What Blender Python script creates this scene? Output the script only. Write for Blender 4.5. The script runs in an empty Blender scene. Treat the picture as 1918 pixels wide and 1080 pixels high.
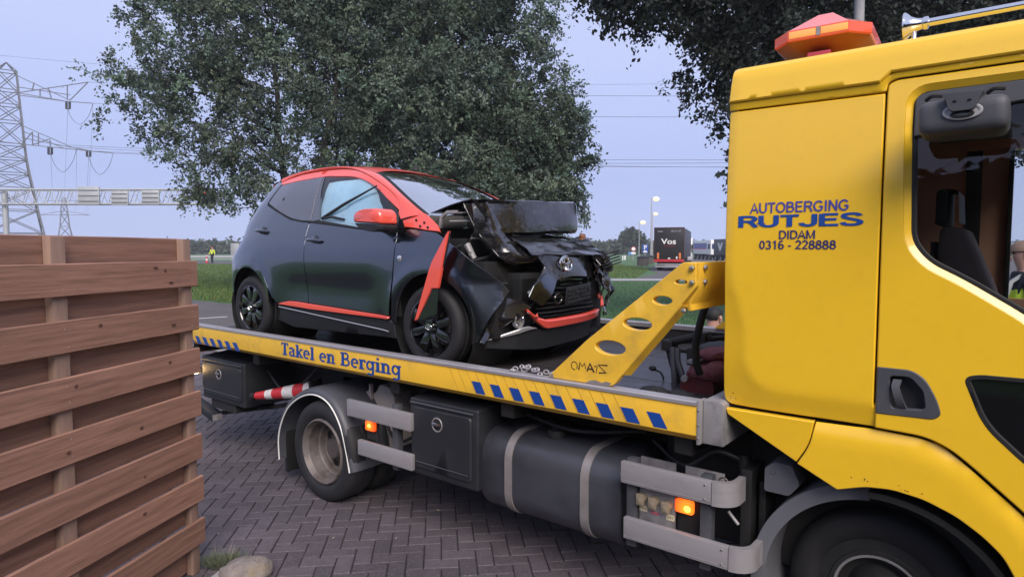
import bpy, bmesh, math, random
import numpy as np
from mathutils import Vector, Matrix, noise
from mathutils.geometry import delaunay_2d_cdt
R = math.radians
random.seed(7); rng = np.random.default_rng(7)
sc = bpy.context.scene
COL = sc.collection

# ------------------------------------------------------------------ camera
cam_d = bpy.data.cameras.new('camera'); cam = bpy.data.objects.new('camera', cam_d); COL.objects.link(cam)
cam_d.sensor_width = 36.0; cam_d.lens = 36.0*1195/1918
cam.location = (0, 0, 1.9); cam.rotation_euler = (R(90) - math.atan(74/1195.0), 0, 0)
cam_d.clip_start = 0.05; cam_d.clip_end = 6000
sc.camera = cam

# ------------------------------------------------------------------ sky, sun, exposure
SUN_EL, SUN_AZ = R(42), R(168)          # the afterglow stands behind the photographer
w = bpy.data.worlds.new('World'); sc.world = w; w.use_nodes = True
nt = w.node_tree; nt.nodes.clear()
sky = nt.nodes.new('ShaderNodeTexSky'); sky.sky_type = 'NISHITA'; sky.sun_disc = False
sky.sun_elevation = SUN_EL; sky.sun_rotation = SUN_AZ
sky.air_density = 1.0; sky.dust_density = 2.0; sky.ozone_density = 2.0
skym = nt.nodes.new('ShaderNodeMix'); skym.data_type = 'RGBA'; skym.blend_type = 'MULTIPLY'
skym.inputs[0].default_value = 1.0
skym.inputs[7].default_value = (0.055, 0.05, 0.052, 1)
geo = nt.nodes.new('ShaderNodeTexCoord'); sep = nt.nodes.new('ShaderNodeSeparateXYZ')
ramp = nt.nodes.new('ShaderNodeValToRGB')
cr = ramp.color_ramp
cr.elements[0].position = 0.0; cr.elements[0].color = (0.330, 0.381, 0.592, 1)
cr.elements[1].position = 1.0; cr.elements[1].color = (0.352, 0.391, 0.530, 1)
e = cr.elements.new(0.10); e.color = (0.264, 0.322, 0.564, 1)
e = cr.elements.new(0.28); e.color = (0.338, 0.381, 0.580, 1)
skya = nt.nodes.new('ShaderNodeMix'); skya.data_type = 'RGBA'; skya.inputs[0].default_value = 0.15
bg = nt.nodes.new('ShaderNodeBackground'); bg.inputs[1].default_value = 1.0
wo = nt.nodes.new('ShaderNodeOutputWorld')
L = nt.links.new
L(sky.outputs[0], skym.inputs[6]); L(geo.outputs['Generated'], sep.inputs[0]); L(sep.outputs[2], ramp.inputs[0])
L(ramp.outputs[0], skya.inputs[6]); L(skym.outputs[2], skya.inputs[7]); L(skya.outputs[2], bg.inputs[0]); L(bg.outputs[0], wo.inputs[0])
sun_d = bpy.data.lights.new('sun', 'SUN'); sun_o = bpy.data.objects.new('sun', sun_d); COL.objects.link(sun_o)
sun_d.energy = 2.3; sun_d.angle = R(38); sun_d.color = (1.0, 0.90, 0.80)
sun_o.rotation_euler = (R(90) - SUN_EL, 0, -SUN_AZ + R(180)); sun_o.location = (0, -20, 30)
sc.view_settings.view_transform = 'Standard'; sc.view_settings.look = 'None'
sc.view_settings.exposure = 0.95; sc.view_settings.gamma = 1.0; sc.view_settings.use_curve_mapping = False
sc.cycles.max_bounces = 8; sc.cycles.transparent_max_bounces = 12; sc.cycles.volume_bounces = 0
sc.cycles.use_denoising = True; sc.cycles.sample_clamp_indirect = 6.0

# ------------------------------------------------------------------ helpers
def pmat(name, col, rough=0.5, metal=0.0, coat=0.0, var=0.0, vscale=6.0, bump=0.0, bscale=60.0, spec=0.5,
         emit=None, estr=0.0, dirt=None, dirt_amt=0.0, dscale=3.0, rvar=0.0, coat_rough=0.04, objrand=0.0, attr=None, trans=0.0, stretch=None, world=False, blotch=0.0):
    m = bpy.data.materials.new(name); m.use_nodes = True; t = m.node_tree; b = t.nodes['Principled BSDF']; l = t.links.new
    b.inputs['Roughness'].default_value = rough; b.inputs['Metallic'].default_value = metal
    b.inputs['Coat Weight'].default_value = coat; b.inputs['Coat Roughness'].default_value = coat_rough
    b.inputs['Specular IOR Level'].default_value = spec
    b.inputs['Transmission Weight'].default_value = trans
    tc = t.nodes.new('ShaderNodeTexCoord'); vec = tc.outputs['Object']
    if world: vec = t.nodes.new('ShaderNodeNewGeometry').outputs['Position']
    if stretch:
        mp = t.nodes.new('ShaderNodeMapping'); mp.inputs['Scale'].default_value = stretch; l(vec, mp.inputs[0]); vec = mp.outputs[0]
    c = t.nodes.new('ShaderNodeRGB'); c.outputs[0].default_value = (*col, 1); out = c.outputs[0]
    def noise_n(scale, detail=6.0):
        n = t.nodes.new('ShaderNodeTexNoise'); n.inputs['Scale'].default_value = scale; n.inputs['Detail'].default_value = detail
        n.inputs['Roughness'].default_value = 0.62; l(vec, n.inputs['Vector']); return n.outputs[0]
    def hsv(inp, fac_socket, amt):
        mr = t.nodes.new('ShaderNodeMapRange'); mr.inputs['To Min'].default_value = 1-amt; mr.inputs['To Max'].default_value = 1+amt
        mr.inputs['From Min'].default_value = 0.2; mr.inputs['From Max'].default_value = 0.8; l(fac_socket, mr.inputs[0])
        h = t.nodes.new('ShaderNodeHueSaturation'); l(inp, h.inputs['Color']); l(mr.outputs[0], h.inputs['Value']); return h.outputs[0]
    if var: out = hsv(out, noise_n(vscale), var)
    if blotch: out = hsv(out, noise_n(0.9, 4.0), blotch)
    if objrand:
        oi = t.nodes.new('ShaderNodeObjectInfo'); out = hsv(out, oi.outputs['Random'], objrand)
    if attr:
        a = t.nodes.new('ShaderNodeAttribute'); a.attribute_name = attr
        mx = t.nodes.new('ShaderNodeMix'); mx.data_type = 'RGBA'; mx.blend_type = 'MULTIPLY'; mx.inputs[0].default_value = 1
        l(out, mx.inputs[6]); l(a.outputs['Color'], mx.inputs[7]); out = mx.outputs[2]
    if dirt:
        r = t.nodes.new('ShaderNodeMapRange'); r.inputs['From Min'].default_value = 0.5; r.inputs['From Max'].default_value = 0.72
        r.inputs['To Max'].default_value = dirt_amt; l(noise_n(dscale, 9), r.inputs[0])
        mx = t.nodes.new('ShaderNodeMix'); mx.data_type = 'RGBA'; l(r.outputs[0], mx.inputs[0]); l(out, mx.inputs[6])
        mx.inputs[7].default_value = (*dirt, 1); out = mx.outputs[2]
    l(out, b.inputs['Base Color'])
    if rvar:
        r = t.nodes.new('ShaderNodeMapRange'); r.inputs['To Min'].default_value = max(0, rough-rvar); r.inputs['To Max'].default_value = min(1, rough+rvar)
        l(noise_n(vscale*1.7), r.inputs[0]); l(r.outputs[0], b.inputs['Roughness'])
    if bump:
        bp = t.nodes.new('ShaderNodeBump'); bp.inputs['Strength'].default_value = 1.0; bp.inputs['Distance'].default_value = bump
        l(noise_n(bscale), bp.inputs['Height']); l(bp.outputs[0], b.inputs['Normal'])
        if coat: l(bp.outputs[0], b.inputs['Coat Normal'])
    if emit:
        b.inputs['Emission Color'].default_value = (*emit, 1); b.inputs['Emission Strength'].default_value = estr
    return m

def glass_mat(name, tint, refl_boost=0.0, ior=1.5):
    """thin sheet of glass: tinted see-through plus Fresnel reflection"""
    m = bpy.data.materials.new(name); m.use_nodes = True; t = m.node_tree; t.nodes.clear(); l = t.links.new
    o = t.nodes.new('ShaderNodeOutputMaterial'); tr = t.nodes.new('ShaderNodeBsdfTransparent'); gl = t.nodes.new('ShaderNodeBsdfGlossy')
    tr.inputs[0].default_value = (*tint, 1); gl.inputs['Roughness'].default_value = 0.01; gl.inputs['Color'].default_value = (1, 1, 1, 1)
    fr = t.nodes.new('ShaderNodeFresnel'); fr.inputs[0].default_value = ior
    ad = t.nodes.new('ShaderNodeMath'); ad.operation = 'ADD'; ad.use_clamp = True; ad.inputs[1].default_value = refl_boost
    mx = t.nodes.new('ShaderNodeMixShader'); l(fr.outputs[0], ad.inputs[0]); l(ad.outputs[0], mx.inputs[0])
    l(tr.outputs[0], mx.inputs[1]); l(gl.outputs[0], mx.inputs[2]); l(mx.outputs[0], o.inputs[0])
    return m

class MB:
    """collects simple shapes; build() links them as ONE mesh object"""
    def __init__(s): s.v = []; s.f = []; s.m = None; s.mi = []; s.cur = 0
    def add(s, vs, fs):
        n = len(s.v)
        for p in vs: s.v.append(tuple(s.m @ Vector(p)) if s.m is not None else tuple(p))
        for f in fs: s.f.append(tuple(i+n for i in f)); s.mi.append(s.cur)
        return s
    def box(s, x0, y0, z0, x1, y1, z1):
        return s.add([(x0,y0,z0),(x1,y0,z0),(x1,y1,z0),(x0,y1,z0),(x0,y0,z1),(x1,y0,z1),(x1,y1,z1),(x0,y1,z1)],
                     [(0,3,2,1),(4,5,6,7),(0,1,5,4),(1,2,6,5),(2,3,7,6),(3,0,4,7)])
    def hexa(s, a, b):
        """a, b: two quads (same winding) joined"""
        return s.add(list(a)+list(b), [(3,2,1,0),(4,5,6,7),(0,1,5,4),(1,2,6,5),(2,3,7,6),(3,0,4,7)])
    def prism(s, poly, axis, a, b):
        def P(p, t):
            return {'Y': (p[0], t, p[1]), 'X': (t, p[0], p[1]), 'Z': (p[0], p[1], t)}[axis]
        n = len(poly)
        vs = [P(p, a) for p in poly] + [P(p, b) for p in poly]
        return s.add(vs, [tuple(range(n-1, -1, -1)), tuple(range(n, 2*n))] + [(i, (i+1) % n, (i+1) % n+n, i+n) for i in range(n)])
    def tube(s, pts, r, n=8, caps=True):
        pts = [Vector(p) for p in pts]; rs = r if isinstance(r, (list, tuple)) else [r]*len(pts)
        base = len(s.v); rings = []; up = None; vs = []; fs = []
        for i, p in enumerate(pts):
            d = (pts[min(i+1, len(pts)-1)] - pts[max(i-1, 0)])
            d = d.normalized() if d.length > 1e-9 else Vector((0, 0, 1))
            if up is None:
                up = Vector((0, 0, 1)) if abs(d.z) < 0.9 else Vector((1, 0, 0))
            a = d.cross(up)
            if a.length < 1e-6: a = d.cross(Vector((0, 1, 0)))
            a.normalize(); b = a.cross(d).normalized(); up = b
            ph = math.pi/4 if n == 4 else 0
            for k in range(n):
                th = 2*math.pi*k/n + ph; vs.append(tuple(p + a*(math.cos(th)*rs[i]) + b*(math.sin(th)*rs[i])))
        for i in range(len(pts)-1):
            for k in range(n):
                k2 = (k+1) % n; fs.append((i*n+k, i*n+k2, (i+1)*n+k2, (i+1)*n+k))
        if caps:
            fs.append(tuple(range(n-1, -1, -1))); fs.append(tuple((len(pts)-1)*n+k for k in range(n)))
        return s.add(vs, fs)
    def lathe(s, prof, c=(0, 0, 0), axis='Y', n=32):
        """prof: (along-axis, radius)"""
        vs = []; fs = []
        for a, r in prof:
            for k in range(n):
                th = 2*math.pi*k/n; u, v = r*math.cos(th), r*math.sin(th)
                p = {'Y': (u, a, v), 'X': (a, u, v), 'Z': (u, v, a)}[axis]
                vs.append((p[0]+c[0], p[1]+c[1], p[2]+c[2]))
        for i in range(len(prof)-1):
            for k in range(n):
                k2 = (k+1) % n; q = (i*n+k, i*n+k2, (i+1)*n+k2, (i+1)*n+k)
                fs.append(q)
        return s.add(vs, fs)
    def torus(s, c, r1, r2, R_, n=32, k=8, axis='Y', flat=1.0, rot=0.0):
        """ellipse ring r1 x r2 with tube radius R_"""
        vs = []; fs = []
        for i in range(n):
            th = 2*math.pi*i/n; cx, cz = r1*math.cos(th), r2*math.sin(th)
            nx, nz = r2*math.cos(th), r1*math.sin(th); ln = math.hypot(nx, nz); nx /= ln; nz /= ln
            for j in range(k):
                ph = 2*math.pi*j/k; u = cx + nx*R_*math.cos(ph); v = cz + nz*R_*math.cos(ph); a = R_*math.sin(ph)*flat
                u, v = u*math.cos(rot)-v*math.sin(rot), u*math.sin(rot)+v*math.cos(rot)
                p = {'Y': (u, a, v), 'X': (a, u, v), 'Z': (u, v, a)}[axis]
                vs.append((p[0]+c[0], p[1]+c[1], p[2]+c[2]))
        for i in range(n):
            for j in range(k):
                fs.append((i*k+j, ((i+1) % n)*k+j, ((i+1) % n)*k+(j+1) % k, i*k+(j+1) % k))
        return s.add(vs, fs)
    def sphere(s, c, r, n=12, m=8):
        rx, ry, rz = r if isinstance(r, (list, tuple)) else (r, r, r)
        vs = [(c[0], c[1], c[2]-rz)]; fs = []
        for i in range(1, m):
            ph = -math.pi/2 + math.pi*i/m
            for k in range(n):
                th = 2*math.pi*k/n; vs.append((c[0]+rx*math.cos(ph)*math.cos(th), c[1]+ry*math.cos(ph)*math.sin(th), c[2]+rz*math.sin(ph)))
        vs.append((c[0], c[1], c[2]+rz)); T = len(vs)-1
        for k in range(n):
            fs.append((0, 1+(k+1) % n, 1+k)); fs.append((T, 1+(m-2)*n+k, 1+(m-2)*n+(k+1) % n))
        for i in range(m-2):
            for k in range(n): fs.append((1+i*n+k, 1+i*n+(k+1) % n, 1+(i+1)*n+(k+1) % n, 1+(i+1)*n+k))
        return s.add(vs, fs)
    def grid(s, P, flip=False):
        """P: rows of points"""
        nr, nc = len(P), len(P[0]); vs = [p for row in P for p in row]; fs = []
        for i in range(nr-1):
            for j in range(nc-1):
                q = (i*nc+j, i*nc+j+1, (i+1)*nc+j+1, (i+1)*nc+j); fs.append(q[::-1] if flip else q)
        return s.add(vs, fs)
    def mesh(s, name, mats, smooth=40, bevel=0.0, seg=2, weld=0.0, solid=0.0, normals=True):
        me = bpy.data.meshes.new(name); me.from_pydata(s.v, [], s.f)
        if len(set(s.mi)) > 1: me.polygons.foreach_set('material_index', s.mi)
        bm = bmesh.new(); bm.from_mesh(me)
        if weld: bmesh.ops.remove_doubles(bm, verts=bm.verts, dist=weld)
        if normals: bmesh.ops.recalc_face_normals(bm, faces=bm.faces)
        if solid: bmesh.ops.solidify(bm, geom=bm.faces[:], thickness=solid)
        if bevel:
            ed = [e for e in bm.edges if len(e.link_faces) == 2 and e.calc_face_angle(0) > R(34)]
            bmesh.ops.bevel(bm, geom=ed, offset=bevel, segments=seg, profile=0.6, affect='EDGES', clamp_overlap=True)
        bm.to_mesh(me); bm.free()
        for m in (mats if isinstance(mats, (list, tuple)) else [mats]): me.materials.append(m)
        if smooth:
            me.polygons.foreach_set('use_smooth', [True]*len(me.polygons)); me.set_sharp_from_angle(angle=R(smooth))
        me.update(); return me
    def build(s, name, mats, parent=None, **k):
        return link(name, s.mesh(name, mats, **k), parent)

def link(name, me, parent=None):
    o = bpy.data.objects.new(name, me); COL.objects.link(o)
    if parent is not None: o.parent = parent
    return o
def tag(o, label=None, cat=None, group=None, kind=None):
    if label: o['label'] = label
    if cat: o['category'] = cat
    if group: o['group'] = group
    if kind: o['kind'] = kind
    return o
def thing(name, label, cat, loc=(0, 0, 0), rz=0.0, group=None):
    o = bpy.data.objects.new(name, None); COL.objects.link(o); o.location = loc; o.rotation_euler = (0, 0, rz)
    o.empty_display_size = 0.2
    return tag(o, label, cat, group)
def copy_tree(o, parent=None):
    c = o.copy(); COL.objects.link(c)
    if parent is not None: c.parent = parent
    for ch in list(o.children): copy_tree(ch, c)
    return c

def resample(poly, step):
    out = []; n = len(poly)
    for i in range(n):
        a, b = Vector(poly[i]), Vector(poly[(i+1) % n]); d = (b-a).length; k = max(1, int(math.ceil(d/step)))
        for j in range(k): out.append(tuple(a.lerp(b, j/k)))
    return out
def rounded(poly, rad, n=5):
    """round the corners of a polygon (rad: number or list)"""
    out = []; N = len(poly)
    for i in range(N):
        p0, p, p1 = Vector(poly[i-1]), Vector(poly[i]), Vector(poly[(i+1) % N])
        r = rad[i] if isinstance(rad, (list, tuple)) else rad
        a, b = p0-p, p1-p; r = min(r, a.length*0.48, b.length*0.48)
        if r <= 1e-5: out.append(tuple(p)); continue
        a, b = p+a.normalized()*r, p+b.normalized()*r
        for k in range(n+1):
            t = k/n; out.append(tuple(a*(1-t)**2 + p*2*t*(1-t) + b*t*t))
    return out
def area(poly): return 0.5*sum(poly[i-1][0]*poly[i][1]-poly[i][0]*poly[i-1][1] for i in range(len(poly)))
def inset(poly, d):
    return inset_l(poly, d if area(poly) > 0 else -d)
def inset_l(poly, d):
    n = len(poly); out = []
    for i in range(n):
        p0, p, p1 = Vector(poly[i-1]), Vector(poly[i]), Vector(poly[(i+1) % n])
        a, b = (p-p0), (p1-p)
        if a.length < 1e-9 or b.length < 1e-9: out.append(tuple(p)); continue
        a.normalize(); b.normalize(); na, nb = Vector((-a.y, a.x)), Vector((-b.y, b.x)); m = na+nb
        if m.length < 1e-6: m = na
        else: m = m/max(0.35, m.dot(na))
        out.append(tuple(p+m*d))
    return out
def inpoly(p, poly):
    c = False; x, y = p; n = len(poly)
    for i in range(n):
        x0, y0 = poly[i-1]; x1, y1 = poly[i]
        if (y0 > y) != (y1 > y) and x < (x1-x0)*(y-y0)/(y1-y0)+x0: c = not c
    return c
def panel(mb, poly, fmap, thick=0.02, holes=(), res=0.06, bev=0.004, edge_step=None):
    """sheet-metal panel: polygon in (u,v) laid on the surface fmap(u,v)->xyz, with rounded edges turned inward"""
    step = edge_step or res*0.6
    poly = resample(poly, step)
    if area(poly) < 0: poly = poly[::-1]
    hs = []
    for h in holes:
        h = resample(h, step)
        if area(h) > 0: h = h[::-1]
        hs.append(h)
    loops = [poly]+hs
    inn = [inset_l(l, bev) for l in loops]
    vs = []; edges = []
    for l in inn:
        n0 = len(vs); vs += [Vector(p) for p in l]; edges += [(n0+i, n0+(i+1) % len(l)) for i in range(len(l))]
    us = [p[0] for p in poly]; vv = [p[1] for p in poly]
    P = [np.array(l) for l in inn]; allb = np.concatenate(P)
    nu = int((max(us)-min(us))/res)+1; nv = int((max(vv)-min(vv))/res)+1
    for i in range(nu+1):
        for j in range(nv+1):
            p = (min(us)+(i+0.5*(j % 2))*res, min(vv)+j*res)
            if inpoly(p, inn[0]) and not any(inpoly(p, h) for h in inn[1:]):
                if np.min((allb[:, 0]-p[0])**2+(allb[:, 1]-p[1])**2) > (res*0.45)**2: vs.append(Vector(p))
    r = delaunay_2d_cdt(vs, edges, [], 0, 1e-6)
    V, Fc = r[0], r[2]
    keep = []
    for f in Fc:
        c = sum((V[i] for i in f), Vector((0, 0)))/len(f)
        if inpoly(c, inn[0]) and not any(inpoly(c, h) for h in inn[1:]): keep.append(f)
    eps = 1e-3
    def N(u, v):
        a = Vector(fmap(u+eps, v))-Vector(fmap(u-eps, v)); b = Vector(fmap(u, v+eps))-Vector(fmap(u, v-eps))
        n = a.cross(b); return n.normalized() if n.length > 1e-12 else Vector((0, -1, 0))
    base = len(mb.v)
    mb.add([fmap(p[0], p[1]) for p in V], keep)
    for l, li in zip(loops, inn):
        n = len(l); rings = [[], [], [], []]
        for p, q in zip(l, li):
            nn = N(*p)
            rings[0].append(fmap(*q))
            m_ = ((p[0]*0.55+q[0]*0.45), (p[1]*0.55+q[1]*0.45)); rings[1].append(tuple(Vector(fmap(*m_))-nn*bev*0.42))
            rings[2].append(tuple(Vector(fmap(*p))-nn*bev)); rings[3].append(tuple(Vector(fmap(*p))-nn*thick))
        vs_ = [p for rg in rings for p in rg]; fs_ = []
        for k in range(3):
            for i in range(n): fs_.append((k*n+i, (k+1)*n+i, (k+1)*n+(i+1) % n, k*n+(i+1) % n))
        mb.add(vs_, fs_)
    return mb
def pobj(name, mats, parent, poly, fmap, smooth=20, weld=0.00005, normals=True, **k):
    mb = MB(); panel(mb, poly, fmap, **k); return mb.build(name, mats, parent, smooth=smooth, weld=weld, normals=normals)

def text_geo(s, offset=0.0, font=None):
    """built-in font -> flat polygons, normalised: returns verts (x,y), faces, bounding box"""
    cu = bpy.data.curves.new('lettering', 'FONT'); cu.body = s; cu.offset = offset; cu.resolution_u = 3; cu.fill_mode = 'FRONT'
    o = bpy.data.objects.new('lettering', cu); COL.objects.link(o)
    dg = bpy.context.evaluated_depsgraph_get(); dg.update()
    me = bpy.data.meshes.new_from_object(o.evaluated_get(dg))
    vs = [tuple(v.co[:2]) for v in me.vertices]; fs = [tuple(p.vertices) for p in me.polygons]
    bpy.data.objects.remove(o); bpy.data.curves.remove(cu); bpy.data.meshes.remove(me)
    xs = [p[0] for p in vs]; ys = [p[1] for p in vs]
    return vs, fs, (min(xs), min(ys), max(xs), max(ys))
def text_on(mb, s, u0, v0, u1, v1, fmap, offset=0.0, mirror=False):
    vs, fs, (a, b, c, d) = text_geo(s, offset)
    def f(p):
        t = (p[0]-a)/(c-a)
        if mirror: t = 1-t
        return fmap(u0+t*(u1-u0), v0+(p[1]-b)/(d-b)*(v1-v0))
    mb.add([f(p) for p in vs], fs); return mb

def lerp_tab(tab, x):
    if x <= tab[0][0]: return tab[0][1]
    for (a, va), (b, vb) in zip(tab, tab[1:]):
        if x <= b: return va+(vb-va)*(x-a)/(b-a)
    return tab[-1][1]
def spl(tab, x):
    """smooth interpolation through a table"""
    n = len(tab)
    if x <= tab[0][0]: return tab[0][1]
    if x >= tab[-1][0]: return tab[-1][1]
    for i in range(n-1):
        if x <= tab[i+1][0]:
            x0, y0 = tab[i]; x1, y1 = tab[i+1]
            m0 = (y1-y0)/(x1-x0) if i == 0 else (y1-tab[i-1][1])/(x1-tab[i-1][0])
            m1 = (y1-y0)/(x1-x0) if i == n-2 else (tab[i+2][1]-y0)/(tab[i+2][0]-x0)
            h = x1-x0; t = (x-x0)/h
            return (2*t**3-3*t*t+1)*y0+(t**3-2*t*t+t)*h*m0+(-2*t**3+3*t*t)*y1+(t**3-t*t)*h*m1
def catmull(pts, n=6, closed=False):
    P = [Vector(p) for p in pts]; out = []; N = len(P)
    rngi = range(N) if closed else range(N-1)
    for i in rngi:
        p0 = P[(i-1) % N] if closed or i > 0 else P[i]; p1 = P[i]; p2 = P[(i+1) % N]
        p3 = P[(i+2) % N] if closed or i+2 < N else p2
        for k in range(n):
            t = k/n
            out.append(tuple(0.5*((2*p1)+(p2-p0)*t+(2*p0-5*p1+4*p2-p3)*t*t+(3*p1-p0-3*p2+p3)*t**3)))
    if not closed: out.append(tuple(P[-1]))
    return out

# ------------------------------------------------------------------ materials
M = {}
M['yellow'] = pmat('yellow_paint', (0.80, 0.485, 0.017), rough=0.36, coat=0.7, var=0.02, vscale=2.5, rvar=0.06, bump=0.0005, bscale=6, coat_rough=0.09, dirt=(0.34, 0.20, 0.03), dirt_amt=0.07, dscale=16)
M['yellow_bed'] = pmat('yellow_bed_paint', (0.76, 0.45, 0.035), rough=0.45, coat=0.25, var=0.07, vscale=3, dirt=(0.20, 0.14, 0.07), dirt_amt=0.35, dscale=7, coat_rough=0.15)
M['blue'] = pmat('blue_vinyl', (0.006, 0.052, 0.27), rough=0.45, var=0.08, vscale=14)
M['seam'] = pmat('dark_seam', (0.006, 0.005, 0.005), rough=0.9)
M['blackpl'] = pmat('black_plastic', (0.016, 0.017, 0.021), rough=0.55, var=0.2, vscale=10, bump=0.0005, bscale=160)
M['greypl'] = pmat('grey_plastic', (0.050, 0.053, 0.064), rough=0.55, var=0.15, vscale=5, dirt=(0.12, 0.11, 0.10), dirt_amt=0.25, dscale=5, bump=0.0004, bscale=120)
M['box'] = pmat('toolbox_plastic', (0.014, 0.016, 0.021), rough=0.5, var=0.2, vscale=5, dirt=(0.05, 0.048, 0.05), dirt_amt=0.25, dscale=4, bump=0.0006, bscale=150)
M['alu'] = pmat('aluminium', (0.44, 0.42, 0.44), rough=0.42, metal=0.55, var=0.12, vscale=9, dirt=(0.16, 0.14, 0.14), dirt_amt=0.4, dscale=9, stretch=(0.3, 1, 1), bump=0.0003, bscale=40)
M['alud'] = pmat('dull_aluminium', (0.30, 0.29, 0.30), rough=0.55, metal=0.4, var=0.15, vscale=9, dirt=(0.08, 0.07, 0.07), dirt_amt=0.6, dscale=10)
M['steel'] = pmat('bare_steel', (0.42, 0.40, 0.38), rough=0.35, metal=0.9, var=0.15, vscale=20)
M['chrome'] = pmat('chrome', (0.72, 0.72, 0.74), rough=0.12, metal=1.0)
M['chassis'] = pmat('chassis_black', (0.010, 0.010, 0.011), rough=0.7, var=0.3, vscale=8, dirt=(0.03, 0.026, 0.024), dirt_amt=0.6, dscale=6)
M['tyre'] = pmat('tyre_rubber', (0.010, 0.010, 0.0125), rough=0.72, var=0.15, vscale=12, dirt=(0.028, 0.025, 0.026), dirt_amt=0.3, dscale=8, bump=0.0008, bscale=90)
M['rustrim'] = pmat('worn_wheel_rim', (0.14, 0.122, 0.12), rough=0.6, metal=0.3, var=0.25, vscale=9, dirt=(0.06, 0.035, 0.025), dirt_amt=0.85, dscale=11, bump=0.001, bscale=60)
M['tank'] = pmat('tank_paint', (0.042, 0.045, 0.058), rough=0.34, var=0.2, vscale=3, dirt=(0.012, 0.012, 0.014), dirt_amt=0.8, dscale=2.2, rvar=0.1)
M['strap'] = pmat('tank_strap', (0.27, 0.25, 0.25), rough=0.5, metal=0.4, var=0.2, vscale=14)
M['floor'] = pmat('bed_plate', (0.040, 0.036, 0.040), rough=0.42, metal=0.2, var=0.35, vscale=3, dirt=(0.10, 0.085, 0.085), dirt_amt=0.5, dscale=5, rvar=0.15)
M['amber_lit'] = pmat('lit_amber_lens', (0.5, 0.05, 0.01), rough=0.3, emit=(1.0, 0.075, 0.008), estr=1.0)
M['amber_core'] = pmat('lit_amber_bulb', (0.9, 0.4, 0.1), rough=0.3, emit=(1.0, 0.30, 0.03), estr=3.5)
def lamp_mat(name, c, r, hot, cold, k):
    """lit lens: brightest round the bulb at c, deep colour at the ends"""
    m = pmat(name, (0.45, 0.035, 0.008), rough=0.25, coat=0.5); t = m.node_tree; b = t.nodes['Principled BSDF']; l = t.links.new
    tc = t.nodes.new('ShaderNodeTexCoord'); vm = t.nodes.new('ShaderNodeVectorMath'); vm.operation = 'DISTANCE'; vm.inputs[1].default_value = c; l(tc.outputs['Object'], vm.inputs[0])
    mr = t.nodes.new('ShaderNodeMapRange'); mr.inputs['From Max'].default_value = r; l(vm.outputs['Value'], mr.inputs[0])
    ra = t.nodes.new('ShaderNodeValToRGB'); e = ra.color_ramp.elements; e[0].color = (*hot, 1); e[1].color = (*cold, 1); l(mr.outputs[0], ra.inputs[0]); l(ra.outputs[0], b.inputs['Emission Color']); b.inputs['Emission Strength'].default_value = k
    return m
M['warm_lit'] = pmat('lit_warm_lens', (0.9, 0.7, 0.5), rough=0.3, emit=(1.0, 0.62, 0.25), estr=14.0)
M['amber'] = pmat('amber_lens', (0.75, 0.30, 0.05), rough=0.25, coat=0.5)
M['redlens'] = pmat('red_lens', (0.42, 0.022, 0.03), rough=0.2, coat=0.8)
M['white'] = pmat('white_paint', (0.72, 0.72, 0.70), rough=0.5, var=0.05)
M['offwhite'] = pmat('dirty_white_plastic', (0.38, 0.34, 0.32), rough=0.6, var=0.15, vscale=7, dirt=(0.14, 0.11, 0.10), dirt_amt=0.5, dscale=6)
M['black'] = pmat('matt_black', (0.006, 0.006, 0.007), rough=0.7)
M['red'] = pmat('red_paint', (0.36, 0.02, 0.025), rough=0.5, var=0.1)
M['label'] = pmat('cream_sticker', (0.62, 0.55, 0.38), rough=0.6)
# ------------------------------------------------------------------ the tow truck's frame of reference (used by everything parallel to it)
YAW = R(-38.56); TO = Vector((2.8*math.sin(R(38.56)), 2.8*math.cos(R(38.56)), 0))
TM = Matrix.Translation(TO) @ Matrix.Rotation(YAW, 4, 'Z')
def T(x, y, z=0.0): return TM @ Vector((x, y, z))

# ------------------------------------------------------------------ setting materials
M['field'] = pmat('field_grass', (0.050, 0.115, 0.040), rough=0.9, var=0.35, vscale=0.9, bump=0.03, bscale=4, dirt=(0.07, 0.085, 0.035), dirt_amt=0.6, dscale=0.5)
M['bank'] = pmat('rough_grass', (0.085, 0.140, 0.050), rough=0.9, var=0.5, vscale=0.8, bump=0.05, bscale=3, dirt=(0.14, 0.15, 0.075), dirt_amt=0.7, dscale=0.35, stretch=(0.5, 1, 1))
M['asphalt'] = pmat('asphalt', (0.085, 0.078, 0.082), rough=0.85, var=0.15, vscale=0.8, bump=0.004, bscale=60, dirt=(0.13, 0.12, 0.12), dirt_amt=0.4, dscale=0.5)
M['mortar'] = pmat('joint_sand', (0.020, 0.017, 0.020), rough=0.95, var=0.3, vscale=20)
M['brick'] = pmat('paving_brick', (0.066, 0.055, 0.066), rough=0.75, var=0.22, vscale=14, objrand=0.17, bump=0.0016, bscale=140, dirt=(0.17, 0.145, 0.16), dirt_amt=0.75, dscale=75, world=True, blotch=0.34)
M['brickm'] = pmat('paving_brick_field', (0.066, 0.055, 0.066), rough=0.75, var=0.22, vscale=14, attr='tint', bump=0.0016, bscale=140, dirt=(0.17, 0.145, 0.16), dirt_amt=0.75, dscale=75, world=True, blotch=0.34)
M['concrete'] = pmat('concrete', (0.30, 0.29, 0.30), rough=0.85, var=0.15, vscale=4, bump=0.002, bscale=70, dirt=(0.16, 0.15, 0.15), dirt_amt=0.5, dscale=3)
M['line'] = pmat('road_paint', (0.62, 0.62, 0.62), rough=0.7, var=0.1, vscale=8)
M['wood'] = pmat('fence_board', (0.262, 0.140, 0.100), rough=0.62, var=0.42, vscale=4, objrand=0.13, bump=0.0012, bscale=14, stretch=(0.5, 6, 9), dirt=(0.145, 0.074, 0.052), dirt_amt=0.85, dscale=4.2)
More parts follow.
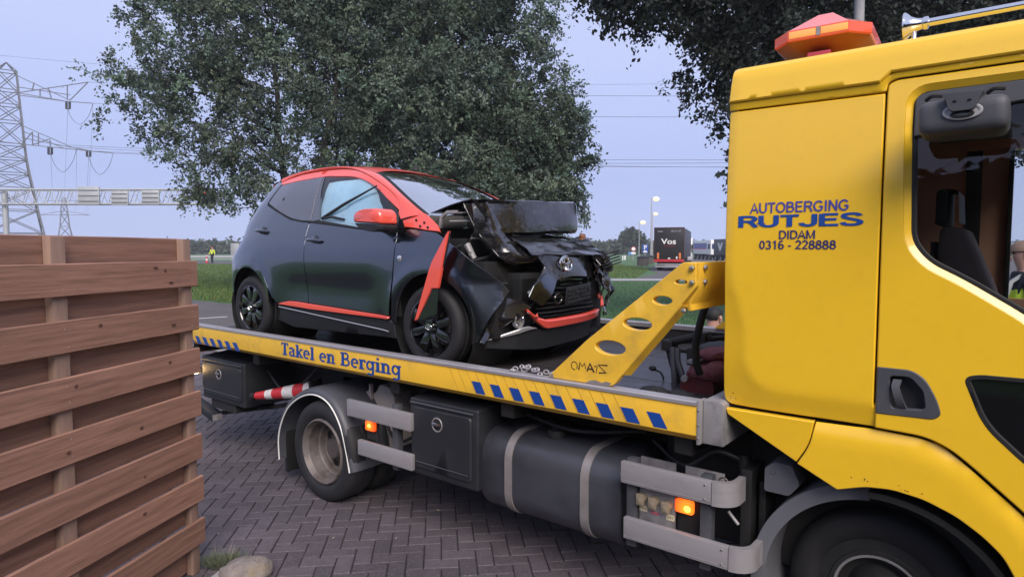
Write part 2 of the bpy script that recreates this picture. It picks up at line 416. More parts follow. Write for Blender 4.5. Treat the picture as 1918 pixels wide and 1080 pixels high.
M['woodp'] = pmat('fence_post', (0.27, 0.175, 0.135), rough=0.7, var=0.2, vscale=6, bump=0.0012, bscale=14, stretch=(6, 6, 0.6), dirt=(0.18, 0.115, 0.09), dirt_amt=0.5, dscale=2.4)
M['knot'] = pmat('wood_knot', (0.10, 0.045, 0.032), rough=0.6, var=0.2, vscale=40)
M['stone'] = pmat('field_stone', (0.20, 0.175, 0.17), rough=0.9, var=0.3, vscale=18, bump=0.02, bscale=30, dirt=(0.25, 0.19, 0.09), dirt_amt=0.7, dscale=7)
M['galv'] = pmat('galvanised_steel', (0.40, 0.41, 0.42), rough=0.55, metal=0.35, var=0.1, vscale=2)
M['pylon'] = pmat('pylon_steel', (0.13, 0.135, 0.155), rough=0.7, metal=0.2, var=0.15, vscale=0.3)
M['wire'] = pmat('power_wire', (0.05, 0.05, 0.055), rough=0.7)
M['bark'] = pmat('bark', (0.055, 0.048, 0.042), rough=0.9, var=0.3, vscale=3, bump=0.03, bscale=8, stretch=(4, 4, 0.6))

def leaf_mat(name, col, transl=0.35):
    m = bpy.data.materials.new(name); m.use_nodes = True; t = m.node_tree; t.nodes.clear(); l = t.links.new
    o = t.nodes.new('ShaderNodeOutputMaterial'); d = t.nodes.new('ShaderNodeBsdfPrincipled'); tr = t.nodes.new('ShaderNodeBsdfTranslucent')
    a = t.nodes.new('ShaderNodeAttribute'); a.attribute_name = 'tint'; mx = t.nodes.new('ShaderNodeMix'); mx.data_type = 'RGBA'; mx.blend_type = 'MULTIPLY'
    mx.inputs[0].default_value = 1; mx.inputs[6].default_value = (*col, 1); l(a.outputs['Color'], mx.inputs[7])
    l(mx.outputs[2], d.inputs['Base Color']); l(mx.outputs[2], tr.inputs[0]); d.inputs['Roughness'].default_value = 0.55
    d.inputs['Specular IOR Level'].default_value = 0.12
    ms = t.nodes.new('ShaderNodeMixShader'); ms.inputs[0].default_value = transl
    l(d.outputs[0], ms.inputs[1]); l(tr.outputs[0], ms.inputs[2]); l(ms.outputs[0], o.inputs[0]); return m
M['leaf'] = leaf_mat('poplar_leaves', (0.108, 0.140, 0.108), 0.2)
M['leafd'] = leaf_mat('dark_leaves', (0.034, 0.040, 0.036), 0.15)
M['leaff'] = leaf_mat('distant_leaves', (0.085, 0.105, 0.075))
M['blade'] = leaf_mat('grass_blades', (0.110, 0.175, 0.060))
M['bladed'] = leaf_mat('lawn_blades', (0.042, 0.110, 0.036))

def quads_mesh(name, C, U, V, tint, mat):
    """C centres, U/V half axes (n,3): one diamond-ish leaf each, per-leaf tint"""
    n = len(C); co = np.empty((n, 4, 3)); co[:, 0] = C-U; co[:, 1] = C-V*0.62+U*0.1; co[:, 2] = C+U; co[:, 3] = C+V*0.62+U*0.1
    me = bpy.data.meshes.new(name); me.vertices.add(n*4); me.loops.add(n*4); me.polygons.add(n)
    me.vertices.foreach_set('co', co.ravel()); me.loops.foreach_set('vertex_index', np.arange(n*4, dtype=np.int32))
    me.polygons.foreach_set('loop_start', np.arange(0, n*4, 4, dtype=np.int32)); me.polygons.foreach_set('loop_total', np.full(n, 4, dtype=np.int32))
    at = me.color_attributes.new('tint', 'FLOAT_COLOR', 'POINT'); c = np.ones((n, 4, 4)); c[:, :, :3] = tint[:, None, :]; at.data.foreach_set('color', c.ravel())
    me.materials.append(mat); me.update(); me.validate(); return me

def leaves(name, clumps, radii, per, size, mat, parent=None, bright=None, hang=0.0, light=(0.45, 1.5)):
    """clumps (k,3): leaves scattered round each clump centre"""
    k = len(clumps); n = k*per; nt = max(3, per//11)
    # every clump is a spray of twigs fanning from one point; the leaves sit along them
    fan = rng.normal(0, 1, (k, 3))*np.array([1, 1, 0.55])+np.array([0, 0, 0.25]); fan /= np.linalg.norm(fan, axis=1)[:, None]
    tw = fan[:, None, :]*0.55+rng.normal(0, 0.75, (k, nt, 3)); tw /= np.linalg.norm(tw, axis=2)[:, :, None]
    ln = radii[:, None]*rng.uniform(0.7, 1.9, (k, nt))
    ti = rng.integers(0, nt, (k, per)); ar = np.arange(k)[:, None]; t = rng.uniform(0.05, 1, (k, per))**0.75
    D = tw[ar, ti]; C = clumps[:, None, :]+D*(ln[ar, ti]*t)[:, :, None]
    C[:, :, 2] -= 0.30*(ln[ar, ti]*t*t); C = (C+rng.normal(0, 1, (k, per, 3))*size*0.85).reshape(n, 3)
    C[:, 2] -= hang*np.abs(rng.normal(0, 1, n))
    d = D.reshape(n, 3)*0.8+0.75*rng.normal(0, 1, (n, 3)); d[:, 2] -= 0.45; d /= np.linalg.norm(d, axis=1)[:, None]
    q = rng.normal(0, 1, (n, 3)); q -= (q*d).sum(1)[:, None]*d; q /= np.linalg.norm(q, axis=1)[:, None]
    s = size*rng.uniform(0.6, 1.3, n)
    b = np.repeat(rng.uniform(light[0], light[1], k), per)*rng.uniform(0.88, 1.12, n)
    tint = np.stack([b*np.repeat(rng.uniform(0.85, 1.08, k), per), b, b*np.repeat(rng.uniform(0.85, 1.12, k), per)], 1)
    return link(name, quads_mesh(name, C, d*s[:, None], q*s[:, None], tint, mat), parent)

def tree(name, label, cat, base, trunks, blobs, nclump, per, leaf, mat, crad=0.45, group=None, hang=0.0, shell=0.55, limbs=26, tr=0.22, inner=0.5, light=(0.45, 1.5)):
    root = thing(name, label, cat, base, 0, group)
    bl = np.array(blobs, float); vol = bl[:, 3]*bl[:, 4]*bl[:, 5]; pick = rng.choice(len(bl), nclump, p=vol/vol.sum())
    d = rng.normal(0, 1, (nclump, 3)); d /= np.linalg.norm(d, axis=1)[:, None]
    rr = shell + (1-shell)*rng.uniform(0, 1, nclump)**0.6
    fill = rng.uniform(0, 1, nclump) < 0.3; rr[fill] = rng.uniform(0.1, 0.9, fill.sum())
    rr *= 1+0.16*rng.normal(0, 1, nclump)*(rng.uniform(0, 1, nclump) < 0.35)
    cl = bl[pick, :3] + d*rr[:, None]*bl[pick, 3:6] - np.array(base)
    crown = leaves('crown', cl, crad*rng.uniform(0.6, 1.25, nclump), per, leaf, mat, root, hang=hang, light=light)
    k = int(nclump*inner)+1; pick = rng.choice(len(bl), k, p=vol/vol.sum()); d = rng.normal(0, 1, (k, 3)); d /= np.linalg.norm(d, axis=1)[:, None]
    ci = bl[pick, :3]+d*(rng.uniform(0, 0.55, k)**0.7)[:, None]*bl[pick, 3:6]-np.array(base)
    leaves('inner_foliage', ci, crad*1.3*np.ones(k), per//2+8, leaf*1.45, mat, root, light=light)
    tb = MB(); zt = bl[:, 2].max()-base[2]; fork = []
    for (tx, ty, lx, ly, h) in trunks:
        p = [(tx-base[0], ty-base[1], -0.1)]; r = [tr*1.35]
        for i in range(1, 8):
            t = i/7; p.append((tx-base[0]+lx*t+0.12*math.sin(i*2.1+tx), ty-base[1]+ly*t+0.12*math.cos(i*1.7), h*t)); r.append(tr*(1-0.72*t))
        tb.tube(p, r, 9); fork += list(zip(p[2:], r[2:]))
    tb.build('trunk', M['bark'], root, smooth=60)
    lb = MB(); idx = rng.choice(nclump, min(limbs, nclump), replace=False)
    for i in idx:
        c = Vector(cl[i]); f, fr = min(fork, key=lambda q: (Vector(q[0])-c).length + (3.0 if q[0][2] > c.z-0.3 else 0)); f = Vector(f)
        mid = f.lerp(c, 0.5); mid.z += 0.12*(c-f).length; lb.tube([f, f.lerp(mid, 0.6), mid, mid.lerp(c, 0.55), c], [fr*0.42, fr*0.34, fr*0.24, fr*0.15, 0.012], 6)
    lb.build('limbs', M['bark'], root, smooth=60)
    return root

# ------------------------------------------------------------------ ground sheets
def sheet(name, pts, z, mat, kind='structure', sub=0):
    mb = MB(); mb.add([(p[0], p[1], z) for p in pts], [tuple(range(len(pts)))])
    return tag(mb.build(name, mat, None, smooth=0), kind=kind)
sheet('ground', [(-3000, -3000), (3000, -3000), (3000, 3000), (-3000, 3000)], -0.02, M['field'])
sheet('asphalt_road', [T(-70, 3.16)[:2], T(45, 3.16)[:2], T(45, 8.4)[:2], T(-70, 8.4)[:2]], -0.012, M['asphalt'])
sheet('parking_road', [(8.0, 41.2), (60, 41.2), (140, 150), (40, 150), (13.2, 62), (11.4, 49.5)], -0.012, M['asphalt'])
sheet('path', [(-2, 38.4), (60, 38.4), (60, 41.0), (-2, 41.0)], -0.008, M['concrete'])
mk = MB()
for a, b in (((-8.95, 17.2), (-8.05, 17.95)), ((-7.75, 18.2), (-6.9, 18.9))):
    d = Vector((b[0]-a[0], b[1]-a[1])).normalized()*0.06; n_ = Vector((-d.y, d.x))
    mk.add([(a[0]+n_.x, a[1]+n_.y, -0.008), (b[0]+n_.x, b[1]+n_.y, -0.008), (b[0]-n_.x, b[1]-n_.y, -0.008), (a[0]-n_.x, a[1]-n_.y, -0.008)], [(0, 1, 2, 3)])
tag(mk.build('road_marking', M['line'], None, smooth=0), kind='structure')
kb = MB(); kb.m = TM
kb.prism([(3.02, -0.1), (3.02, 0.012), (3.03, 0.02), (3.14, 0.02), (3.15, 0.012), (3.15, -0.1)], 'X', -30, 20)
tag(kb.build('kerb', M['concrete'], None), kind='structure')
# grass bank that climbs to the motorway, and the motorway itself
gb = MB(); rows = []
for j in range(25):
    y = 30+j*1.45; row = []
    for i in range(41):
        x = -75+i*1.85; t = min(1, max(0, (y-34)/29)); row.append((x, y, -0.016+0.36*t*t*(3-2*t)+0.05*noise.noise((x*0.3, y*0.3, 0))*(0.2 < t < 0.97)))
    rows.append(row)
gb.grid(rows); tag(gb.build('grass_bank', M['bank'], None, smooth=180), kind='structure')
mw = MB(); mw.hexa([(-160, 64.6, -0.1), (-1, 64.6, -0.1), (-1, 83, -0.1), (-160, 83, -0.1)], [(-160, 64.8, 0.352), (-1, 64.8, 0.352), (-1, 82.8, 0.352), (-160, 82.8, 0.352)])
tag(mw.build('motorway', M['asphalt'], None, smooth=0), kind='structure')

# ------------------------------------------------------------------ brick pavement in herringbone
bw = 0.1065; BA = R(6.5); bc, bs = math.cos(BA), math.sin(BA)
def bpos(u, v): return (u*bc - v*bs, u*bs + v*bc)
def proj(p):
    c, s = math.cos(math.atan(74/1195)), math.sin(math.atan(74/1195)); z = p[2]-1.9; f = p[1]*c-z*s
    return (959+1195*p[0]/f, 540-1195*(p[1]*s+z*c)/f) if f > 0.1 else (-9999, -9999)
TMI = TM.inverted()
pav = sheet('brick_pavement', [T(-14, -7.5)[:2], T(6, -7.5)[:2], T(6, 3.02)[:2], T(-14, 3.02)[:2]], -0.011, M['mortar'])
jr = random.Random(3)
allb = []
for i in range(-90, 110):
    for j in range(8, 150):
        k = (i-j) % 4
        if k not in (0, 3): continue
        if k == 0: u, v, rot = (i+1)*bw, (j+0.5)*bw, 0
        else: u, v, rot = (i+0.5)*bw, (j+1)*bw, 1
        x, y = bpos(u, v)
        if y < 1.8 or abs(x) > 0.95*y+0.8: continue
        t = TMI @ Vector((x, y, 0))
        if t.y > 2.9 or t.x < -13.5 or t.x > 5: continue
        px = proj((x, y, 0)); vis = 355 < px[0] < 1440 and px[1] < 1085
        bound = 672 if px[0] < 520 else 885 if px[0] < 670 else 885+(px[0]-670)*0.262
        if px[0] < 500 and px[1] < 690: bound = 650
        allb.append((0 if vis and px[1] > bound else 1, math.hypot(x, y), x, y, rot))
allb.sort()
def brick_mesh(name, mat, hx, hy):
    m = MB(); c = 0.005
    top = [(-hx+c, -hy+c, 0), (hx-c, -hy+c, 0), (hx-c, hy-c, 0), (-hx+c, hy-c, 0)]
    mid = [(-hx, -hy, -0.004), (hx, -hy, -0.004), (hx, hy, -0.004), (-hx, hy, -0.004)]; lo = [(p[0], p[1], -0.03) for p in mid]
    m.add(top+mid+lo, [(0, 1, 2, 3)]+[(i+4, (i+1) % 4+4, (i+1) % 4, i) for i in range(4)]+[(i+8, (i+1) % 4+8, (i+1) % 4+4, i+4) for i in range(4)])
    return m.mesh(name, mat, smooth=0)
bme = brick_mesh('brick', M['brick'], bw-0.0035, bw/2-0.0035)
near = [b for b in allb if b[0] == 0][:298]; ns = set(near); rest = [b for b in allb if b not in ns]
for (_, _, x, y, rot) in near:
    o = link('brick', bme, pav); o.location = (x, y, jr.gauss(0, 0.0015)); o.rotation_euler = (jr.gauss(0, 0.006), jr.gauss(0, 0.006), BA+rot*math.pi/2+jr.gauss(0, 0.008))
bv = np.array([v.co[:] for v in bme.vertices]); bf = np.array([list(p.vertices) for p in bme.polygons]); nv = len(bv)
VV = []; FF = []; TT = []
for q, (_, _, x, y, rot) in enumerate(rest):
    a = BA+rot*math.pi/2+jr.gauss(0, 0.008); c, s = math.cos(a), math.sin(a); tx, ty = jr.gauss(0, 0.006), jr.gauss(0, 0.006)
    z = bv[:, 2]+jr.gauss(0, 0.0015)+bv[:, 0]*tx+bv[:, 1]*ty
    VV.append(np.stack([bv[:, 0]*c-bv[:, 1]*s+x, bv[:, 0]*s+bv[:, 1]*c+y, z], 1)); FF.append(bf+q*nv); TT += [jr.uniform(0.83, 1.17)]*nv
me = bpy.data.meshes.new('brick'); me.from_pydata(np.concatenate(VV).tolist(), [], np.concatenate(FF).tolist())
at = me.color_attributes.new('tint', 'FLOAT_COLOR', 'POINT'); tt = np.array(TT); at.data.foreach_set('color', np.stack([tt, tt, tt, np.ones_like(tt)], 1).ravel())
me.materials.append(M['brickm']); tag(link('brick', me, pav), kind='stuff')
# dead leaves and grit lying on the bricks
lt = MB(); rl = random.Random(11)
for q in range(60):
    x, y = rl.uniform(-3.4, 1.6), rl.uniform(3.7, 10)
    if proj((x, y, 0))[0] < 372: continue
    a = rl.uniform(0, 6.28); s = rl.uniform(0.008, 0.022); dx, dy = math.cos(a)*s, math.sin(a)*s
    lt.add([(x-dx, y-dy, 0.006), (x+dy*0.5, y-dx*0.5, 0.012), (x+dx, y+dy, 0.008), (x-dy*0.5, y+dx*0.5, 0.013)], [(0, 1, 2, 3)])
M['litter'] = pmat('dry_leaf', (0.30, 0.25, 0.20), rough=0.8, var=0.4, vscale=3)
tag(lt.build('leaf_litter', M['litter'], None, smooth=0), kind='stuff')

# ------------------------------------------------------------------ grass that shows blades
def blades(name, spots, h, wd, mat, lean=0.5):
    n = len(spots); hh = h*rng.uniform(0.5, 1.4, n); an = rng.uniform(0, 6.28, n)
    U = np.stack([np.cos(an)*lean*hh*rng.uniform(0, 1, n), np.sin(an)*lean*hh*rng.uniform(0, 1, n), hh], 1)*0.5
    a2 = rng.uniform(0, 6.28, n); V = np.stack([np.cos(a2), np.sin(a2), np.zeros(n)], 1)*(wd*rng.uniform(0.6, 1.4, n))[:, None]
    b = rng.uniform(0.6, 1.5, n); tint = np.stack([b*rng.uniform(0.8, 1.35, n), b, b*rng.uniform(0.7, 1.2, n)], 1)
    return tag(link(name, quads_mesh(name, spots+U, U, V, tint, mat)), kind='stuff')
n = 30000; yy = 22.5+40*rng.uniform(0, 1, n)**1.25; xx = yy*rng.uniform(-0.60, -0.34, n); tz = np.clip((yy-34)/29, 0, 1)
keep = (0.623*xx+0.782*yy-2.8) > 8.5
S = np.stack([xx, yy, -0.02+0.36*tz*tz*(3-2*tz)], 1)[keep]; blades('grass', S, 0.16, 0.028, M['blade'])
n = 60000; yy = 11.5+26.5*rng.uniform(0, 1, n)**1.1; xx = yy*rng.uniform(0.10, 0.42, n); keep = (0.623*xx+0.782*yy-2.8) > 8.5
blades('grass', np.stack([xx, yy, np.full(n, -0.02)], 1)[keep], 0.040, 0.010, M['bladed'])
n = 16000; yy = rng.uniform(41.3, 75, n); xx = rng.uniform(4, 13, n); keep = xx < 8.0+(yy-41.2)*0.27
blades('grass', np.stack([xx, yy, np.full(n, -0.02)], 1)[keep], 0.13, 0.03, M['blade'])
# ------------------------------------------------------------------ garden fence on the near left
fen = thing('garden_fence', 'brown wooden garden fence of wide boards nailed on both sides of pale battens', 'fence', (-1.862, 3.70, 0), R(-100.9))
fr = random.Random(5)
def board(x0, x1, z0, y0, y1):
    m = MB(); n = 14; h = 0.147; P = []
    w1, w2, tw = fr.uniform(-0.003, 0.003), fr.uniform(-0.002, 0.002), fr.uniform(-0.003, 0.003)
    for i in range(n+1):
        t = i/n; x = x0+(x1-x0)*t; dz = w1*math.sin(t*3.1)+fr.uniform(-0.0006, 0.0006)+tw*t; dy = w2*math.sin(t*4.2)
        c = 0.004
        P.append([(x, y0+dy, z0+dz), (x, y1-c+dy, z0+dz), (x, y1+dy, z0+c+dz), (x, y1+dy+w2*0.6, z0+h*0.5+dz), (x, y1+dy, z0+h-c+dz), (x, y1-c+dy, z0+h+dz), (x, y0+dy, z0+h+dz), (x, y0+dy, z0+dz)])
    m.grid(P); m.add(P[0][:7], [tuple(range(7))]); m.add(P[-1][:7], [tuple(range(7))])
    b = m.build('board', M['wood'], fen, smooth=30, weld=0.0003)
    if y1 > 0.03:                                    # knots show on the boards that face us
        k = MB()
        for _ in range(fr.choice((1, 2, 2, 3))):
            kx, kz, ra, rb = fr.uniform(0.06, 1.3), z0+fr.uniform(0.03, 0.115), fr.uniform(0.009, 0.019), fr.uniform(0.006, 0.012)
            ring = [(kx+ra*math.cos(a)*(1+0.2*math.sin(3*a)), y1+0.0026, kz+rb*math.sin(a)) for a in [i*math.pi/6 for i in range(12)]]
            k.add([(kx, y1+0.0032, kz)]+ring, [(0, 1+i, 1+(i+1) % 12) for i in range(12)])
        k.build('wood_knot', M['knot'], b, smooth=0)
for k in range(8):
    top = 1.832-0.2525*k
    if top-0.147 > 0.0: board(0.0+fr.uniform(-0.003, 0.003), 1.86, top-0.147, 0.023, 0.041)
    board(0.024, 1.84, top-0.147+0.127 if k else 1.957-0.147, -0.041, -0.023)
board(0.024, 1.84, 0.012, -0.041, -0.023)
for a, b in ((0.026, 0.088), (0.846, 0.922), (1.70, 1.77)):
    m = MB(); m.box(a, -0.021, 0.0, b, 0.021, 1.955); m.build('batten', M['woodp'], fen, bevel=0.004)
nm_ = MB(); nm_.lathe([(0.0415, 0.0035), (0.0418, 0.0)], (0, 0, 0), 'Y', 8); nme = nm_.mesh('nail', M['galv'], smooth=0)
for bd in [c for c in fen.children if c.name.startswith('board')]:
    zs = [v.co.z for v in bd.data.vertices]; ys = max(v.co.y for v in bd.data.vertices)
    if ys < 0.03: continue
    for xb in (0.057, 0.884):
        for dz in (0.035, 0.112):
            o = link('nail', nme, bd); o.location = (xb+fr.uniform(-0.012, 0.012), 0.0008, min(zs)+dz+fr.uniform(-0.006, 0.006))
# what lies at the fence foot
ce = MB(); ce.m = Matrix.Translation((-1.862, 3.70, 0)) @ Matrix.Rotation(R(-100.9), 4, 'Z')
ce.box(-0.03, 0.17, -0.05, 1.8, 0.23, 0.035)
tag(ce.build('edging_stone', M['concrete'], None, bevel=0.006), 'pale concrete edging slab along the foot of the wooden fence', 'edging')
st = bpy.data.meshes.new('field_stone'); bm = bmesh.new(); bmesh.ops.create_icosphere(bm, subdivisions=4, radius=1)
for v in bm.verts:
    d = 1+0.16*noise.noise(v.co*1.6)+0.06*noise.noise(v.co*5)+0.02*noise.noise(v.co*14); v.co = Vector((v.co.x*0.150*d, v.co.y*0.115*d, max(-0.05, v.co.z*0.078*d)))
bm.to_mesh(st); bm.free(); st.materials.append(M['stone']); st.polygons.foreach_set('use_smooth', [True]*len(st.polygons))
so = link('field_stone', st); so.location = (-1.535, 3.60, 0.035); so.rotation_euler = (0, 0, R(20)); tag(so, 'rough grey and ochre boulder beside the grass tuft at the fence end', 'stone')
n = 900; an = rng.uniform(0, 6.28, n); rr_ = np.sqrt(rng.uniform(0, 1, n)); S = np.stack([-1.74+0.13*rr_*np.cos(an), 3.735+0.07*rr_*np.sin(an), np.full(n, 0.0)], 1)
M['tuft'] = leaf_mat('tuft_blades', (0.13, 0.16, 0.11)); blades('grass_tuft', S, 0.06, 0.0022, M['tuft'], lean=1.4)
S = np.stack([-1.80+0.04*rng.normal(0, 1, 9), 3.76+0.02*rng.normal(0, 1, 9), np.zeros(9)], 1); M['dry'] = leaf_mat('dry_blades', (0.42, 0.38, 0.30)); blades('grass_stalks', S, 0.12, 0.0015, M['dry'], lean=0.5)

# ------------------------------------------------------------------ far things
def at(px, py, Y):
    """photo pixel -> point at distance Y in front of the camera"""
    c, s = math.cos(math.atan(74/1195)), math.sin(math.atan(74/1195)); u, v = (px-959)/1195, -(py-540)/1195
    d = Vector((u, c+v*s, -s+v*c)); return Vector((0, 0, 1.9))+d*(Y/d.y)

# electricity pylons
def bars(mb, segs, r):
    for a, b in segs: mb.tube([a, b], r, 4, caps=False)
def pylon_body(levels, r, cx, cy):
    b = MB(); d = MB(); az = math.atan2(959-12, 1195); b.m = d.m = Matrix.Rotation(az, 4, 'Z'); levels = list(levels)
    for (z0, w0), (z1, w1) in zip(levels, levels[1:]):
        q0 = [(cx+sx*w0, cy+sy*w0, z0) for sx, sy in ((-1, -1), (1, -1), (1, 1), (-1, 1))]; q1 = [(cx+sx*w1, cy+sy*w1, z1) for sx, sy in ((-1, -1), (1, -1), (1, 1), (-1, 1))]
        for i in range(4):
            j = (i+1) % 4; b.tube([q0[i], q1[i]], r*1.6, 4, caps=False)
            bars(d, [(q0[i], q1[j]), (q0[j], q1[i]), (q1[i], q1[j])], r*0.85)
    return b, d
PY = 168.0; PX = at(12, 125, PY).x
pyl = thing('electricity_pylon', 'tall grey lattice pylon with two cross arms at the left edge of the sky', 'pylon', (PX, PY, 0), 0)
lv = [(0, 6.8), (6, 6.1), (12, 5.1), (17.7, 4.3), (21.5, 3.7), (25.3, 3.25), (29, 3.0), (34.8, 2.7), (39, 2.45), (42.8, 2.25), (47.6, 2.0)]
b, d = pylon_body(lv, 0.17, 0, 0)
for sx, sy in ((-1, -1), (1, -1), (1, 1), (-1, 1)): b.tube([(sx*2.0, sy*2.0, 47.6), (0, 0, 49.9)], 0.16, 4, caps=False)
b.build('leg', M['pylon'], pyl, smooth=0); d.build('bracing', M['pylon'], pyl, smooth=0)
def P(px, py, dy=0.0): return at(px, py, PY+dy)-Vector((PX, PY, 0))
for nm, segs in (('cross_arm', [((33, 174), (124, 190)), ((30, 141), (131, 188)), ((124, 190), (172, 193.5)), ((33, 174), (165, 154)), ((165, 154), (131, 188)), ((33, 163), (131, 178)), ((33, 178), (124, 190)), ((60, 170), (64, 155)), ((90, 164), (96, 184)), ((126, 160), (126, 187)), ((75, 167), (75, 181))]),
                 ('cross_arm', [((0, 265), (41, 270)), ((41, 270), (164, 282.5)), ((164, 282.5), (211, 287)), ((41, 235), (135, 276)), ((135, 276), (168, 282)), ((41, 245), (120, 278)), ((41, 258), (164, 282)), ((61, 248), (61, 271)), ((72, 250), (72, 272)), ((94, 262), (94, 276)), ((61, 271), (94, 260)), ((41, 270), (61, 247))])):
    a = MB()
    for dy in (-2.2, 2.2): bars(a, [(P(*p, dy*max(0.1, 1-(p[0]-30)/150)), P(*q, dy*max(0.1, 1-(q[0]-30)/150))) for p, q in segs], 0.13)
    ar = a.build(nm, M['pylon'], pyl, smooth=0)
for x, y0, y1 in ((127.5, 190, 204), (94, 276, 289), (166, 282, 293)):
    a = MB()
    for dx in (-3, 3): a.tube([P(x+dx, y0), P(x+dx, y1)], 0.28, 6)
    a.tube([P(x-4, y1), P(x+4, y1)], 0.15, 4); a.build('insulator', M['chassis'], pyl, smooth=40)
wl = MB()
for p0, pm, p1 in (((127, 204), (150, 233), (174, 193.5)), ((95, 289), (119, 322), (144, 276)), ((166, 293), (188, 327), (212, 287))):
    c = catmull([P(*p0), P(p0[0]+8, (p0[1]+pm[1])/2+4), P(*pm), P(p1[0]-8, (p1[1]+pm[1])/2+4), P(*p1)], 5); wl.tube(c, 0.055, 4, caps=False)
wl.build('jumper_cable', M['wire'], pyl, smooth=0)
FY = 430.0; FX = (125-959)/1195*FY
py2 = thing('electricity_pylon', 'small faint lattice pylon far off below the motorway gantry', 'pylon', (FX, FY, 0), 0)
b, d = pylon_body([(0, 6), (9, 4), (17, 2.6), (25, 2.0), (31, 1.5), (36, 0.8)], 0.22, 0, 0); b.build('leg', M['pylon'], py2, smooth=0); d.build('bracing', M['pylon'], py2, smooth=0)
a = MB(); bars(a, [((-17, 0, 24.5), (17, 0, 24.5)), ((-17, 0, 24.5), (0, 0, 27.5)), ((17, 0, 24.5), (0, 0, 27.5)), ((-12, 0, 34), (12, 0, 34))], 0.2); a.build('cross_arm', M['pylon'], py2, smooth=0)
def wire(a, b, sag, label, r=0.05, group='power lines between the pylons'):
    m = MB(); pts = []
    for i in range(33):
        t = i/32; p = a.lerp(b, t); p.z -= sag*4*t*(1-t); pts.append(p)
    m.tube(pts, r, 4, caps=False); return tag(m.build('power_line', M['wire'], None, smooth=0), label, 'power line', group)
for q, (x0, y0, y1, d0) in enumerate(((165, 154, 150, -2), (172, 193.5, 190, 2), (211, 287, 268, -2), (164, 282.5, 289, 2), (130, 272, 272, -3), (144, 276, 296, 3))):
    wire(at(x0, y0, PY+d0), at(2500, y1, PY-15), 3.6, ('highest power line, from the upswept tip of the upper pylon arm', 'power line from the low outer end of the upper pylon arm', 'power line from the far outer end of the lower pylon arm', 'lowest power line, from the outer insulator of the lower arm', 'power line from the top chord of the lower pylon arm', 'power line from the middle of the lower pylon arm')[q])
for q, (x0, y0, x1) in enumerate(((127, 204, 118), (95, 289, 100), (144, 277, 140), (166, 293, 160), (174, 194, 164))):
    wire(at(x0, y0, PY), at(x1, 402, FY), 2.0, 'faint power line to the far pylon, from the ' + ('upper arm insulator', 'inner insulator of the lower arm', 'cable loop between the lower insulators', 'outer insulator of the lower arm', 'outer end of the upper arm')[q], 0.04, 'power lines running off to the far pylon')
wire(at(-60, 98, PY), at(1500, 150, PY+20), 4.0, 'single thin earth wire high across the sky at left', 0.035)

# motorway gantry with sign backs
GY = 78.0; z0, z1 = 7.35, 9.1; gx0, gx1 = -64.5, -37.9
gan = thing('motorway_gantry', 'pale lattice gantry spanning the motorway with three sign backs', 'gantry', (gx0, GY, 0), 0)
a = MB()
for y in (0, 1.3):
    for z in (z0, z1): a.tube([(-4, y, z), (gx1-gx0, y, z)], 0.10, 6)
a.build('chord', M['galv'], gan)
a = MB(); n = 20; s = (gx1-gx0)/n
for i in range(n):
    x = i*s
    for y in (0, 1.3):
        a.tube([(x, y, z0), (x+s/2, y, z1)], 0.045, 5); a.tube([(x+s/2, y, z1), (x+s, y, z0)], 0.045, 5)
    a.tube([(x, 0, z0), (x, 1.3, z0)], 0.04, 5); a.tube([(x, 0, z1), (x, 1.3, z1)], 0.04, 5)
a.build('lattice', M['galv'], gan)
a = MB(); a.tube([(2.4, 0.65, 0.3), (2.4, 0.65, z1)], 0.33, 10); a.build('column', M['galv'], gan)
for px0, px1, py0, py1 in ((150, 188, 350, 384), (212, 242, 358, 385), (269, 300, 357, 384)):
    p0, p1 = at(px0, py1, GY), at(px1, py0, GY); m = MB(); x0_, x1_ = p0.x-gx0, p1.x-gx0
    m.box(x0_, -0.35, p0.z, x1_, -0.12, p1.z); sb = m.build('sign_back', M['galv'], gan, bevel=0.04)
    m = MB()
    for t in (0.2, 0.5, 0.8): m.box(x0_+0.1, -0.41, p0.z+(p1.z-p0.z)*t-0.05, x1_-0.1, -0.352, p0.z+(p1.z-p0.z)*t+0.05)
    m.build('sign_rib', M['pylon'], sb)
M['dkgreen'] = pmat('dark_green_casing', (0.012, 0.022, 0.018), rough=0.6)
m = MB(); m.box(gx1-gx0, -0.35, 7.25, gx1-gx0+1.3, 1.5, 9.3); eb = m.build('end_casing', M['dkgreen'], gan, bevel=0.04)
m = MB(); m.lathe([(-0.36, 0.0), (-0.36, 0.16), (-0.40, 0.16), (-0.41, 0.0)], (gx1-gx0+0.72, 0, 8.7), 'Y', 12); m.build('signal_lamp', pmat('red_signal', (0.5, 0.08, 0.04), emit=(1, 0.12, 0.05), estr=0.25), eb)

# guard rail along the motorway
gr = thing('guard_rail', 'grey steel guard rail along the motorway behind the worker', 'guard rail', (-70, 80, 0.35), 0)
m = MB(); m.prism([(0, 0.46), (0.05, 0.5), (0.0, 0.56), (0.0, 0.63), (0.05, 0.69), (0.0, 0.73), (-0.02, 0.73), (-0.02, 0.46)], 'X', 0, 66); m.build('rail', M['galv'], gr, smooth=0)
m = MB(); m.box(0, -0.05, 0.22, 66, 0.0, 0.30); m.build('lower_rail', M['galv'], gr, smooth=0)
for i in range(17):
    m = MB(); m.box(0.5+4*i, -0.12, 0.0, 0.62+4*i, -0.03, 0.7); m.build('post', M['galv'], gr, smooth=0)
p = at(440, 478, 86)
sb = thing('road_sign', 'back of a pale roadside sign board beside the car tail', 'road sign', (p.x, 86, 0.3), 0)
m = MB(); m.box(-0.55, -0.04, 0.75, 0.6, 0.0, 2.35); m.build('board', M['galv'], sb, bevel=0.02)
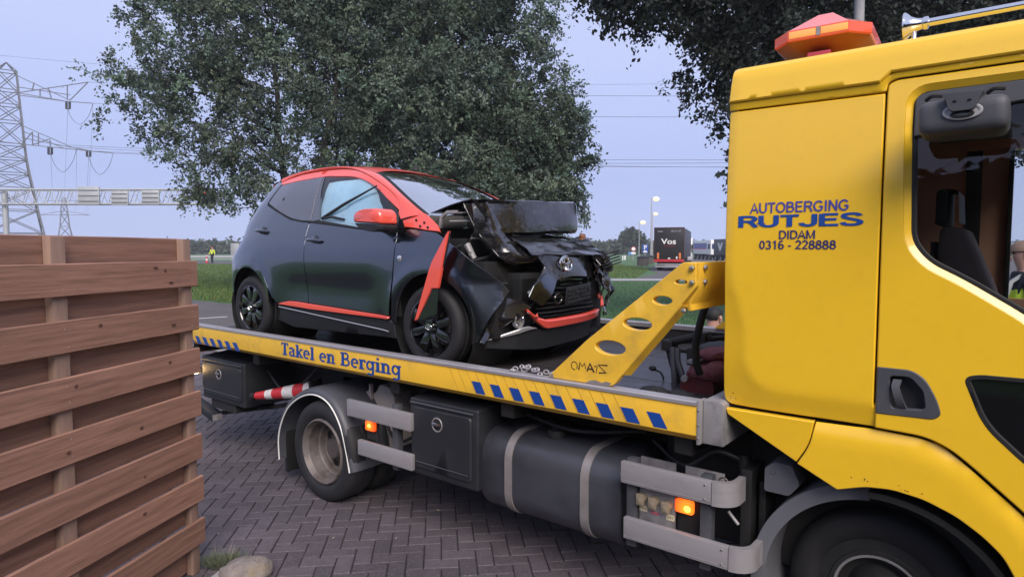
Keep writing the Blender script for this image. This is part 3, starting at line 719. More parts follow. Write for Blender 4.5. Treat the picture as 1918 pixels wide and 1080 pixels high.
for x in (-0.45, -0.25):
    m = MB(); m.tube([(x, -0.08, 0), (x, -0.08, 2.3)], 0.045, 6); m.build('post', M['galv'], sb)

# right: street lamps, parking sign, waste bins, small road signs
M['lamp_lit'] = pmat('lit_sodium_lamp', (1, 0.8, 0.5), emit=(1.0, 0.58, 0.20), estr=0.95)
M['pole'] = pmat('pole_grey', (0.34, 0.34, 0.36), rough=0.6, var=0.1, vscale=2)
def lamp_post(px, ytop, Y, label, hs=1.0, dirx=1, base=0.0):
    p = at(px, ytop, Y); h = p.z
    t = thing('street_lamp', label, 'street lamp', (p.x, Y, base), 0, 'lit street lamps of the car park')
    m = MB(); m.tube([(0, 0, 0), (0, 0, 1.2), (0, 0, h)], [0.11, 0.10, 0.06], 10); m.build('pole', M['pole'], t)
    m = MB(); m.tube([(0, 0, h), (0.25*dirx*hs, -0.05, h+0.06), (0.9*dirx*hs, -0.1, h+0.10)], [0.06, 0.07, 0.10*hs], 8); hd = m.build('lamp_head', M['pole'], t)
    m = MB(); m.sphere((0.62*dirx*hs, -0.12, h-0.06), (0.46*hs, 0.30*hs, 0.32*hs), 12, 8); m.build('lit_bowl', M['lamp_lit'], hd)
    return t
lamp_post(1197.5, 416, 142, 'lit street lamp, lowest and leftmost, above the parking sign', 1.25)
lamp_post(1220.5, 372, 92, 'tallest lit street lamp above the dark trailer', 1.0)
lamp_post(1222.5, 400, 126, 'small lit street lamp just below and behind the tallest one', 0.9)
p = at(1610, 0, 13.5)
t = thing('street_lamp', 'pale grey lamp pole rising behind the orange roof beacon', 'street lamp', (p.x, 13.5, 0), 0)
m = MB(); m.tube([(0, 0, 0), (0, 0, 1.4), (0, 0, 9.5)], [0.12, 0.115, 0.09], 16); m.build('pole', M['concrete'], t)
m = MB(); m.tube([(0, 0, 9.5), (0.5, 0.2, 9.7), (1.1, 0.5, 9.75)], [0.06, 0.07, 0.12], 8); m.build('lamp_head', M['pole'], t)
M['signblue'] = pmat('sign_blue', (0.015, 0.07, 0.33), rough=0.5)
p = at(1208.5, 466, 73)
t = thing('parking_sign', 'square blue parking sign with white letter P and a small car', 'road sign', (p.x, 73, 0), 0)
m = MB(); m.box(-0.34, -0.03, 1.42, 0.34, 0.0, 2.40); bd = m.build('board', M['signblue'], t, bevel=0.02)
m = MB(); text_on(m, 'P', -0.14, 1.82, 0.18, 2.32, lambda u, v: (u, -0.036, v), 0.02); m.prism([(-0.24, 1.50), (0.24, 1.50), (0.26, 1.60), (0.16, 1.63), (0.10, 1.72), (-0.10, 1.72), (-0.17, 1.63), (-0.26, 1.60)], 'Y', -0.034, -0.031); m.build('symbol', M['white'], bd, smooth=0, normals=False)
m = MB(); m.tube([(0, 0.05, 0), (0, 0.05, 2.3)], 0.04, 8); m.build('post', M['pole'], t)
p = at(1186.5, 468, 110)
t = thing('road_sign', 'small round white sign with red ring on a thin post', 'road sign', (p.x, 110, 0), 0)
m = MB(); m.lathe([(0, 0.0), (0, 0.42), (-0.03, 0.42), (-0.03, 0.30)], (0, 0, 1.9), 'Y', 20); r_ = m.build('ring', M['red'], t)
m = MB(); m.lathe([(-0.032, 0.31), (-0.032, 0.0)], (0, 0, 1.9), 'Y', 20); m.box(-0.38, -0.03, 1.02, 0.38, 0, 1.35); m.build('face', M['white'], t, smooth=0)
m = MB(); m.tube([(0, 0.05, 0), (0, 0.05, 2.2)], 0.05, 6); m.build('post', M['pole'], t)
p = at(1181, 474.5, 112)
t = thing('road_sign', 'low pale blue direction sign left of the round sign', 'road sign', (p.x, 112, 0), 0)
m = MB(); m.box(-0.42, -0.03, 0.85, 0.42, 0, 1.35); m.build('board', pmat('faded_blue', (0.10, 0.24, 0.52), rough=0.5), t)
for x in (-0.3, 0.3):
    m = MB(); m.tube([(x, 0.03, 0), (x, 0.03, 1.3)], 0.03, 6); m.build('post', M['pole'], t)
for i, (px, py) in enumerate(((1166.5, 484), (1174, 484), (1179, 483))):
    p = at(px, py, 108); m = MB(); m.box(-0.09, -0.09, 0, 0.09, 0.09, 0.75); o = m.build('marker_post', M['white'], None, bevel=0.02); o.location = (p.x, 108+i*2, -0.02)
    tag(o, ('short white marker post, leftmost of three in the far grass', 'short white marker post, middle of three in the far grass', 'short white marker post, rightmost of three, by the blue sign')[i], 'post', 'white marker posts in the far grass')
M['binwood'] = pmat('weathered_wood', (0.085, 0.075, 0.070), rough=0.85, var=0.3, vscale=4)
for px, Y, lb in ((1204, 73, 'round wood-clad waste bin with a dark lid, nearer of the two on the verge'), (1214.5, 82, 'wood-clad waste bin with a dark lid, behind the nearer one')):
    p = at(px, 497, Y); t = thing('waste_bin', lb, 'waste bin', (p.x, Y, -0.02), 0, 'waste bins on the verge')
    m = MB(); m.lathe([(0, 0.0), (0, 0.58), (0.92, 0.62), (0.92, 0.0)], (0, 0, 0), 'Z', 20); m.build('drum', M['chassis'], t)
    for k in range(20):
        a_ = k/20*2*math.pi; m = MB(); m.m = Matrix.Rotation(a_, 4, 'Z'); m.box(0.60, -0.085, 0.02, 0.645, 0.085, 0.9); m.build('slat', M['binwood'], t)
    m = MB(); m.lathe([(0.92, 0.72), (0.98, 0.72), (1.18, 0.25), (1.2, 0.0)], (0, 0, 0), 'Z', 20); m.build('lid', M['blackpl'], t, smooth=60)

# lorries
M['trailerblk'] = pmat('black_trailer', (0.012, 0.011, 0.013), rough=0.45, coat=0.2, var=0.2, vscale=1)
M['trailerside'] = pmat('grey_curtain', (0.050, 0.050, 0.062), rough=0.5, var=0.15, vscale=1)
M['orange'] = pmat('orange_marker', (0.62, 0.17, 0.05), rough=0.5)
def wheel_simple(t, x, y, z, r, w):
    m = MB(); m.lathe([(-w/2, 0.0), (-w/2, r*0.94), (-w/2+0.03, r), (w/2-0.03, r), (w/2, r*0.94), (w/2, 0.0)], (x, y, z), 'X', 20); wh = m.build('wheel', M['tyre'], t)
    m = MB(); m.lathe([(-w/2-0.01, 0.0), (-w/2-0.012, r*0.5)], (x, y, z), 'X', 16); m.build('hub', M['alud'], wh)
p = at(1224.5, 507, 56.0)
vt = thing('lorry_trailer', 'black box trailer with white lettering seen from behind', 'trailer', (p.x, 56, -0.012), R(-18))
m = MB(); m.box(0, 0.02, 1.12, 2.55, 13.5, 3.72); m.build('body', M['trailerside'], vt, bevel=0.02)
m = MB(); m.box(0.04, -0.04, 1.0, 2.51, 0.018, 3.70); dr = m.build('rear_doors', M['trailerblk'], vt, bevel=0.015)
m = MB(); text_on(m, 'Vos', 0.60, 2.32, 1.86, 2.80, lambda u, v: (u, -0.046, v), 0.018); dm = m.build('lettering', M['white'], dr, smooth=0, normals=False)
m = MB(); text_on(m, 'OR-41-47', 1.42, 3.38, 2.26, 3.52, lambda u, v: (u, -0.046, v), 0.01); m.build('number_lettering', M['alu'], dr, smooth=0, normals=False)
m = MB(); m.add([(0.30, -0.046, 3.40), (0.74, -0.046, 3.40), (0.74, -0.046, 3.46), (0.30, -0.046, 3.46)], [(0, 1, 2, 3)]); m.build('white_sticker', M['alu'], dr, smooth=0, normals=False)
m = MB(); text_on(m, 'LOGISTICS', 0.86, 2.12, 1.80, 2.22, lambda u, v: (u, -0.046, v), 0.0); m.build('red_lettering', M['red'], dr, smooth=0, normals=False)
m = MB(); m.box(-0.01, -0.06, 3.70, 2.56, 0.3, 3.78); m.box(-0.012, -0.05, 1.0, 0.038, 0.3, 3.70); m.box(2.512, -0.05, 1.0, 2.562, 0.3, 3.70); m.build('rear_frame', pmat('dark_red_frame', (0.05, 0.012, 0.014), rough=0.5), vt)
m = MB(); m.box(0.0, -0.08, 0.78, 2.55, 0.1, 1.0); m.build('red_bar', pmat('trailer_red', (0.42, 0.02, 0.03), rough=0.4), vt, bevel=0.01)
for x in (0.27, 2.12):
    m = MB(); m.box(x, -0.07, 1.05, x+0.17, -0.045, 1.58); m.build('marker_board', M['orange'], vt)
m = MB(); m.box(1.20, -0.10, 1.04, 1.40, -0.06, 1.14); m.box(1.88, -0.07, 1.06, 2.0, -0.045, 1.26); m.build('number_plate', M['white'], vt)
m = MB(); m.box(0.1, -0.05, 0.30, 2.45, 0.05, 0.44); m.box(0.08, -0.06, 0.52, 2.47, 0.06, 0.62); m.build('under_run_bar', M['alu'], vt, bevel=0.01)
m = MB(); m.box(0.3, 0.3, 0.5, 2.25, 13, 1.1); m.build('chassis', M['chassis'], vt)
for y in (2.2, 3.5, 4.8):
    for x in (0.3, 2.25): wheel_simple(vt, x, y, 0.5, 0.5, 0.38)
def lorry(name, label, x, y0, y1, ztop, side, front, window=True, letter=None, stripe=None):
    t = thing(name, label, 'lorry', (x, y0, -0.012), 0)
    m = MB(); m.box(0, 0, 1.0, 2.5, y1-y0, ztop); b = m.build('body', side, t, bevel=0.03)
    m = MB(); m.box(0.2, 0.2, 0.4, 2.3, y1-y0-0.2, 1.0); m.build('chassis', M['chassis'], t)
    for y in np.linspace(0.8, y1-y0-0.8, 4 if y1-y0 > 6 else 2): wheel_simple(t, 0.2, float(y), 0.48, 0.48, 0.35); wheel_simple(t, 2.3, float(y), 0.48, 0.48, 0.35)
    return t, b
t, b = lorry('white_lorry', 'white lorry cab front just right of the black trailer', 21.8, 86, 92, 3.35, M['white'], None)
m = MB(); m.box(0.1, -0.03, 1.75, 2.3, 0.0, 2.55); m.build('windscreen', M['black'], t); m = MB(); m.box(2.34, -0.3, 1.9, 2.5, -0.1, 2.5); m.box(2.34, -0.3, 1.5, 2.5, -0.1, 1.75); m.build('mirror', M['black'], t)
m = MB(); m.box(0.0, -0.06, 0.35, 2.5, 0.3, 0.95); m.build('bumper', M['alu'], t, bevel=0.04)
t, b = lorry('container_lorry', 'white lorry with blue and pink graphics on its trailer side', 34.3, 112.3, 121, 3.4, M['white'], None)
m = MB(); m.box(-0.02, 0.3, 2.0, 0.0, 8.4, 2.95); m.build('blue_band', pmat('graphics_blue', (0.16, 0.15, 0.38), rough=0.5), b)
m = MB(); m.box(-0.022, 0.3, 1.85, 0.0, 8.4, 1.998); m.build('pink_band', pmat('graphics_pink', (0.62, 0.12, 0.22), rough=0.5), b)
m = MB(); m.box(-0.1, -2.3, 0.9, 2.4, -0.2, 3.45); cb = m.build('cab', M['white'], t, bevel=0.12); m = MB(); m.box(-0.13, -1.9, 1.9, -0.102, -0.7, 2.8); m.box(0.1, -2.34, 1.9, 2.2, -2.302, 2.8); m.build('cab_window', pmat('blue_glass', (0.02, 0.03, 0.12), rough=0.1), cb)
wheel_simple(t, 0.15, -1.4, 0.48, 0.48, 0.35)
t, b = lorry('curtain_lorry', 'dark grey curtain-sided lorry with a white letter beside the tow cab', 30.6, 88, 97, 3.35, M['trailerside'], None)
m = MB(); text_on(m, 'V', 0, 0, 1, 1, lambda u, v: (-0.012, 7.2-2.4*u, 1.6+1.2*v), 0.06); m.build('lettering', M['white'], b, smooth=0, normals=False)

# ------------------------------------------------------------------ trees
grp = 'poplars behind the car'
tree('poplar_tree', 'leftmost poplar with long boughs reaching over the gantry', 'tree', (-9.6, 28, 0), [(-9.6, 28, -1.0, 0.5, 12), (-9.3, 28.2, 2.0, 0.5, 12)],
     [(-13.4, 28, 9.8, 3.9, 3, 3.9), (-14.6, 28, 8.9, 3.0, 2.2, 1.5), (-12.2, 27.5, 6.0, 2.6, 2.4, 2.0), (-10.6, 27, 4.6, 2.3, 2.2, 1.7), (-9, 28, 8, 3.3, 3, 3.8), (-11.5, 28.5, 13.5, 4.2, 3.6, 3.5), (-14.2, 28, 12.5, 2.6, 2.2, 1.6), (-12.7, 27, 4.2, 1.5, 1.4, 1.0), (-16.6, 28, 9.3, 1.5, 1.2, 0.8), (-16.2, 28, 11.2, 1.2, 1.0, 0.8), (-15.6, 28, 7.1, 1.1, 1.0, 0.9)], 640, 130, 0.066, M['leaf'], 0.50, grp, limbs=46, inner=0.12)
tree('poplar_tree', 'dense middle poplar whose trunks show above the car roof', 'tree', (-6.4, 30, 0), [(-6.9, 30, -1.2, 0, 14), (-6.3, 30.1, 0.3, 0.6, 15), (-5.7, 30, 1.6, 0.2, 14)],
     [(-6.8, 30, 8.5, 3.6, 3.4, 4.2), (-5.4, 30, 13, 4.0, 3.6, 4), (-8.6, 29, 12.5, 3.6, 3, 3.4), (-7.4, 28.5, 4.9, 2.6, 2.4, 1.7), (-4.0, 29, 9, 3, 3, 4)], 560, 180, 0.068, M['leaf'], 0.54, grp, limbs=30)
tree('poplar_tree', 'broad bushy poplar behind the crumpled bonnet', 'tree', (-1.6, 27.5, 0), [(-1.9, 27.5, -0.6, 0, 11), (-1.3, 27.6, 0.8, 0.3, 10), (-0.9, 27.4, 1.8, 0.0, 8)],
     [(-2.6, 27.5, 8.0, 3.0, 2.8, 4.0), (0.2, 27.5, 7.2, 3.0, 2.8, 3.8), (1.5, 27.5, 6.0, 2.2, 2.2, 3.0), (-2.8, 27, 4.4, 2.6, 2.4, 2.2), (0.6, 26.8, 4.0, 2.6, 2.2, 2.2), (-1.0, 28, 12.2, 3.2, 3, 2.8)], 680, 170, 0.066, M['leaf'], 0.50, grp, limbs=46)
tree('roadside_tree', 'dark tree overhanging the tow truck cab from the upper right', 'tree', (8.6, 16.5, 0), [(8.6, 16.5, -1.2, 0, 8), (8.9, 16.5, 1.6, 0.3, 9)],
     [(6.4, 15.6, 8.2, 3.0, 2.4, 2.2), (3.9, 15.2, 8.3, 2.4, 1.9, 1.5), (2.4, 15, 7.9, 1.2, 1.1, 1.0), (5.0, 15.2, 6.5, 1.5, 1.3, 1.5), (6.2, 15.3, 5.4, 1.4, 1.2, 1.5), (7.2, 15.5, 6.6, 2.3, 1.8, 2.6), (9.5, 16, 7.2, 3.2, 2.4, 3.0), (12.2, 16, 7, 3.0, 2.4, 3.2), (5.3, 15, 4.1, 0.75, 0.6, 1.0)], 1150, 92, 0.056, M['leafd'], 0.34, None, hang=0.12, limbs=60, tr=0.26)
tree('field_tree', 'lone round tree on the misty right horizon left of the lamps', 'tree', (36.5, 195, 0), [(36.5, 195, 0, 0, 6)],
     [(36.4, 195, 5.3, 3.6, 3, 3.0), (38.8, 195, 4.4, 2.2, 2, 2.0), (35, 195, 5.6, 2.4, 2, 1.8)], 160, 26, 0.30, M['leaff'], 0.7, None, limbs=10, tr=0.35)
def treeline(name, spans, Y, hgt, nclump):
    cl = []
    for (x0, x1, h0, h1) in spans:
        k = int(nclump*abs(x1-x0)/100)+4
        for i in range(k):
            t = rng.uniform(); h = h0+(h1-h0)*t; h *= 0.75+0.5*abs(noise.noise((t*(x1-x0)*0.12+x0, Y*0.01, 0))); cl.append((x0+(x1-x0)*t, Y+rng.uniform(-6, 6), h*rng.uniform(0.02, 1.0)))
    return tag(leaves(name, np.array(cl), np.full(len(cl), 0.9), 16, 0.75, M['leaff'], None, light=(0.8, 1.2)), kind='stuff')
treeline('far_woods', [(-190, -120, 4.0, 4.6), (-132, -104, 5.0, 6.2), (-140, -60, 3.4, 4.6)], 240, 4, 500)
treeline('far_woods', [(22, 62, 4.4, 5.0), (30, 100, 3.4, 4.2), (10, 60, 2.4, 3.0)], 230, 4, 600)
treeline('far_woods', [(-420, 420, 5.5, 7.5)], 420, 6, 260)

# unseen leafy screen added behind the camera so paint and glass mirror something dark
hd = thing('added_hedge', 'tall dark screen of leaves added out of view, to darken what paint and glass mirror', 'added_hedge', (0, -12, 0))
m = MB(); P = []
for j in range(9):
    z = 5.3*j/8; P.append([(x, (1.0 if j < 8 else 0.2)+0.35*noise.noise((x*0.5, z*0.7, 3)), z+0.5*noise.noise((x*0.35, z, 7))*(j > 3)) for x in np.linspace(-45, 45, 120)])
m.grid(P); m.build('added_hedge_body', pmat('added_hedge_dark', (0.018, 0.024, 0.014), rough=0.9, var=0.5, vscale=1.5), hd, smooth=60)
k = 1300; cl = np.stack([rng.uniform(-45, 45, k), rng.uniform(0.6, 1.5, k), rng.uniform(0.1, 5.8, k)], 1); leaves('foliage', cl, np.full(k, 0.5), 14, 0.18, M['leafd'], hd)
# ------------------------------------------------------------------ the tow truck (local X forward, Y away from us, Z up)
tow = thing('tow_truck', 'yellow flatbed tow truck carrying the crashed car', 'tow truck', TO, YAW)
def side_at(y): return lambda u, v: (u, y, v)
M['lining'] = pmat('brown_lining', (0.50, 0.27, 0.18), rough=0.8, var=0.15, vscale=3)
M['seatcloth'] = pmat('seat_cloth', (0.15, 0.11, 0.10), rough=0.9, var=0.2, vscale=6)
M['cabglass'] = glass_mat('cab_glass', (0.80, 0.84, 0.84), 0.0)
M['darkglass'] = pmat('kerb_window_glass', (0.004, 0.004, 0.005), rough=0.04, spec=0.5)

# ---- wheels
def wheel_ring(mb, prof, c, sgn, n=48): mb.lathe([(c[1]+sgn*a, r) for a, r in prof], (c[0], 0, c[2]), 'Y', n)
M['rustdark'] = pmat('dark_wheel_disc', (0.075, 0.062, 0.060), rough=0.7, var=0.3, vscale=12, dirt=(0.03, 0.022, 0.02), dirt_amt=0.8, dscale=12)
def truck_wheel(cx, cy, cz, r, sgn=1, dish=True, dual=False):
    wd = 0.24
    m = MB(); k = r/0.383
    wheel_ring(m, [(0.02, 0.245*k), (0.0, 0.262*k), (-0.012, 0.30*k), (-0.004, 0.345*k), (0.014, 0.371*k), (0.04, 0.381*k), (0.07, r), (0.115, r), (0.12, r-0.012), (0.13, r-0.012), (0.135, r), (wd-0.05, r), (wd-0.02, 0.372*k), (wd, 0.33*k), (wd, 0.24*k)], (cx, cy, cz), sgn)
    w_ = m.build('wheel', M['tyre'], tow, smooth=38)
    m = MB()
    if dish:
        wheel_ring(m, [(0.012, 0.250*k), (-0.004, 0.244*k), (-0.006, 0.236*k), (0.004, 0.230*k), (0.02, 0.224*k), (0.035, 0.214*k), (0.05, 0.2135*k), (0.115, 0.205*k), (0.125, 0.196*k), (0.165, 0.190*k), (0.18, 0.178*k)], (cx, cy, cz), sgn)
        rm = m.build('rim', M['rustrim'], w_, smooth=30)
        m = MB(); wheel_ring(m, [(0.18, 0.179*k), (0.178, 0.150*k), (0.185, 0.110*k), (0.175, 0.09*k), (0.11, 0.082*k), (0.095, 0.07*k), (0.09, 0.0)], (cx, cy, cz), sgn); m.build('wheel_disc', M['rustdark'], w_, smooth=30)
        for q in range(8):
            a = q*math.pi/4+0.35; m = MB(); wheel_ring(m, [(0.1755, 0.034), (0.175, 0.0)], (cx+math.cos(a)*0.150*k, cy, cz+math.sin(a)*0.150*k), sgn, 12); m.build('hand_hole', M['black'], w_, smooth=0)
        m = MB()
        for q in range(8):
            a = q*math.pi/4; wheel_ring(m, [(0.18, 0.014), (0.15, 0.014), (0.145, 0.0)], (cx+math.cos(a)*0.098*k, cy, cz+math.sin(a)*0.098*k), sgn, 6)
        m.build('wheel_nut', M['rustrim'], w_, smooth=20)
    else:
        k *= 0.83; wheel_ring(m, [(0.012, 0.31*k), (0.006, 0.27*k), (0.004, 0.250*k), (-0.002, 0.244*k), (-0.003, 0.222*k), (0.01, 0.212*k), (0.04, 0.20*k), (0.045, 0.16*k), (0.0, 0.13*k), (-0.02, 0.12*k), (-0.045, 0.10*k), (-0.06, 0.07*k), (-0.065, 0.0)], (cx, cy, cz), sgn)
        rm = m.build('rim', M['chassis'], w_, smooth=30)
        m = MB(); wheel_ring(m, [(-0.004, 0.224*k), (-0.009, 0.220*k), (-0.009, 0.212*k), (0.004, 0.206*k)], (cx, cy, cz), sgn); m.build('rim_edge', M['alud'], w_)
        m = MB(); wheel_ring(m, [(-0.04, 0.085*k), (-0.075, 0.075*k), (-0.085, 0.05*k), (-0.088, 0.0)], (cx, cy, cz), sgn, 24); m.build('hub', M['alu'], w_, smooth=30)
    return w_
truck_wheel(-4.07, 0.0, 0.375, 0.383)
truck_wheel(-4.07, 0.29, 0.375, 0.383)
truck_wheel(-4.07, 2.30, 0.375, 0.383, -1)
truck_wheel(-0.435, 0.33, 0.374, 0.377, 1, False)
truck_wheel(-0.435, 1.98, 0.374, 0.377, -1, False)

# ---- chassis
m = MB()
for y in (0.72, 1.50): m.box(-6.4, y, 0.52, 0.85, y+0.09, 0.80)
m.box(-6.45, 0.55, 0.80, -1.2, 0.66, 0.995); m.box(-6.45, 1.62, 0.80, -1.2, 1.73, 0.995)
for x in (-6.3, -5.2, -3.4, -2.4, -1.3): m.box(x, 0.1, 0.90, x+0.10, 2.45, 1.0)
m.box(-4.25, 0.3, 0.28, -3.9, 2.0, 0.47); m.box(-0.55, 0.4, 0.30, -0.28, 2.0, 0.45)
m.box(-1.02, 0.42, 0.35, 0.6, 1.9, 1.12); m.box(-1.52, 0.5, 0.35, -1.0, 1.6, 0.95)
m.box(-3.6, 0.55, 0.4, -2.6, 1.7, 0.9); m.box(-5.3, 0.6, 0.45, -4.6, 1.7, 0.88)
m.build('chassis', M['chassis'], tow, bevel=0.008, seg=1)
m = MB()
m.tube([(-1.02, 0.30, 0.9), (-1.0, 0.30, 0.6), (-0.98, 0.34, 0.42)], 0.03, 8); m.tube([(-0.98, 0.22, 0.86), (-0.965, 0.22, 0.4)], 0.018, 8); m.box(-1.0, 0.2, 0.35, -0.95, 0.4, 0.86); m.box(-0.93, 0.25, 0.55, -0.90, 0.4, 0.80)
m.build('bracket', M['chassis'], tow, bevel=0.004)
for k, pth in enumerate(([(-1.5, 0.30, 0.88), (-1.3, 0.24, 0.80), (-1.15, 0.26, 0.90), (-1.0, 0.3, 0.86)], [(-3.7, 0.30, 0.62), (-3.5, 0.26, 0.50), (-3.3, 0.3, 0.60), (-3.12, 0.3, 0.72)], [(-2.5, 0.30, 0.92), (-2.0, 0.24, 0.86), (-1.55, 0.3, 0.92)], [(-5.3, 0.3, 0.80), (-4.9, 0.25, 0.66), (-4.6, 0.35, 0.9)])):
    m = MB(); m.tube(catmull(pth, 6), 0.012, 8); m.build('air_hose', M['blackpl'], tow, smooth=60)
m = MB(); m.torus((-1.07, 0.16, 0.79), 0.022, 0.022, 0.004, 16, 6); m.build('ring_bolt', M['steel'], tow)
m = MB(); m.tube([(-1.04, 0.15, 0.66), (-0.995, 0.16, 0.605)], 0.008, 6); m.build('lever', M['alud'], tow)

# ---- bed: side beams, floor plates, end plate
BX0, BX1 = -6.62, -1.142
m = MB(); m.prism([(0.0, 1.038), (0.0, 1.178), (0.062, 1.178), (0.062, 1.008), (0.050, 1.003)], 'X', BX0, BX1)
beam = m.build('side_beam', M['yellow_bed'], tow, smooth=20, bevel=0.002)
m = MB(); m.prism([(-0.006, 1.1785), (-0.006, 1.194), (-0.002, 1.199), (0.066, 1.199), (0.07, 1.194), (0.07, 1.1785)], 'X', BX0, BX1); m.build('top_strip', M['alu'], beam, smooth=20)
m = MB(); m.prism([(2.50, 1.0), (2.50, 1.19), (2.56, 1.19), (2.56, 1.0)], 'X', BX0, BX1); fb = m.build('side_beam', M['chassis'], tow, bevel=0.003)
m = MB(); m.prism([(2.488, 1.1905), (2.488, 1.225), (2.492, 1.23), (2.566, 1.23), (2.57, 1.225), (2.57, 1.1905)], 'X', BX0, BX1); m.build('top_strip', M['alu'], fb, smooth=20)
for i in range(5):
    xa = BX0+(BX1-BX0)*i/5; xb = BX0+(BX1-BX0)*(i+1)/5
    for (ya, yb) in ((0.064, 0.86), (0.864, 1.70), (1.704, 2.498)):
        m = MB(); m.box(xa+0.003, ya+0.002, 1.045, xb-0.003, yb-0.002, 1.073); m.build('floor_plate', M['floor'], tow, bevel=0.004, seg=1)
m = MB(); m.box(BX0, 0.05, 1.002, BX1, 2.5, 1.043); m.build('bed_frame', M['chassis'], tow)
m = MB(); m.box(BX1+0.001, -0.004, 0.998, BX1+0.016, 0.075, 1.204); m.build('beam_end', M['alud'], tow, bevel=0.003)
m = MB(); m.prism([(BX1+0.018, 1.0), (BX1+0.018, 1.203), (BX1+0.10, 1.203), (BX1+0.115, 1.19), (BX1+0.115, 1.0)], 'Y', 0.03, 2.5); m.build('end_plate', M['alud'], tow, bevel=0.004)
m = MB()
for z in (1.03, 1.09, 1.16): m.lathe([(-0.0045, 0.006), (-0.008, 0.004), (-0.009, 0.0)], (BX1+0.009, 0, z), 'Y', 8)
m.build('rivet', M['steel'], tow)
# blue slanted blocks and lettering on the beam
k = 0
for x0, dx, h0, h1, sl, n in ((-6.45, 0.137, 1.089, 1.020, 0.058, 9), (-2.542, 0.1432, 1.114, 1.044, 0.040, 9)):
    for q in range(n):
        x = x0+dx*q; m = MB(); m.add([(x, -0.0012, h0), (x+0.072, -0.0012, h0), (x+0.072+sl, -0.0012, h1), (x+sl, -0.0012, h1)], [(3, 2, 1, 0)]); m.build('blue_block', M['blue'], beam, smooth=0, normals=False)
M['tape'] = pmat('tape_edge', (0.40, 0.21, 0.02), rough=0.6)
m = MB()
for q in range(17):
    x = -2.70+0.0716*2*q*0.5+0.02; m.add([(x-0.05, -0.0008, 1.176), (x-0.047, -0.0008, 1.176), (x+0.033, -0.0008, 1.04), (x+0.030, -0.0008, 1.04)], [(3, 2, 1, 0)])
m.build('tape_edge', M['tape'], beam, smooth=0, normals=False)

def ribbon(mb, pts, w, fmap, lift):
    P = [Vector(p) for p in pts]; n = len(P); Lf = []; Rt = []
    for i in range(n):
        a = (P[i]-P[i-1]) if i > 0 else (P[1]-P[0]); b = (P[i+1]-P[i]) if i < n-1 else a
        a = a.normalized(); b = b.normalized(); na, nb = Vector((-a.y, a.x)), Vector((-b.y, b.x)); q = na+nb
        q = q/max(0.5, q.dot(na)) if q.length > 1e-6 else na
        ww = w[i] if isinstance(w, (list, tuple)) else w
        Lf.append(P[i]+q*ww/2); Rt.append(P[i]-q*ww/2)
    vs = [fmap(p.x, p.y, lift) for p in Rt]+[fmap(p.x, p.y, lift) for p in Lf]
    mb.add(vs, [(i, i+1, n+i+1, n+i) for i in range(n-1)])
def arc(cx, cy, rx, ry, a0, a1, n=10): return [(cx+rx*math.cos(R(a0+(a1-a0)*i/n)), cy+ry*math.sin(R(a0+(a1-a0)*i/n))) for i in range(n+1)]
S_ = 0.19; SF = 0.115                        # stem and serif thickness, cap height = 1
def serif(x, y, w=0.30): return ([(x-w/2, y), (x+w/2, y)], SF)
G = {
 'T': (0.62, [([(0.31, 0), (0.31, 1)], S_), serif(0.31, 0.05, 0.36), ([(0.02, 0.95), (0.60, 0.95)], SF), ([(0.055, 1.0), (0.055, 0.74)], 0.08), ([(0.565, 1.0), (0.565, 0.74)], 0.08)]),
 'a': (0.56, [([(0.40, 0.05), (0.40, 0.5)]+arc(0.24, 0.5, 0.16, 0.17, 0, 165, 8), 0.14), (arc(0.24, 0.2, 0.15, 0.16, 95, 320, 12), 0.13), ([(0.24, 0.40), (0.40, 0.43)], 0.10), ([(0.36, 0.05), (0.54, 0.05)], SF)]),
 'k': (0.60, [([(0.16, 0), (0.16, 1)], S_), serif(0.16, 0.05, 0.32), ([(0.0, 0.95), (0.2, 0.95)], SF), ([(0.20, 0.30), (0.46, 0.66)], 0.10), ([(0.28, 0.40), (0.48, 0.06)], 0.15), serif(0.46, 0.66, 0.24), serif(0.48, 0.05, 0.24)]),
 'e': (0.54, [(arc(0.27, 0.35, 0.19, 0.29, 0, 310, 20), 0.14), ([(0.10, 0.37), (0.50, 0.37)], 0.10)]),
 'l': (0.34, [([(0.17, 0), (0.17, 1)], S_), serif(0.17, 0.05, 0.33), ([(0.01, 0.95), (0.2, 0.95)], SF)]),
 'n': (0.64, [([(0.16, 0), (0.16, 0.70)], S_), ([(0.01, 0.65), (0.2, 0.65)], SF), serif(0.16, 0.05, 0.30), (arc(0.32, 0.48, 0.15, 0.17, 150, 0, 8)+[(0.47, 0.0)], 0.145), serif(0.48, 0.05, 0.29)]),
 'B': (0.70, [([(0.17, 0), (0.17, 1)], S_), ([(0.0, 0.95), (0.36, 0.95)]+arc(0.36, 0.745, 0.17, 0.205, 90, -90, 8)+[(0.2, 0.54)], 0.12), ([(0.2, 0.53), (0.38, 0.53)]+arc(0.38, 0.295, 0.21, 0.235, 90, -90, 8)+[(0.0, 0.06)], 0.12)]),
 'r': (0.46, [([(0.16, 0), (0.16, 0.70)], S_), ([(0.01, 0.65), (0.2, 0.65)], SF), serif(0.17, 0.05, 0.32), (arc(0.32, 0.47, 0.13, 0.19, 160, 60, 6)+[(0.42, 0.52)], 0.13)]),
 'g': (0.58, [(arc(0.25, 0.37, 0.17, 0.28, 20, 340, 18), 0.13), ([(0.45, 0.70), (0.45, -0.08)]+arc(0.28, -0.10, 0.17, 0.17, 0, -150, 8), 0.14), ([(0.42, 0.65), (0.57, 0.65)], SF)]),
 'i': (0.34, [([(0.17, 0), (0.17, 0.70)], S_), serif(0.17, 0.05, 0.33), ([(0.01, 0.65), (0.2, 0.65)], SF), ([(0.17, 0.84), (0.17, 1.0)], 0.16)]),
 ' ': (0.34, [])}
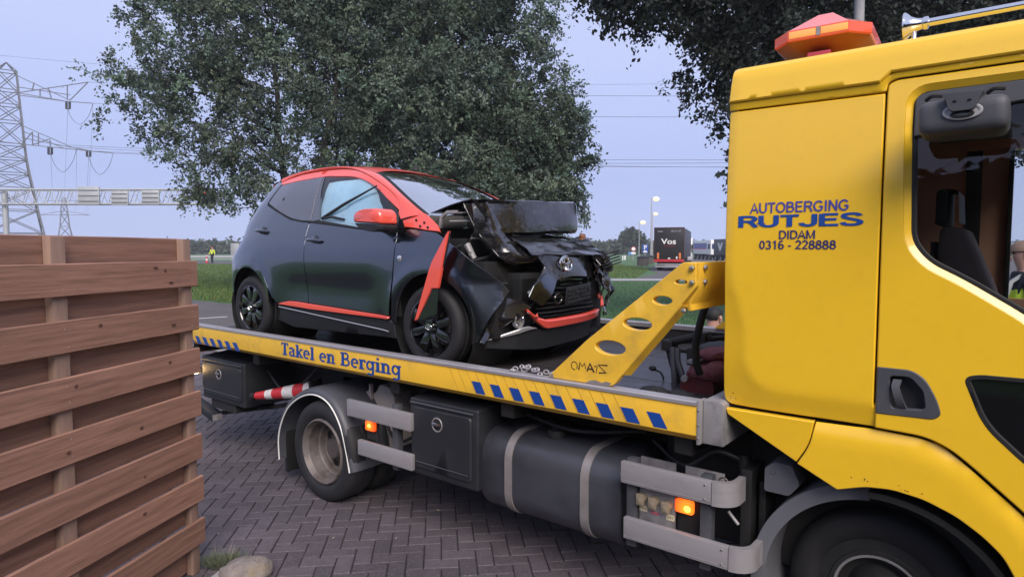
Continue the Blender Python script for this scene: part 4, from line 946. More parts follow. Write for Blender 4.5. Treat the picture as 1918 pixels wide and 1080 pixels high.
def write_slab(mb, s, u0, u1, v0, h, y):
    tot = sum(G[c][0] for c in s); kx = (u1-u0)/tot; x = 0; li = 0
    for c in s:
        wd, st = G[c]
        for pts, th in st:
            li += 1; ribbon(mb, [(p[0]+x, p[1]) for p in pts], th, lambda a, b, l: (u0+a*kx, y-l, v0+b*h), 0.00012*(li % 7))
        x += wd
m = MB(); write_slab(m, 'Takel en Berging', -4.585, -3.165, 1.062, 0.098, -0.0012); m.build('lettering', M['blue'], beam, smooth=0, normals=False)

S_C = catmull([(0.60, 0.76), (0.50, 0.91), (0.33, 0.94), (0.15, 0.88), (0.11, 0.73), (0.20, 0.60), (0.46, 0.45), (0.58, 0.34), (0.60, 0.20), (0.49, 0.08), (0.33, 0.06), (0.15, 0.10), (0.07, 0.26)], 4)
H = {
 'A': (0.74, [[(0.04, 0), (0.36, 0.98), (0.68, 0)], [(0.15, 0.34), (0.57, 0.34)]]), 'U': (0.74, [[(0.10, 1), (0.10, 0.36)]+arc(0.36, 0.36, 0.26, 0.29, 180, 360, 12)+[(0.62, 1)]]),
 'T': (0.66, [[(0.02, 0.92), (0.64, 0.92)], [(0.33, 0), (0.33, 0.9)]]), 'O': (0.84, [arc(0.42, 0.5, 0.33, 0.43, 90, 450, 28)]),
 'B': (0.72, [[(0.12, 0), (0.12, 1)], [(0.13, 0.93), (0.36, 0.93)]+arc(0.38, 0.735, 0.18, 0.195, 90, -90, 8)+[(0.13, 0.54)], [(0.13, 0.54), (0.38, 0.54)]+arc(0.40, 0.305, 0.22, 0.235, 90, -90, 8)+[(0.13, 0.07)]]),
 'E': (0.68, [[(0.12, 0), (0.12, 1)], [(0.13, 0.93), (0.62, 0.93)], [(0.13, 0.53), (0.57, 0.53)], [(0.13, 0.07), (0.63, 0.07)]]),
 'R': (0.74, [[(0.12, 0), (0.12, 1)], [(0.13, 0.93), (0.40, 0.93)]+arc(0.42, 0.72, 0.20, 0.21, 90, -90, 8)+[(0.13, 0.51)], [(0.40, 0.50), (0.50, 0.38), (0.67, 0.0)]]),
 'G': (0.82, [arc(0.42, 0.5, 0.33, 0.43, 38, 322, 22)+[(0.70, 0.45)], [(0.45, 0.45), (0.75, 0.45)]]), 'I': (0.30, [[(0.15, 0), (0.15, 1)]]),
 'N': (0.76, [[(0.12, 0), (0.12, 1)], [(0.12, 0.95), (0.64, 0.05)], [(0.64, 0), (0.64, 1)]]), 'J': (0.60, [[(0.48, 1), (0.48, 0.32)]+arc(0.27, 0.30, 0.21, 0.23, 0, -180, 12)]), 'S': (0.68, [S_C]),
 'D': (0.76, [[(0.12, 0), (0.12, 1)], [(0.13, 0.93), (0.34, 0.93)]+arc(0.36, 0.5, 0.31, 0.43, 90, -90, 12)+[(0.13, 0.07)]]), 'M': (0.86, [[(0.11, 0), (0.11, 1)], [(0.12, 0.94), (0.43, 0.06), (0.74, 0.94)], [(0.75, 0), (0.75, 1)]]),
 '0': (0.60, [arc(0.30, 0.5, 0.20, 0.43, 90, 450, 24)]), '1': (0.60, [[(0.34, 0), (0.34, 0.98)], [(0.14, 0.76), (0.24, 0.82), (0.33, 0.94)]]),
 '2': (0.60, [arc(0.29, 0.70, 0.20, 0.24, 165, -20, 9)+[(0.36, 0.42), (0.10, 0.08), (0.53, 0.08)]]), '3': (0.60, [arc(0.28, 0.72, 0.18, 0.22, 160, -90, 10), arc(0.28, 0.28, 0.21, 0.23, 90, -160, 10)]),
 '6': (0.60, [arc(0.30, 0.30, 0.20, 0.24, 90, 450, 18), arc(0.33, 0.50, 0.23, 0.44, 190, 60, 10)]), '8': (0.60, [arc(0.30, 0.73, 0.17, 0.20, 90, 450, 16), arc(0.30, 0.29, 0.21, 0.235, 90, 450, 16)]),
 '-': (0.40, [[(0.08, 0.38), (0.32, 0.38)]]), ' ': (0.28, [])}
def write_sans(mb, s, u0, u1, v0, h, fmap, th):
    tot = sum(H[c][0] for c in s); kx = (u1-u0)/tot; x = 0; li = 0
    for c in s:
        for pts in H[c][1]:
            li += 1; ribbon(mb, [(p[0]+x, p[1]) for p in pts], th, lambda a, b, l: fmap(u0+a*kx, v0+b*h, l), 0.00012*(li % 9))
        x += H[c][0]

# ---- headboard brace with oval holes, cross beam
def ov(cx, cz, rx, rz, n=28): return [(cx+rx*math.cos(2*math.pi*i/n), cz+rz*math.sin(2*math.pi*i/n)) for i in range(n)]
leg_poly = rounded([(-2.005, 1.2005), (-1.754, 1.427), (-1.232, 1.838), (-1.169, 1.836), (-1.167, 1.725), (-1.236, 1.640), (-1.545, 1.270), (-1.602, 1.2005)], [0.004, 0.02, 0.012, 0.004, 0.01, 0.05, 0.05, 0.03])
br = pobj('headboard_brace', M['yellow_bed'], tow, leg_poly, side_at(0.026), holes=[ov(-1.242, 1.745, 0.030, 0.011), ov(-1.334, 1.654, 0.050, 0.021), ov(-1.465, 1.531, 0.078, 0.031), ov(-1.616, 1.399, 0.088, 0.037)], thick=0.04, bev=0.003, res=0.08, edge_step=0.02)
m = MB(); m.add([(-1.545, 0.028, 1.268), (-1.236, 0.028, 1.636), (-1.222, 0.09, 1.626), (-1.530, 0.09, 1.258)], [(0, 1, 2, 3)]); m.build('brace_flange', M['yellow_bed'], br, smooth=0, solid=0.006)
M['cut'] = pmat('cut_lettering', (0.035, 0.016, 0.008), rough=0.8)
m = MB(); fm = lambda a, b, l: (a, 0.0254-l, b); bz = 1.272
K = 0.0052
ribbon(m, [(-1.830+0.0185*math.cos(t), 1.2835+0.0205*math.sin(t)) for t in [R(-75-10*i) for i in range(34)]], K, fm, 0.0)
ribbon(m, [(-1.802, 1.264), (-1.795, 1.305), (-1.781, 1.284), (-1.767, 1.303), (-1.758, 1.274)], [K*1.9, K*1.2, K*0.9, K, K], fm, 0.0001)
ribbon(m, [(-1.751, 1.263), (-1.733, 1.305), (-1.709, 1.262)], [K*1.8, K*1.5, K*2.2], fm, 0.0002); ribbon(m, [(-1.743, 1.277), (-1.719, 1.277)], K*1.6, fm, 0.0003)
ribbon(m, [(-1.695, 1.259), (-1.690, 1.293), (-1.700, 1.297), (-1.708, 1.290)], K*0.9, fm, 0.0004)
ribbon(m, [(-1.629, 1.307), (-1.684, 1.304), (-1.638, 1.268), (-1.680, 1.263)], K*1.5, fm, 0.0005)
m.build('lettering', M['cut'], br, smooth=0, normals=False)
M['bare'] = pmat('scraped_metal', (0.24, 0.22, 0.22), rough=0.6, metal=0.3, var=0.25, vscale=20)
m = MB(); m.add([(-1.76, 0.0248, 1.2012), (-1.62, 0.0248, 1.2012), (-1.605, 0.0248, 1.218), (-1.635, 0.0248, 1.224), (-1.66, 0.0248, 1.214), (-1.70, 0.0248, 1.222), (-1.735, 0.0248, 1.216)], [(6, 5, 4, 3, 2, 1, 0)]); m.add([(-1.998, 0.0248, 1.2012), (-1.962, 0.0248, 1.2012), (-1.965, 0.0248, 1.222), (-1.978, 0.0248, 1.222)], [(3, 2, 1, 0)]); m.build('scrape', M['bare'], br, smooth=0, normals=False)
m = MB(); m.prism([(-1.235, 1.838), (-1.166, 1.836), (-1.162, 1.730), (-1.210, 1.640), (-1.200, 1.610), (-1.216, 1.606), (-1.245, 1.640)], 'Y', 0.068, 2.44)
cbm = m.build('headboard_beam', M['yellow_bed'], tow, bevel=0.004)
m = MB()
for x, z in ((-1.186, 1.812), (-1.184, 1.745), (-1.222, 1.612)): m.lathe([(0.025, 0.013), (0.012, 0.013), (0.008, 0.010), (0.006, 0.0)], (x, 0, z), 'Y', 6)
m.build('bolt', M['steel'], br, smooth=20)
m = MB()
for z in (1.812, 1.745): m.lathe([(-1.160, 0.014), (-1.150, 0.012), (-1.146, 0.0)], (0, 0.11, z), 'X', 8)
m.build('bolt', M['steel'], cbm)
lp2 = [(-2.005, 1.231), (-1.754, 1.427), (-1.232, 1.838), (-1.169, 1.836), (-1.167, 1.725), (-1.545, 1.290), (-1.602, 1.231)]
m = MB(); m.prism(lp2, 'Y', 2.45, 2.49); m.build('headboard_brace', M['yellow_bed'], tow, bevel=0.004)

# ---- winch with its frame and hoses between bed and cab
wn = MB(); wn.tube([(-1.60, 0.9, 1.05), (-1.66, 0.9, 1.18), (-1.695, 0.9, 1.30)], 0.030, 10); wn.tube([(-1.69, 0.9, 1.32), (-1.585, 0.9, 1.35), (-1.485, 0.9, 1.385)], 0.026, 10); wn.tube([(-1.485, 0.9, 1.38), (-1.43, 0.92, 1.36), (-1.36, 1.2, 1.36)], 0.016, 8)
wn.tube([(-1.69, 0.9, 1.31), (-1.64, 0.9, 1.275), (-1.58, 0.92, 1.27), (-1.52, 0.95, 1.28)], 0.012, 8); wn.box(-1.73, 0.86, 1.27, -1.66, 0.96, 1.335); wn.box(-1.51, 0.86, 1.345, -1.45, 0.96, 1.40); wn.box(-1.56, 0.85, 1.20, -1.30, 1.3, 1.30)
winch = wn.build('winch', M['chassis'], tow, bevel=0.004)
m = MB()
for x0, x1 in ((-1.645, -1.612), (-1.612, -1.555)):
    m.tube(catmull([(x0, 0.84, 1.30), (x0+0.012, 0.82, 1.22), (x1-0.002, 0.80, 1.12), (x1, 0.80, 1.0)], 6), 0.019, 8)
m.build('hose', M['greypl'], winch)
m = MB(); m.tube(catmull([(-1.335, 0.6, 1.62), (-1.36, 0.6, 1.55), (-1.385, 0.6, 1.45), (-1.40, 0.6, 1.36), (-1.395, 0.6, 1.27), (-1.38, 0.62, 1.2)], 6), 0.021, 10); m.build('hose', M['black'], winch)
M['redcloth'] = pmat('faded_red_webbing', (0.17, 0.050, 0.055), rough=0.85, var=0.3, vscale=9, bump=0.004, bscale=30)
def blob(c, r, sd, lumps=0.22):
    bm = bmesh.new(); bmesh.ops.create_icosphere(bm, subdivisions=3, radius=1)
    for v in bm.verts:
        d = 1+lumps*noise.noise(v.co*2.2+Vector((sd, 0, 0)))+0.08*noise.noise(v.co*6+Vector((0, sd, 0))); v.co = Vector((c[0]+v.co.x*r[0]*d, c[1]+v.co.y*r[1]*d, c[2]+v.co.z*r[2]*d))
    vs = [tuple(v.co) for v in bm.verts]; fs = [tuple(v.index for v in f.verts) for f in bm.faces]; bm.free(); return vs, fs
m = MB(); m.add(*blob((-1.36, 0.85, 1.285), (0.11, 0.12, 0.045), 1)); m.add(*blob((-1.40, 0.8, 1.18), (0.13, 0.12, 0.06), 2)); m.add(*blob((-1.33, 0.8, 1.20), (0.08, 0.14, 0.07), 3)); m.build('red_webbing', M['redcloth'], winch, smooth=80)
m = MB(); m.lathe([(0.70, 0.0), (0.70, 0.10), (0.72, 0.10), (0.73, 0.065), (0.95, 0.065), (0.96, 0.10), (0.98, 0.10), (0.98, 0.0)], (-1.43, 0, 1.10), 'Y', 24); m.build('drum', pmat('dark_red_drum', (0.10, 0.012, 0.014), rough=0.6, var=0.3), winch)
m = MB(); m.box(-1.50, 0.72, 1.235, -1.43, 0.80, 1.255); m.tube([(-1.47, 0.75, 1.25), (-1.425, 0.72, 1.262)], 0.008, 6); m.lathe([(0.68, 0.0), (0.68, 0.02), (0.72, 0.02)], (-1.50, 0, 1.15), 'Y', 10); m.build('fitting', M['alu'], winch)
m = MB(); m.tube(catmull([(-1.79, 0.9, 1.135), (-1.755, 0.9, 1.125), (-1.735, 0.9, 1.10), (-1.73, 0.9, 1.075)], 6), 0.006, 6); m.sphere((-1.805, 0.9, 1.143), (0.026, 0.02, 0.017), 12, 8); m.build('control_lever', M['black'], winch)
m = MB(); m.m = Matrix.Rotation(0, 4, 'Z'); m.add(*blob((-1.50, 0.30, 1.12), (0.10, 0.07, 0.05), 5)); m.add(*blob((-1.37, 0.35, 1.11), (0.09, 0.07, 0.045), 7, 0.3)); m.box(-1.46, 0.2, 1.074, -1.30, 0.42, 1.10); m.box(-1.62, 0.18, 1.074, -1.52, 0.36, 1.12); m.tube([(-1.60, 0.2, 1.14), (-1.45, 0.22, 1.16)], 0.012, 6); m.build('coupling', M['chassis'], winch, smooth=50)

# ---- locker boxes
def locker(x0, x1, z0, z1, y0, y1, seed):
    m = MB(); m.hexa([(x0+0.01, y0, z0), (x1-0.005, y0, z0), (x1, y1, z0), (x0, y1, z0)], [(x0, y0, z1-0.02), (x1, y0, z1-0.02), (x1, y1, z1+0.03), (x0, y1, z1+0.03)])
    b = m.build('locker', M['box'], tow, bevel=0.014, seg=3)
    yf = y0-0.012; d = pobj('locker_door', M['box'], b, rounded([(x0+0.035, z0+0.045), (x1-0.05, z0+0.045), (x1-0.05, z1-0.07), (x0+0.035, z1-0.07)], 0.03), side_at(yf), thick=0.016, bev=0.008, res=0.2, edge_step=0.04)
    cx = x0+0.44*(x1-x0); cz = z1-0.16
    m = MB(); m.lathe([(yf-0.0005, 0.048), (yf-0.004, 0.046), (yf-0.004, 0.040), (yf+0.002, 0.036)], (cx, 0, cz), 'Y', 24); m.build('latch_ring', M['alud'], b)
    m = MB(); m.lathe([(yf-0.0008, 0.042), (yf-0.0009, 0.0)], (cx, 0, cz), 'Y', 20); m.build('latch_recess', M['black'], b)
    m = MB(); m.box(cx-0.028, yf-0.018, cz-0.004, cx+0.034, yf-0.006, cz+0.016); m.build('latch', M['chrome'], b, bevel=0.004)
    m = MB(); m.tube([(x0+0.02, yf-0.001, z1-0.045), (x1-0.03, yf-0.001, z1-0.045)], 0.006, 6); m.build('door_lip', M['greypl'], b); m = MB(); m.tube([(x0+0.05, yf-0.004, z0+0.09), (x1-0.07, yf-0.004, z0+0.09)], 0.003, 6); m.build('door_ridge', M['greypl'], b)
    return b
locker(-6.13, -5.345, 0.480, 0.900, 0.10, 0.62, 1)
locker(-3.135, -2.530, 0.420, 0.942, 0.045, 0.60, 2)

# ---- fuel tank
def rrect(y0, y1, z0, z1, r, n=7):
    o = []
    for cy, cz, a0 in ((y1-r, z1-r, 0), (y0+r, z1-r, 90), (y0+r, z0+r, 180), (y1-r, z0+r, 270)):
        for i in range(n+1): a = R(a0+90*i/n); o.append((cy+r*math.cos(a), cz+r*math.sin(a)))
    return o
m = MB(); pr = rrect(0.085, 0.64, 0.305, 0.80, 0.15); n = len(pr); rows = []
cy_, cz_ = 0.3625, 0.5525
for x, s in ((-2.545, 0.90), (-2.552, 0.965), (-2.535, 0.99), (-2.52, 1.0), (-1.60, 1.0), (-1.585, 0.985), (-1.58, 0.95)):
    rows.append([(x, cy_+(p[0]-cy_)*s, cz_+(p[1]-cz_)*s) for p in pr]+[(x, cy_+(pr[0][0]-cy_)*s, cz_+(pr[0][1]-cz_)*s)])
m.grid(rows); m.add(rows[0][:-1], [tuple(range(n))]); m.add(rows[-1][:-1], [tuple(range(n))])
tk = m.build('fuel_tank', M['tank'], tow, smooth=50, weld=0.0005)
for x in (-2.325, -1.797):
    m = MB(); po = rrect(0.077, 0.648, 0.297, 0.808, 0.157); pi = rrect(0.084, 0.641, 0.304, 0.801, 0.151)
    rows = [[(x-0.026, *p) for p in pi+pi[:1]], [(x-0.026, *p) for p in po+po[:1]], [(x+0.026, *p) for p in po+po[:1]], [(x+0.026, *p) for p in pi+pi[:1]]]; m.grid(rows); m.build('tank_strap', M['strap'], tk, smooth=35)
m = MB(); m.lathe([(0.79, 0.06), (0.825, 0.06), (0.84, 0.05), (0.84, 0.0)], (-2.10, 0.26, 0), 'Z', 20); m.box(-2.13, 0.252, 0.838, -2.07, 0.268, 0.856); m.build('filler_cap', M['black'], tk)

# ---- side guards
def guard(x0, x1, z0, z1, rc=0.0):
    m = MB(); m.box(x0, 0.0, z0, x1, 0.032, z1); g = m.build('side_guard', M['alu'], tow, bevel=0.004)
    m = MB(); m.box(x0+0.002, -0.0015, z0+0.010, x1-0.002, 0.001, z0+0.013); m.build('groove', M['alud'], g, smooth=0)
    if rc:
        rows = []
        for r_, fl in ((rc, 0), (rc-0.03, 1)):
            for z in ((z0-0.002, z1+0.002) if not fl else (z1+0.002, z0-0.002)):
                rows.append([(x1+0.003+r_*math.sin(R(a)), rc-r_*math.cos(R(a))-0.002, z) for a in range(0, 100, 6)]+[(x1+0.003+r_, rc+0.06, z)])
        m = MB(); m.grid(rows+rows[:1]); m.build('guard_end', M['alu'], g, smooth=35)
        m = MB()
        for z in (z0+0.02, z1-0.02): m.lathe([(-0.0005, 0.006), (-0.004, 0.004), (-0.0045, 0.0)], (x1-0.03, 0, z), 'Y', 8)
        m.build('rivet', M['steel'], g)
    return g
guard(-3.752, -3.082, 0.706, 0.824); guard(-3.634, -3.076, 0.445, 0.551)
guard(-1.533, -1.067, 0.730, 0.838, 0.10); guard(-1.515, -0.984, 0.449, 0.556, 0.10)
m = MB()
for x in (-1.49, -1.105, -3.275):
    m = MB(); m.box(x-0.027, 0.034, 0.40, x+0.027, 0.085, 0.85); m.build('guard_post', M['greypl'], tow, bevel=0.004)
m = MB(); m.box(-1.458, 0.06, 0.50, -1.268, 0.075, 0.725); sp = m.build('socket_plate', M['alud'], tow, bevel=0.003)
for i, (x, z) in enumerate(((-1.437, 0.660), (-1.372, 0.657), (-1.302, 0.652))):
    m = MB(); m.lathe([(0.06, 0.026), (0.040, 0.026), (0.030, 0.022), (0.028, 0.0)], (x, 0, z), 'Y', 16); m.box(x-0.020, 0.018, z-0.032, x+0.020, 0.040, z+0.024); m.box(x-0.008, 0.012, z-0.022, x+0.016, 0.019, z+0.004); m.build('socket', pmat('socket_cover', (0.22, 0.18, 0.13), rough=0.6, var=0.15) if i == 0 else bpy.data.materials['socket_cover'], sp, bevel=0.004)
for x, z, s in ((-1.434, 0.602, '12V'), (-1.290, 0.592, '24V')):
    m = MB(); m.box(x-0.021, 0.0575, z-0.014, x+0.021, 0.0595, z+0.014); lb = m.build('sticker', M['label'], sp, smooth=0)
    m = MB(); text_on(m, s, x-0.016, z-0.008, x+0.016, z+0.009, side_at(0.057)); m.build('lettering', M['cut'], sp, smooth=0, normals=False)
m = MB(); m.box(-1.394, 0.0575, 0.586, -1.350, 0.0595, 0.600); m.build('red_sticker', pmat('faded_red_sticker', (0.42, 0.10, 0.14), rough=0.6), sp, smooth=0)
m = MB(); m.box(-1.262, 0.085, 0.44, -1.135, 0.095, 0.78); bp_ = m.build('lamp_bracket', M['chassis'], tow)
LM = lamp_mat('lit_amber_lens_front', (-1.205, 0.05, 0.661), 0.075, (1.0, 0.20, 0.012), (0.22, 0.012, 0.003), 1.5)
m = MB(); m.box(-1.268, 0.05, 0.632, -1.175, 0.083, 0.697); ml = m.build('marker_lamp', LM, tow, bevel=0.012, seg=3)
m = MB(); m.sphere((-1.202, 0.052, 0.660), (0.018, 0.008, 0.016), 12, 8); m.build('bulb', M['amber_core'], ml)
m = MB(); m.box(-1.20, 0.0478, 0.665, -1.196, 0.0500, 0.668); m.build('lens_screw', M['black'], ml)
m = MB(); m.box(-3.60, 0.06, 0.55, -3.48, 0.07, 0.78); bp_ = m.build('lamp_bracket', M['chassis'], tow)
LM = lamp_mat('lit_amber_lens_rear', (-3.54, 0.028, 0.659), 0.062, (1.0, 0.20, 0.012), (0.35, 0.018, 0.004), 1.3)
m = MB(); m.box(-3.588, 0.028, 0.622, -3.490, 0.058, 0.692); ml = m.build('marker_lamp', LM, tow, bevel=0.012, seg=3)
m = MB(); m.sphere((-3.540, 0.030, 0.660), (0.016, 0.007, 0.014), 12, 8); m.build('bulb', M['amber_core'], ml)
m = MB(); m.box(-1.525, 0.20, 0.758, -1.33, 0.212, 0.815); m.box(-1.278, 0.20, 0.745, -1.08, 0.212, 0.815); m.build('cover_plate', M['alud'], tow, bevel=0.003)
# white canister and its holder
m = MB(); m.prism(rounded([(-3.905, 0.40), (-3.615, 0.40), (-3.635, 0.80), (-3.69, 0.86), (-3.80, 0.87), (-3.845, 0.80), (-3.905, 0.78)], 0.03), 'Y', 0.34, 0.52); cn = m.build('canister', M['offwhite'], tow, bevel=0.012, seg=3)
m = MB(); m.prism(rounded([(-3.925, 0.72), (-3.865, 0.72), (-3.865, 0.86), (-3.885, 0.87), (-3.89, 0.81), (-3.925, 0.80)], 0.01), 'Y', 0.31, 0.335); m.build('holder', M['offwhite'], cn)
m = MB(); m.box(-3.91, 0.305, 0.745, -3.88, 0.309, 0.765); m.box(-3.87, 0.336, 0.62, -3.83, 0.339, 0.632); m.build('slot', M['black'], cn, smooth=0)

M['mudgrey'] = pmat('mudguard_plastic', (0.060, 0.063, 0.078), rough=0.5, var=0.15, vscale=5, dirt=(0.03, 0.028, 0.03), dirt_amt=0.5, dscale=4)
# ---- rear mudguard with white edge, mud flap
mg = catmull([(-4.640, 0.20), (-4.645, 0.37), (-4.590, 0.52), (-4.480, 0.66), (-4.30, 0.765), (-4.12, 0.80), (-3.955, 0.755), (-3.83, 0.62), (-3.762, 0.44), (-3.725, 0.29)], 5)
nr = []
for i, p in enumerate(mg):
    a, b = Vector(mg[max(0, i-1)]), Vector(mg[min(len(mg)-1, i+1)]); d = (b-a).normalized(); nr.append((-d.y, d.x))
def mgrow(o, y): return [(p[0]+q[0]*o, y, p[1]+q[1]*o) for p, q in zip(mg, nr)]
m = MB(); m.grid([mgrow(0, 0.03), mgrow(0, -0.002), mgrow(0.018, -0.006), mgrow(0.034, 0.004), mgrow(0.046, 0.026), mgrow(0.052, 0.07), mgrow(0.052, 0.58), mgrow(0.0, 0.58), mgrow(0.0, 0.03)])
for k in (0, len(mg)-1): m.add([mgrow(o, y)[k] for o, y in ((0, 0.58), (0, -0.002), (0.018, -0.006), (0.034, 0.004), (0.046, 0.026), (0.052, 0.07), (0.052, 0.58))], [tuple(range(7))])
rmg = m.build('mudguard', M['mudgrey'], tow, smooth=60)
m = MB(); m.tube([(p[0], -0.006, p[1]) for p in mg], 0.0055, 6); m.build('edge_trim', M['white'], rmg)
m = MB(); m.box(-4.66, 0.06, 0.08, -4.63, 0.56, 0.42); m.build('mud_flap', M['black'], rmg)
m = MB(); m.grid([[(p[0], 1.74, p[1]) for p in mg], [(p[0], 2.31, p[1]) for p in mg]]); m.build('mudguard', M['greypl'], tow, smooth=60, solid=0.02)
# ---- rear lamp, tail bar
m = MB(); m.tube([(-6.14, 0.16, 0.72), (-6.19, 0.10, 0.735)], 0.02, 8); m.lathe([(-6.20, 0.0), (-6.20, 0.035), (-6.17, 0.035)], (0, 0.09, 0.735), 'X', 12); la = m.build('lamp_arm', M['black'], tow)
m = MB(); m.sphere((-6.205, 0.07, 0.735), 0.042, 14, 10); m.build('marker_lamp', M['warm_lit'], la)
m = MB(); m.box(-6.22, 0.14, 0.56, -6.13, 0.30, 0.66); m.build('rear_bracket', M['chassis'], tow, bevel=0.01)
m = MB(); m.lathe([(0.3, 0.0), (0.3, 0.05), (2.2, 0.05), (2.2, 0.0)], (-6.30, 0, 0.52), 'Y', 16); m.build('roller', M['black'], tow)
m = MB(); m.prism([(-6.33, 0.36), (-5.92, 0.265), (-5.92, 0.345), (-6.33, 0.43)], 'Y', 0.08, 0.18); m.build('tail_bar', M['box'], tow, bevel=0.01)
m = MB(); m.box(-5.935, 0.085, 0.275, -5.915, 0.175, 0.335); m.build('bar_end', M['alud'], tow); m = MB(); m.tube([(-5.95, 0.2, 0.33), (-4.9, 0.6, 0.53)], 0.025, 4); m.box(-6.0, 0.12, 0.40, -5.55, 0.5, 0.49); m.build('stay', M['chassis'], tow)
# ---- front wheel arch liner and mudguard
cx, cz = -0.415, 0.40
def arcband(r0, r1, a0, a1, y0, y1, n=26):
    m = MB(); rows = []
    for (r_, y) in ((r0, y0), (r1, y0), (r1, y1), (r0, y1), (r0, y0)): rows.append([(cx+r_*math.cos(R(a0+(a1-a0)*i/n)), y, cz+r_*math.sin(R(a0+(a1-a0)*i/n))) for i in range(n+1)])
    m.grid(rows); return m
M['guardgrey'] = pmat('light_grey_plastic', (0.115, 0.118, 0.135), rough=0.6, var=0.12, vscale=5)
arcband(0.455, 0.52, 95, 195, 0.16, 0.70).build('front_mudguard', M['guardgrey'], tow, smooth=40, bevel=0.006)
arcband(0.49, 0.515, -8, 94, 0.09, 0.7).build('arch_liner', M['black'], tow, smooth=40)
m = MB(); m.prism(rounded([(-0.885, 0.79), (-0.775, 0.79), (-0.73, 0.85), (-0.765, 0.93), (-0.84, 0.935), (-0.885, 0.90)], 0.015), 'Y', 0.17, 0.34); mb_ = m.build('bracket', M['guardgrey'], tow, bevel=0.006)
m = MB(); m.lathe([(0.168, 0.008), (0.163, 0.006), (0.162, 0.0)], (-0.845, 0, 0.885), 'Y', 8); m.build('bolt', M['steel'], mb_)
# ------------------------------------------------------------------ the cab
def cab_y(x, z):
    y = 0.05
    if z > 1.9: y += 0.035*((z-1.9)/0.75)**2
    if x < -0.437:
        # pressed field on the sleeper side: the border outside it falls away
        t = max(0.0, min(1.0, (z-1.50)/0.35)); bx = -0.955-0.07*t*t*(3-2*t); dx, dz = max(0.0, bx-x), max(0.0, 1.275-z); cx, cz = -0.955+0.15, 1.275+0.15
        d = math.hypot(x-cx, z-cz)-0.15 if (x < cx and z < cz) else max(dx, dz)
        if d > 0: y += 0.006*min(1, d/0.014)+0.20*max(0, d-0.012)
    if x > 0.3: y += 0.10*((x-0.3)/0.7)**2
    return y
def cabm(u, v): return (u, cab_y(u, v), v)
def cabo(off): return lambda u, v: (u, cab_y(u, v)+off, v)
cab = tow
Yl = M['yellow']
sp_ = pobj('side_panel', Yl, cab, rounded([(-1.05, 1.19), (-0.437, 1.19), (-0.437, 2.502), (-1.047, 2.509)], [0.05, 0.004, 0.004, 0.01]), cabm, thick=0.03, bev=0.005, res=0.026)
rec = rounded([(-0.952, 1.275), (-0.46, 1.235), (-0.46, 2.45), (-0.985, 2.45)], [0.16, 0.01, 0.01, 0.03], 10)
win = rounded([(-0.342, 2.36), (-0.340, 2.491), (0.58, 2.49), (0.74, 1.95), (0.72, 1.58), (0.10, 1.605), (0.016, 1.672), (-0.159, 1.788), (-0.272, 1.850), (-0.330, 1.93)], [0.0, 0.055, 0.05, 0.05, 0.05, 0.04, 0.05, 0.15, 0.06, 0.06], 6)
kerbw = rounded([(-0.140, 1.425), (-0.10, 1.437), (0.42, 1.445), (0.42, 0.98), (0.30, 0.955), (0.035, 1.155), (-0.079, 1.264)], [0.02, 0.02, 0.04, 0.04, 0.04, 0.04, 0.06], 6)
hand = rounded([(-0.405, 1.425), (-0.300, 1.425), (-0.240, 1.36), (-0.225, 1.268), (-0.405, 1.262)], [0.01, 0.04, 0.04, 0.02, 0.01], 5)
door_poly = rounded([(-0.4295, 1.192), (-0.262, 1.186), (-0.185, 1.157), (-0.117, 1.106), (0.05, 0.962), (0.31, 0.72), (0.94, 0.70), (0.97, 1.5), (0.88, 1.95), (0.66, 2.548), (-0.40, 2.548), (-0.4265, 2.535), (-0.4295, 2.505)], [0.004, 0.08, 0.05, 0.05, 0.05, 0.08, 0.04, 0.1, 0.1, 0.03, 0.02, 0.01, 0.004])
door = pobj('door', Yl, cab, door_poly, cabm, holes=[inset(win, -0.022), kerbw, hand], thick=0.04, bev=0.005, res=0.06, edge_step=0.03)
# sloped sill that catches the sky round the window
oa = resample(inset(win, -0.024), 0.03); ob = [None]*len(oa); wn_ = resample(win, 0.012)
for i, p in enumerate(oa): ob[i] = min(wn_, key=lambda q: (q[0]-p[0])**2+(q[1]-p[1])**2)
m = MB(); m.grid([[(*[p[0]], cab_y(*p)+0.0005, p[1]) for p in oa+oa[:1]], [(p[0], cab_y(*p)+0.018, p[1]) for p in ob+ob[:1]]]); m.build('window_sill', Yl, door, smooth=60)
pobj('window_seal', M['black'], door, inset(win, -0.004), cabo(0.016), holes=[inset(win, 0.016)], thick=0.02, bev=0.004, res=0.1, edge_step=0.03)
pobj('window_glass', M['cabglass'], door, inset(win, 0.012), cabo(0.026), thick=0.003, bev=0.0005, res=0.2, edge_step=0.05)
pobj('top_shade', M['greypl'], door, rounded([(-0.336, 2.325), (-0.336, 2.476), (-0.29, 2.488), (0.57, 2.486), (0.59, 2.44), (-0.02, 2.415), (-0.30, 2.385), (-0.305, 2.325)], [0.004, 0.03, 0.03, 0.02, 0.01, 0.01, 0.02, 0.004]), cabo(0.004), thick=0.02, bev=0.004, res=0.08)
pobj('kerb_window', M['darkglass'], door, inset(kerbw, 0.003), cabo(0.012), thick=0.004, bev=0.001, res=0.2, edge_step=0.04)
pobj('window_seal', M['black'], door, inset(kerbw, -0.010), cabo(-0.002), holes=[inset(kerbw, 0.010)], thick=0.016, bev=0.004, res=0.1, edge_step=0.03)
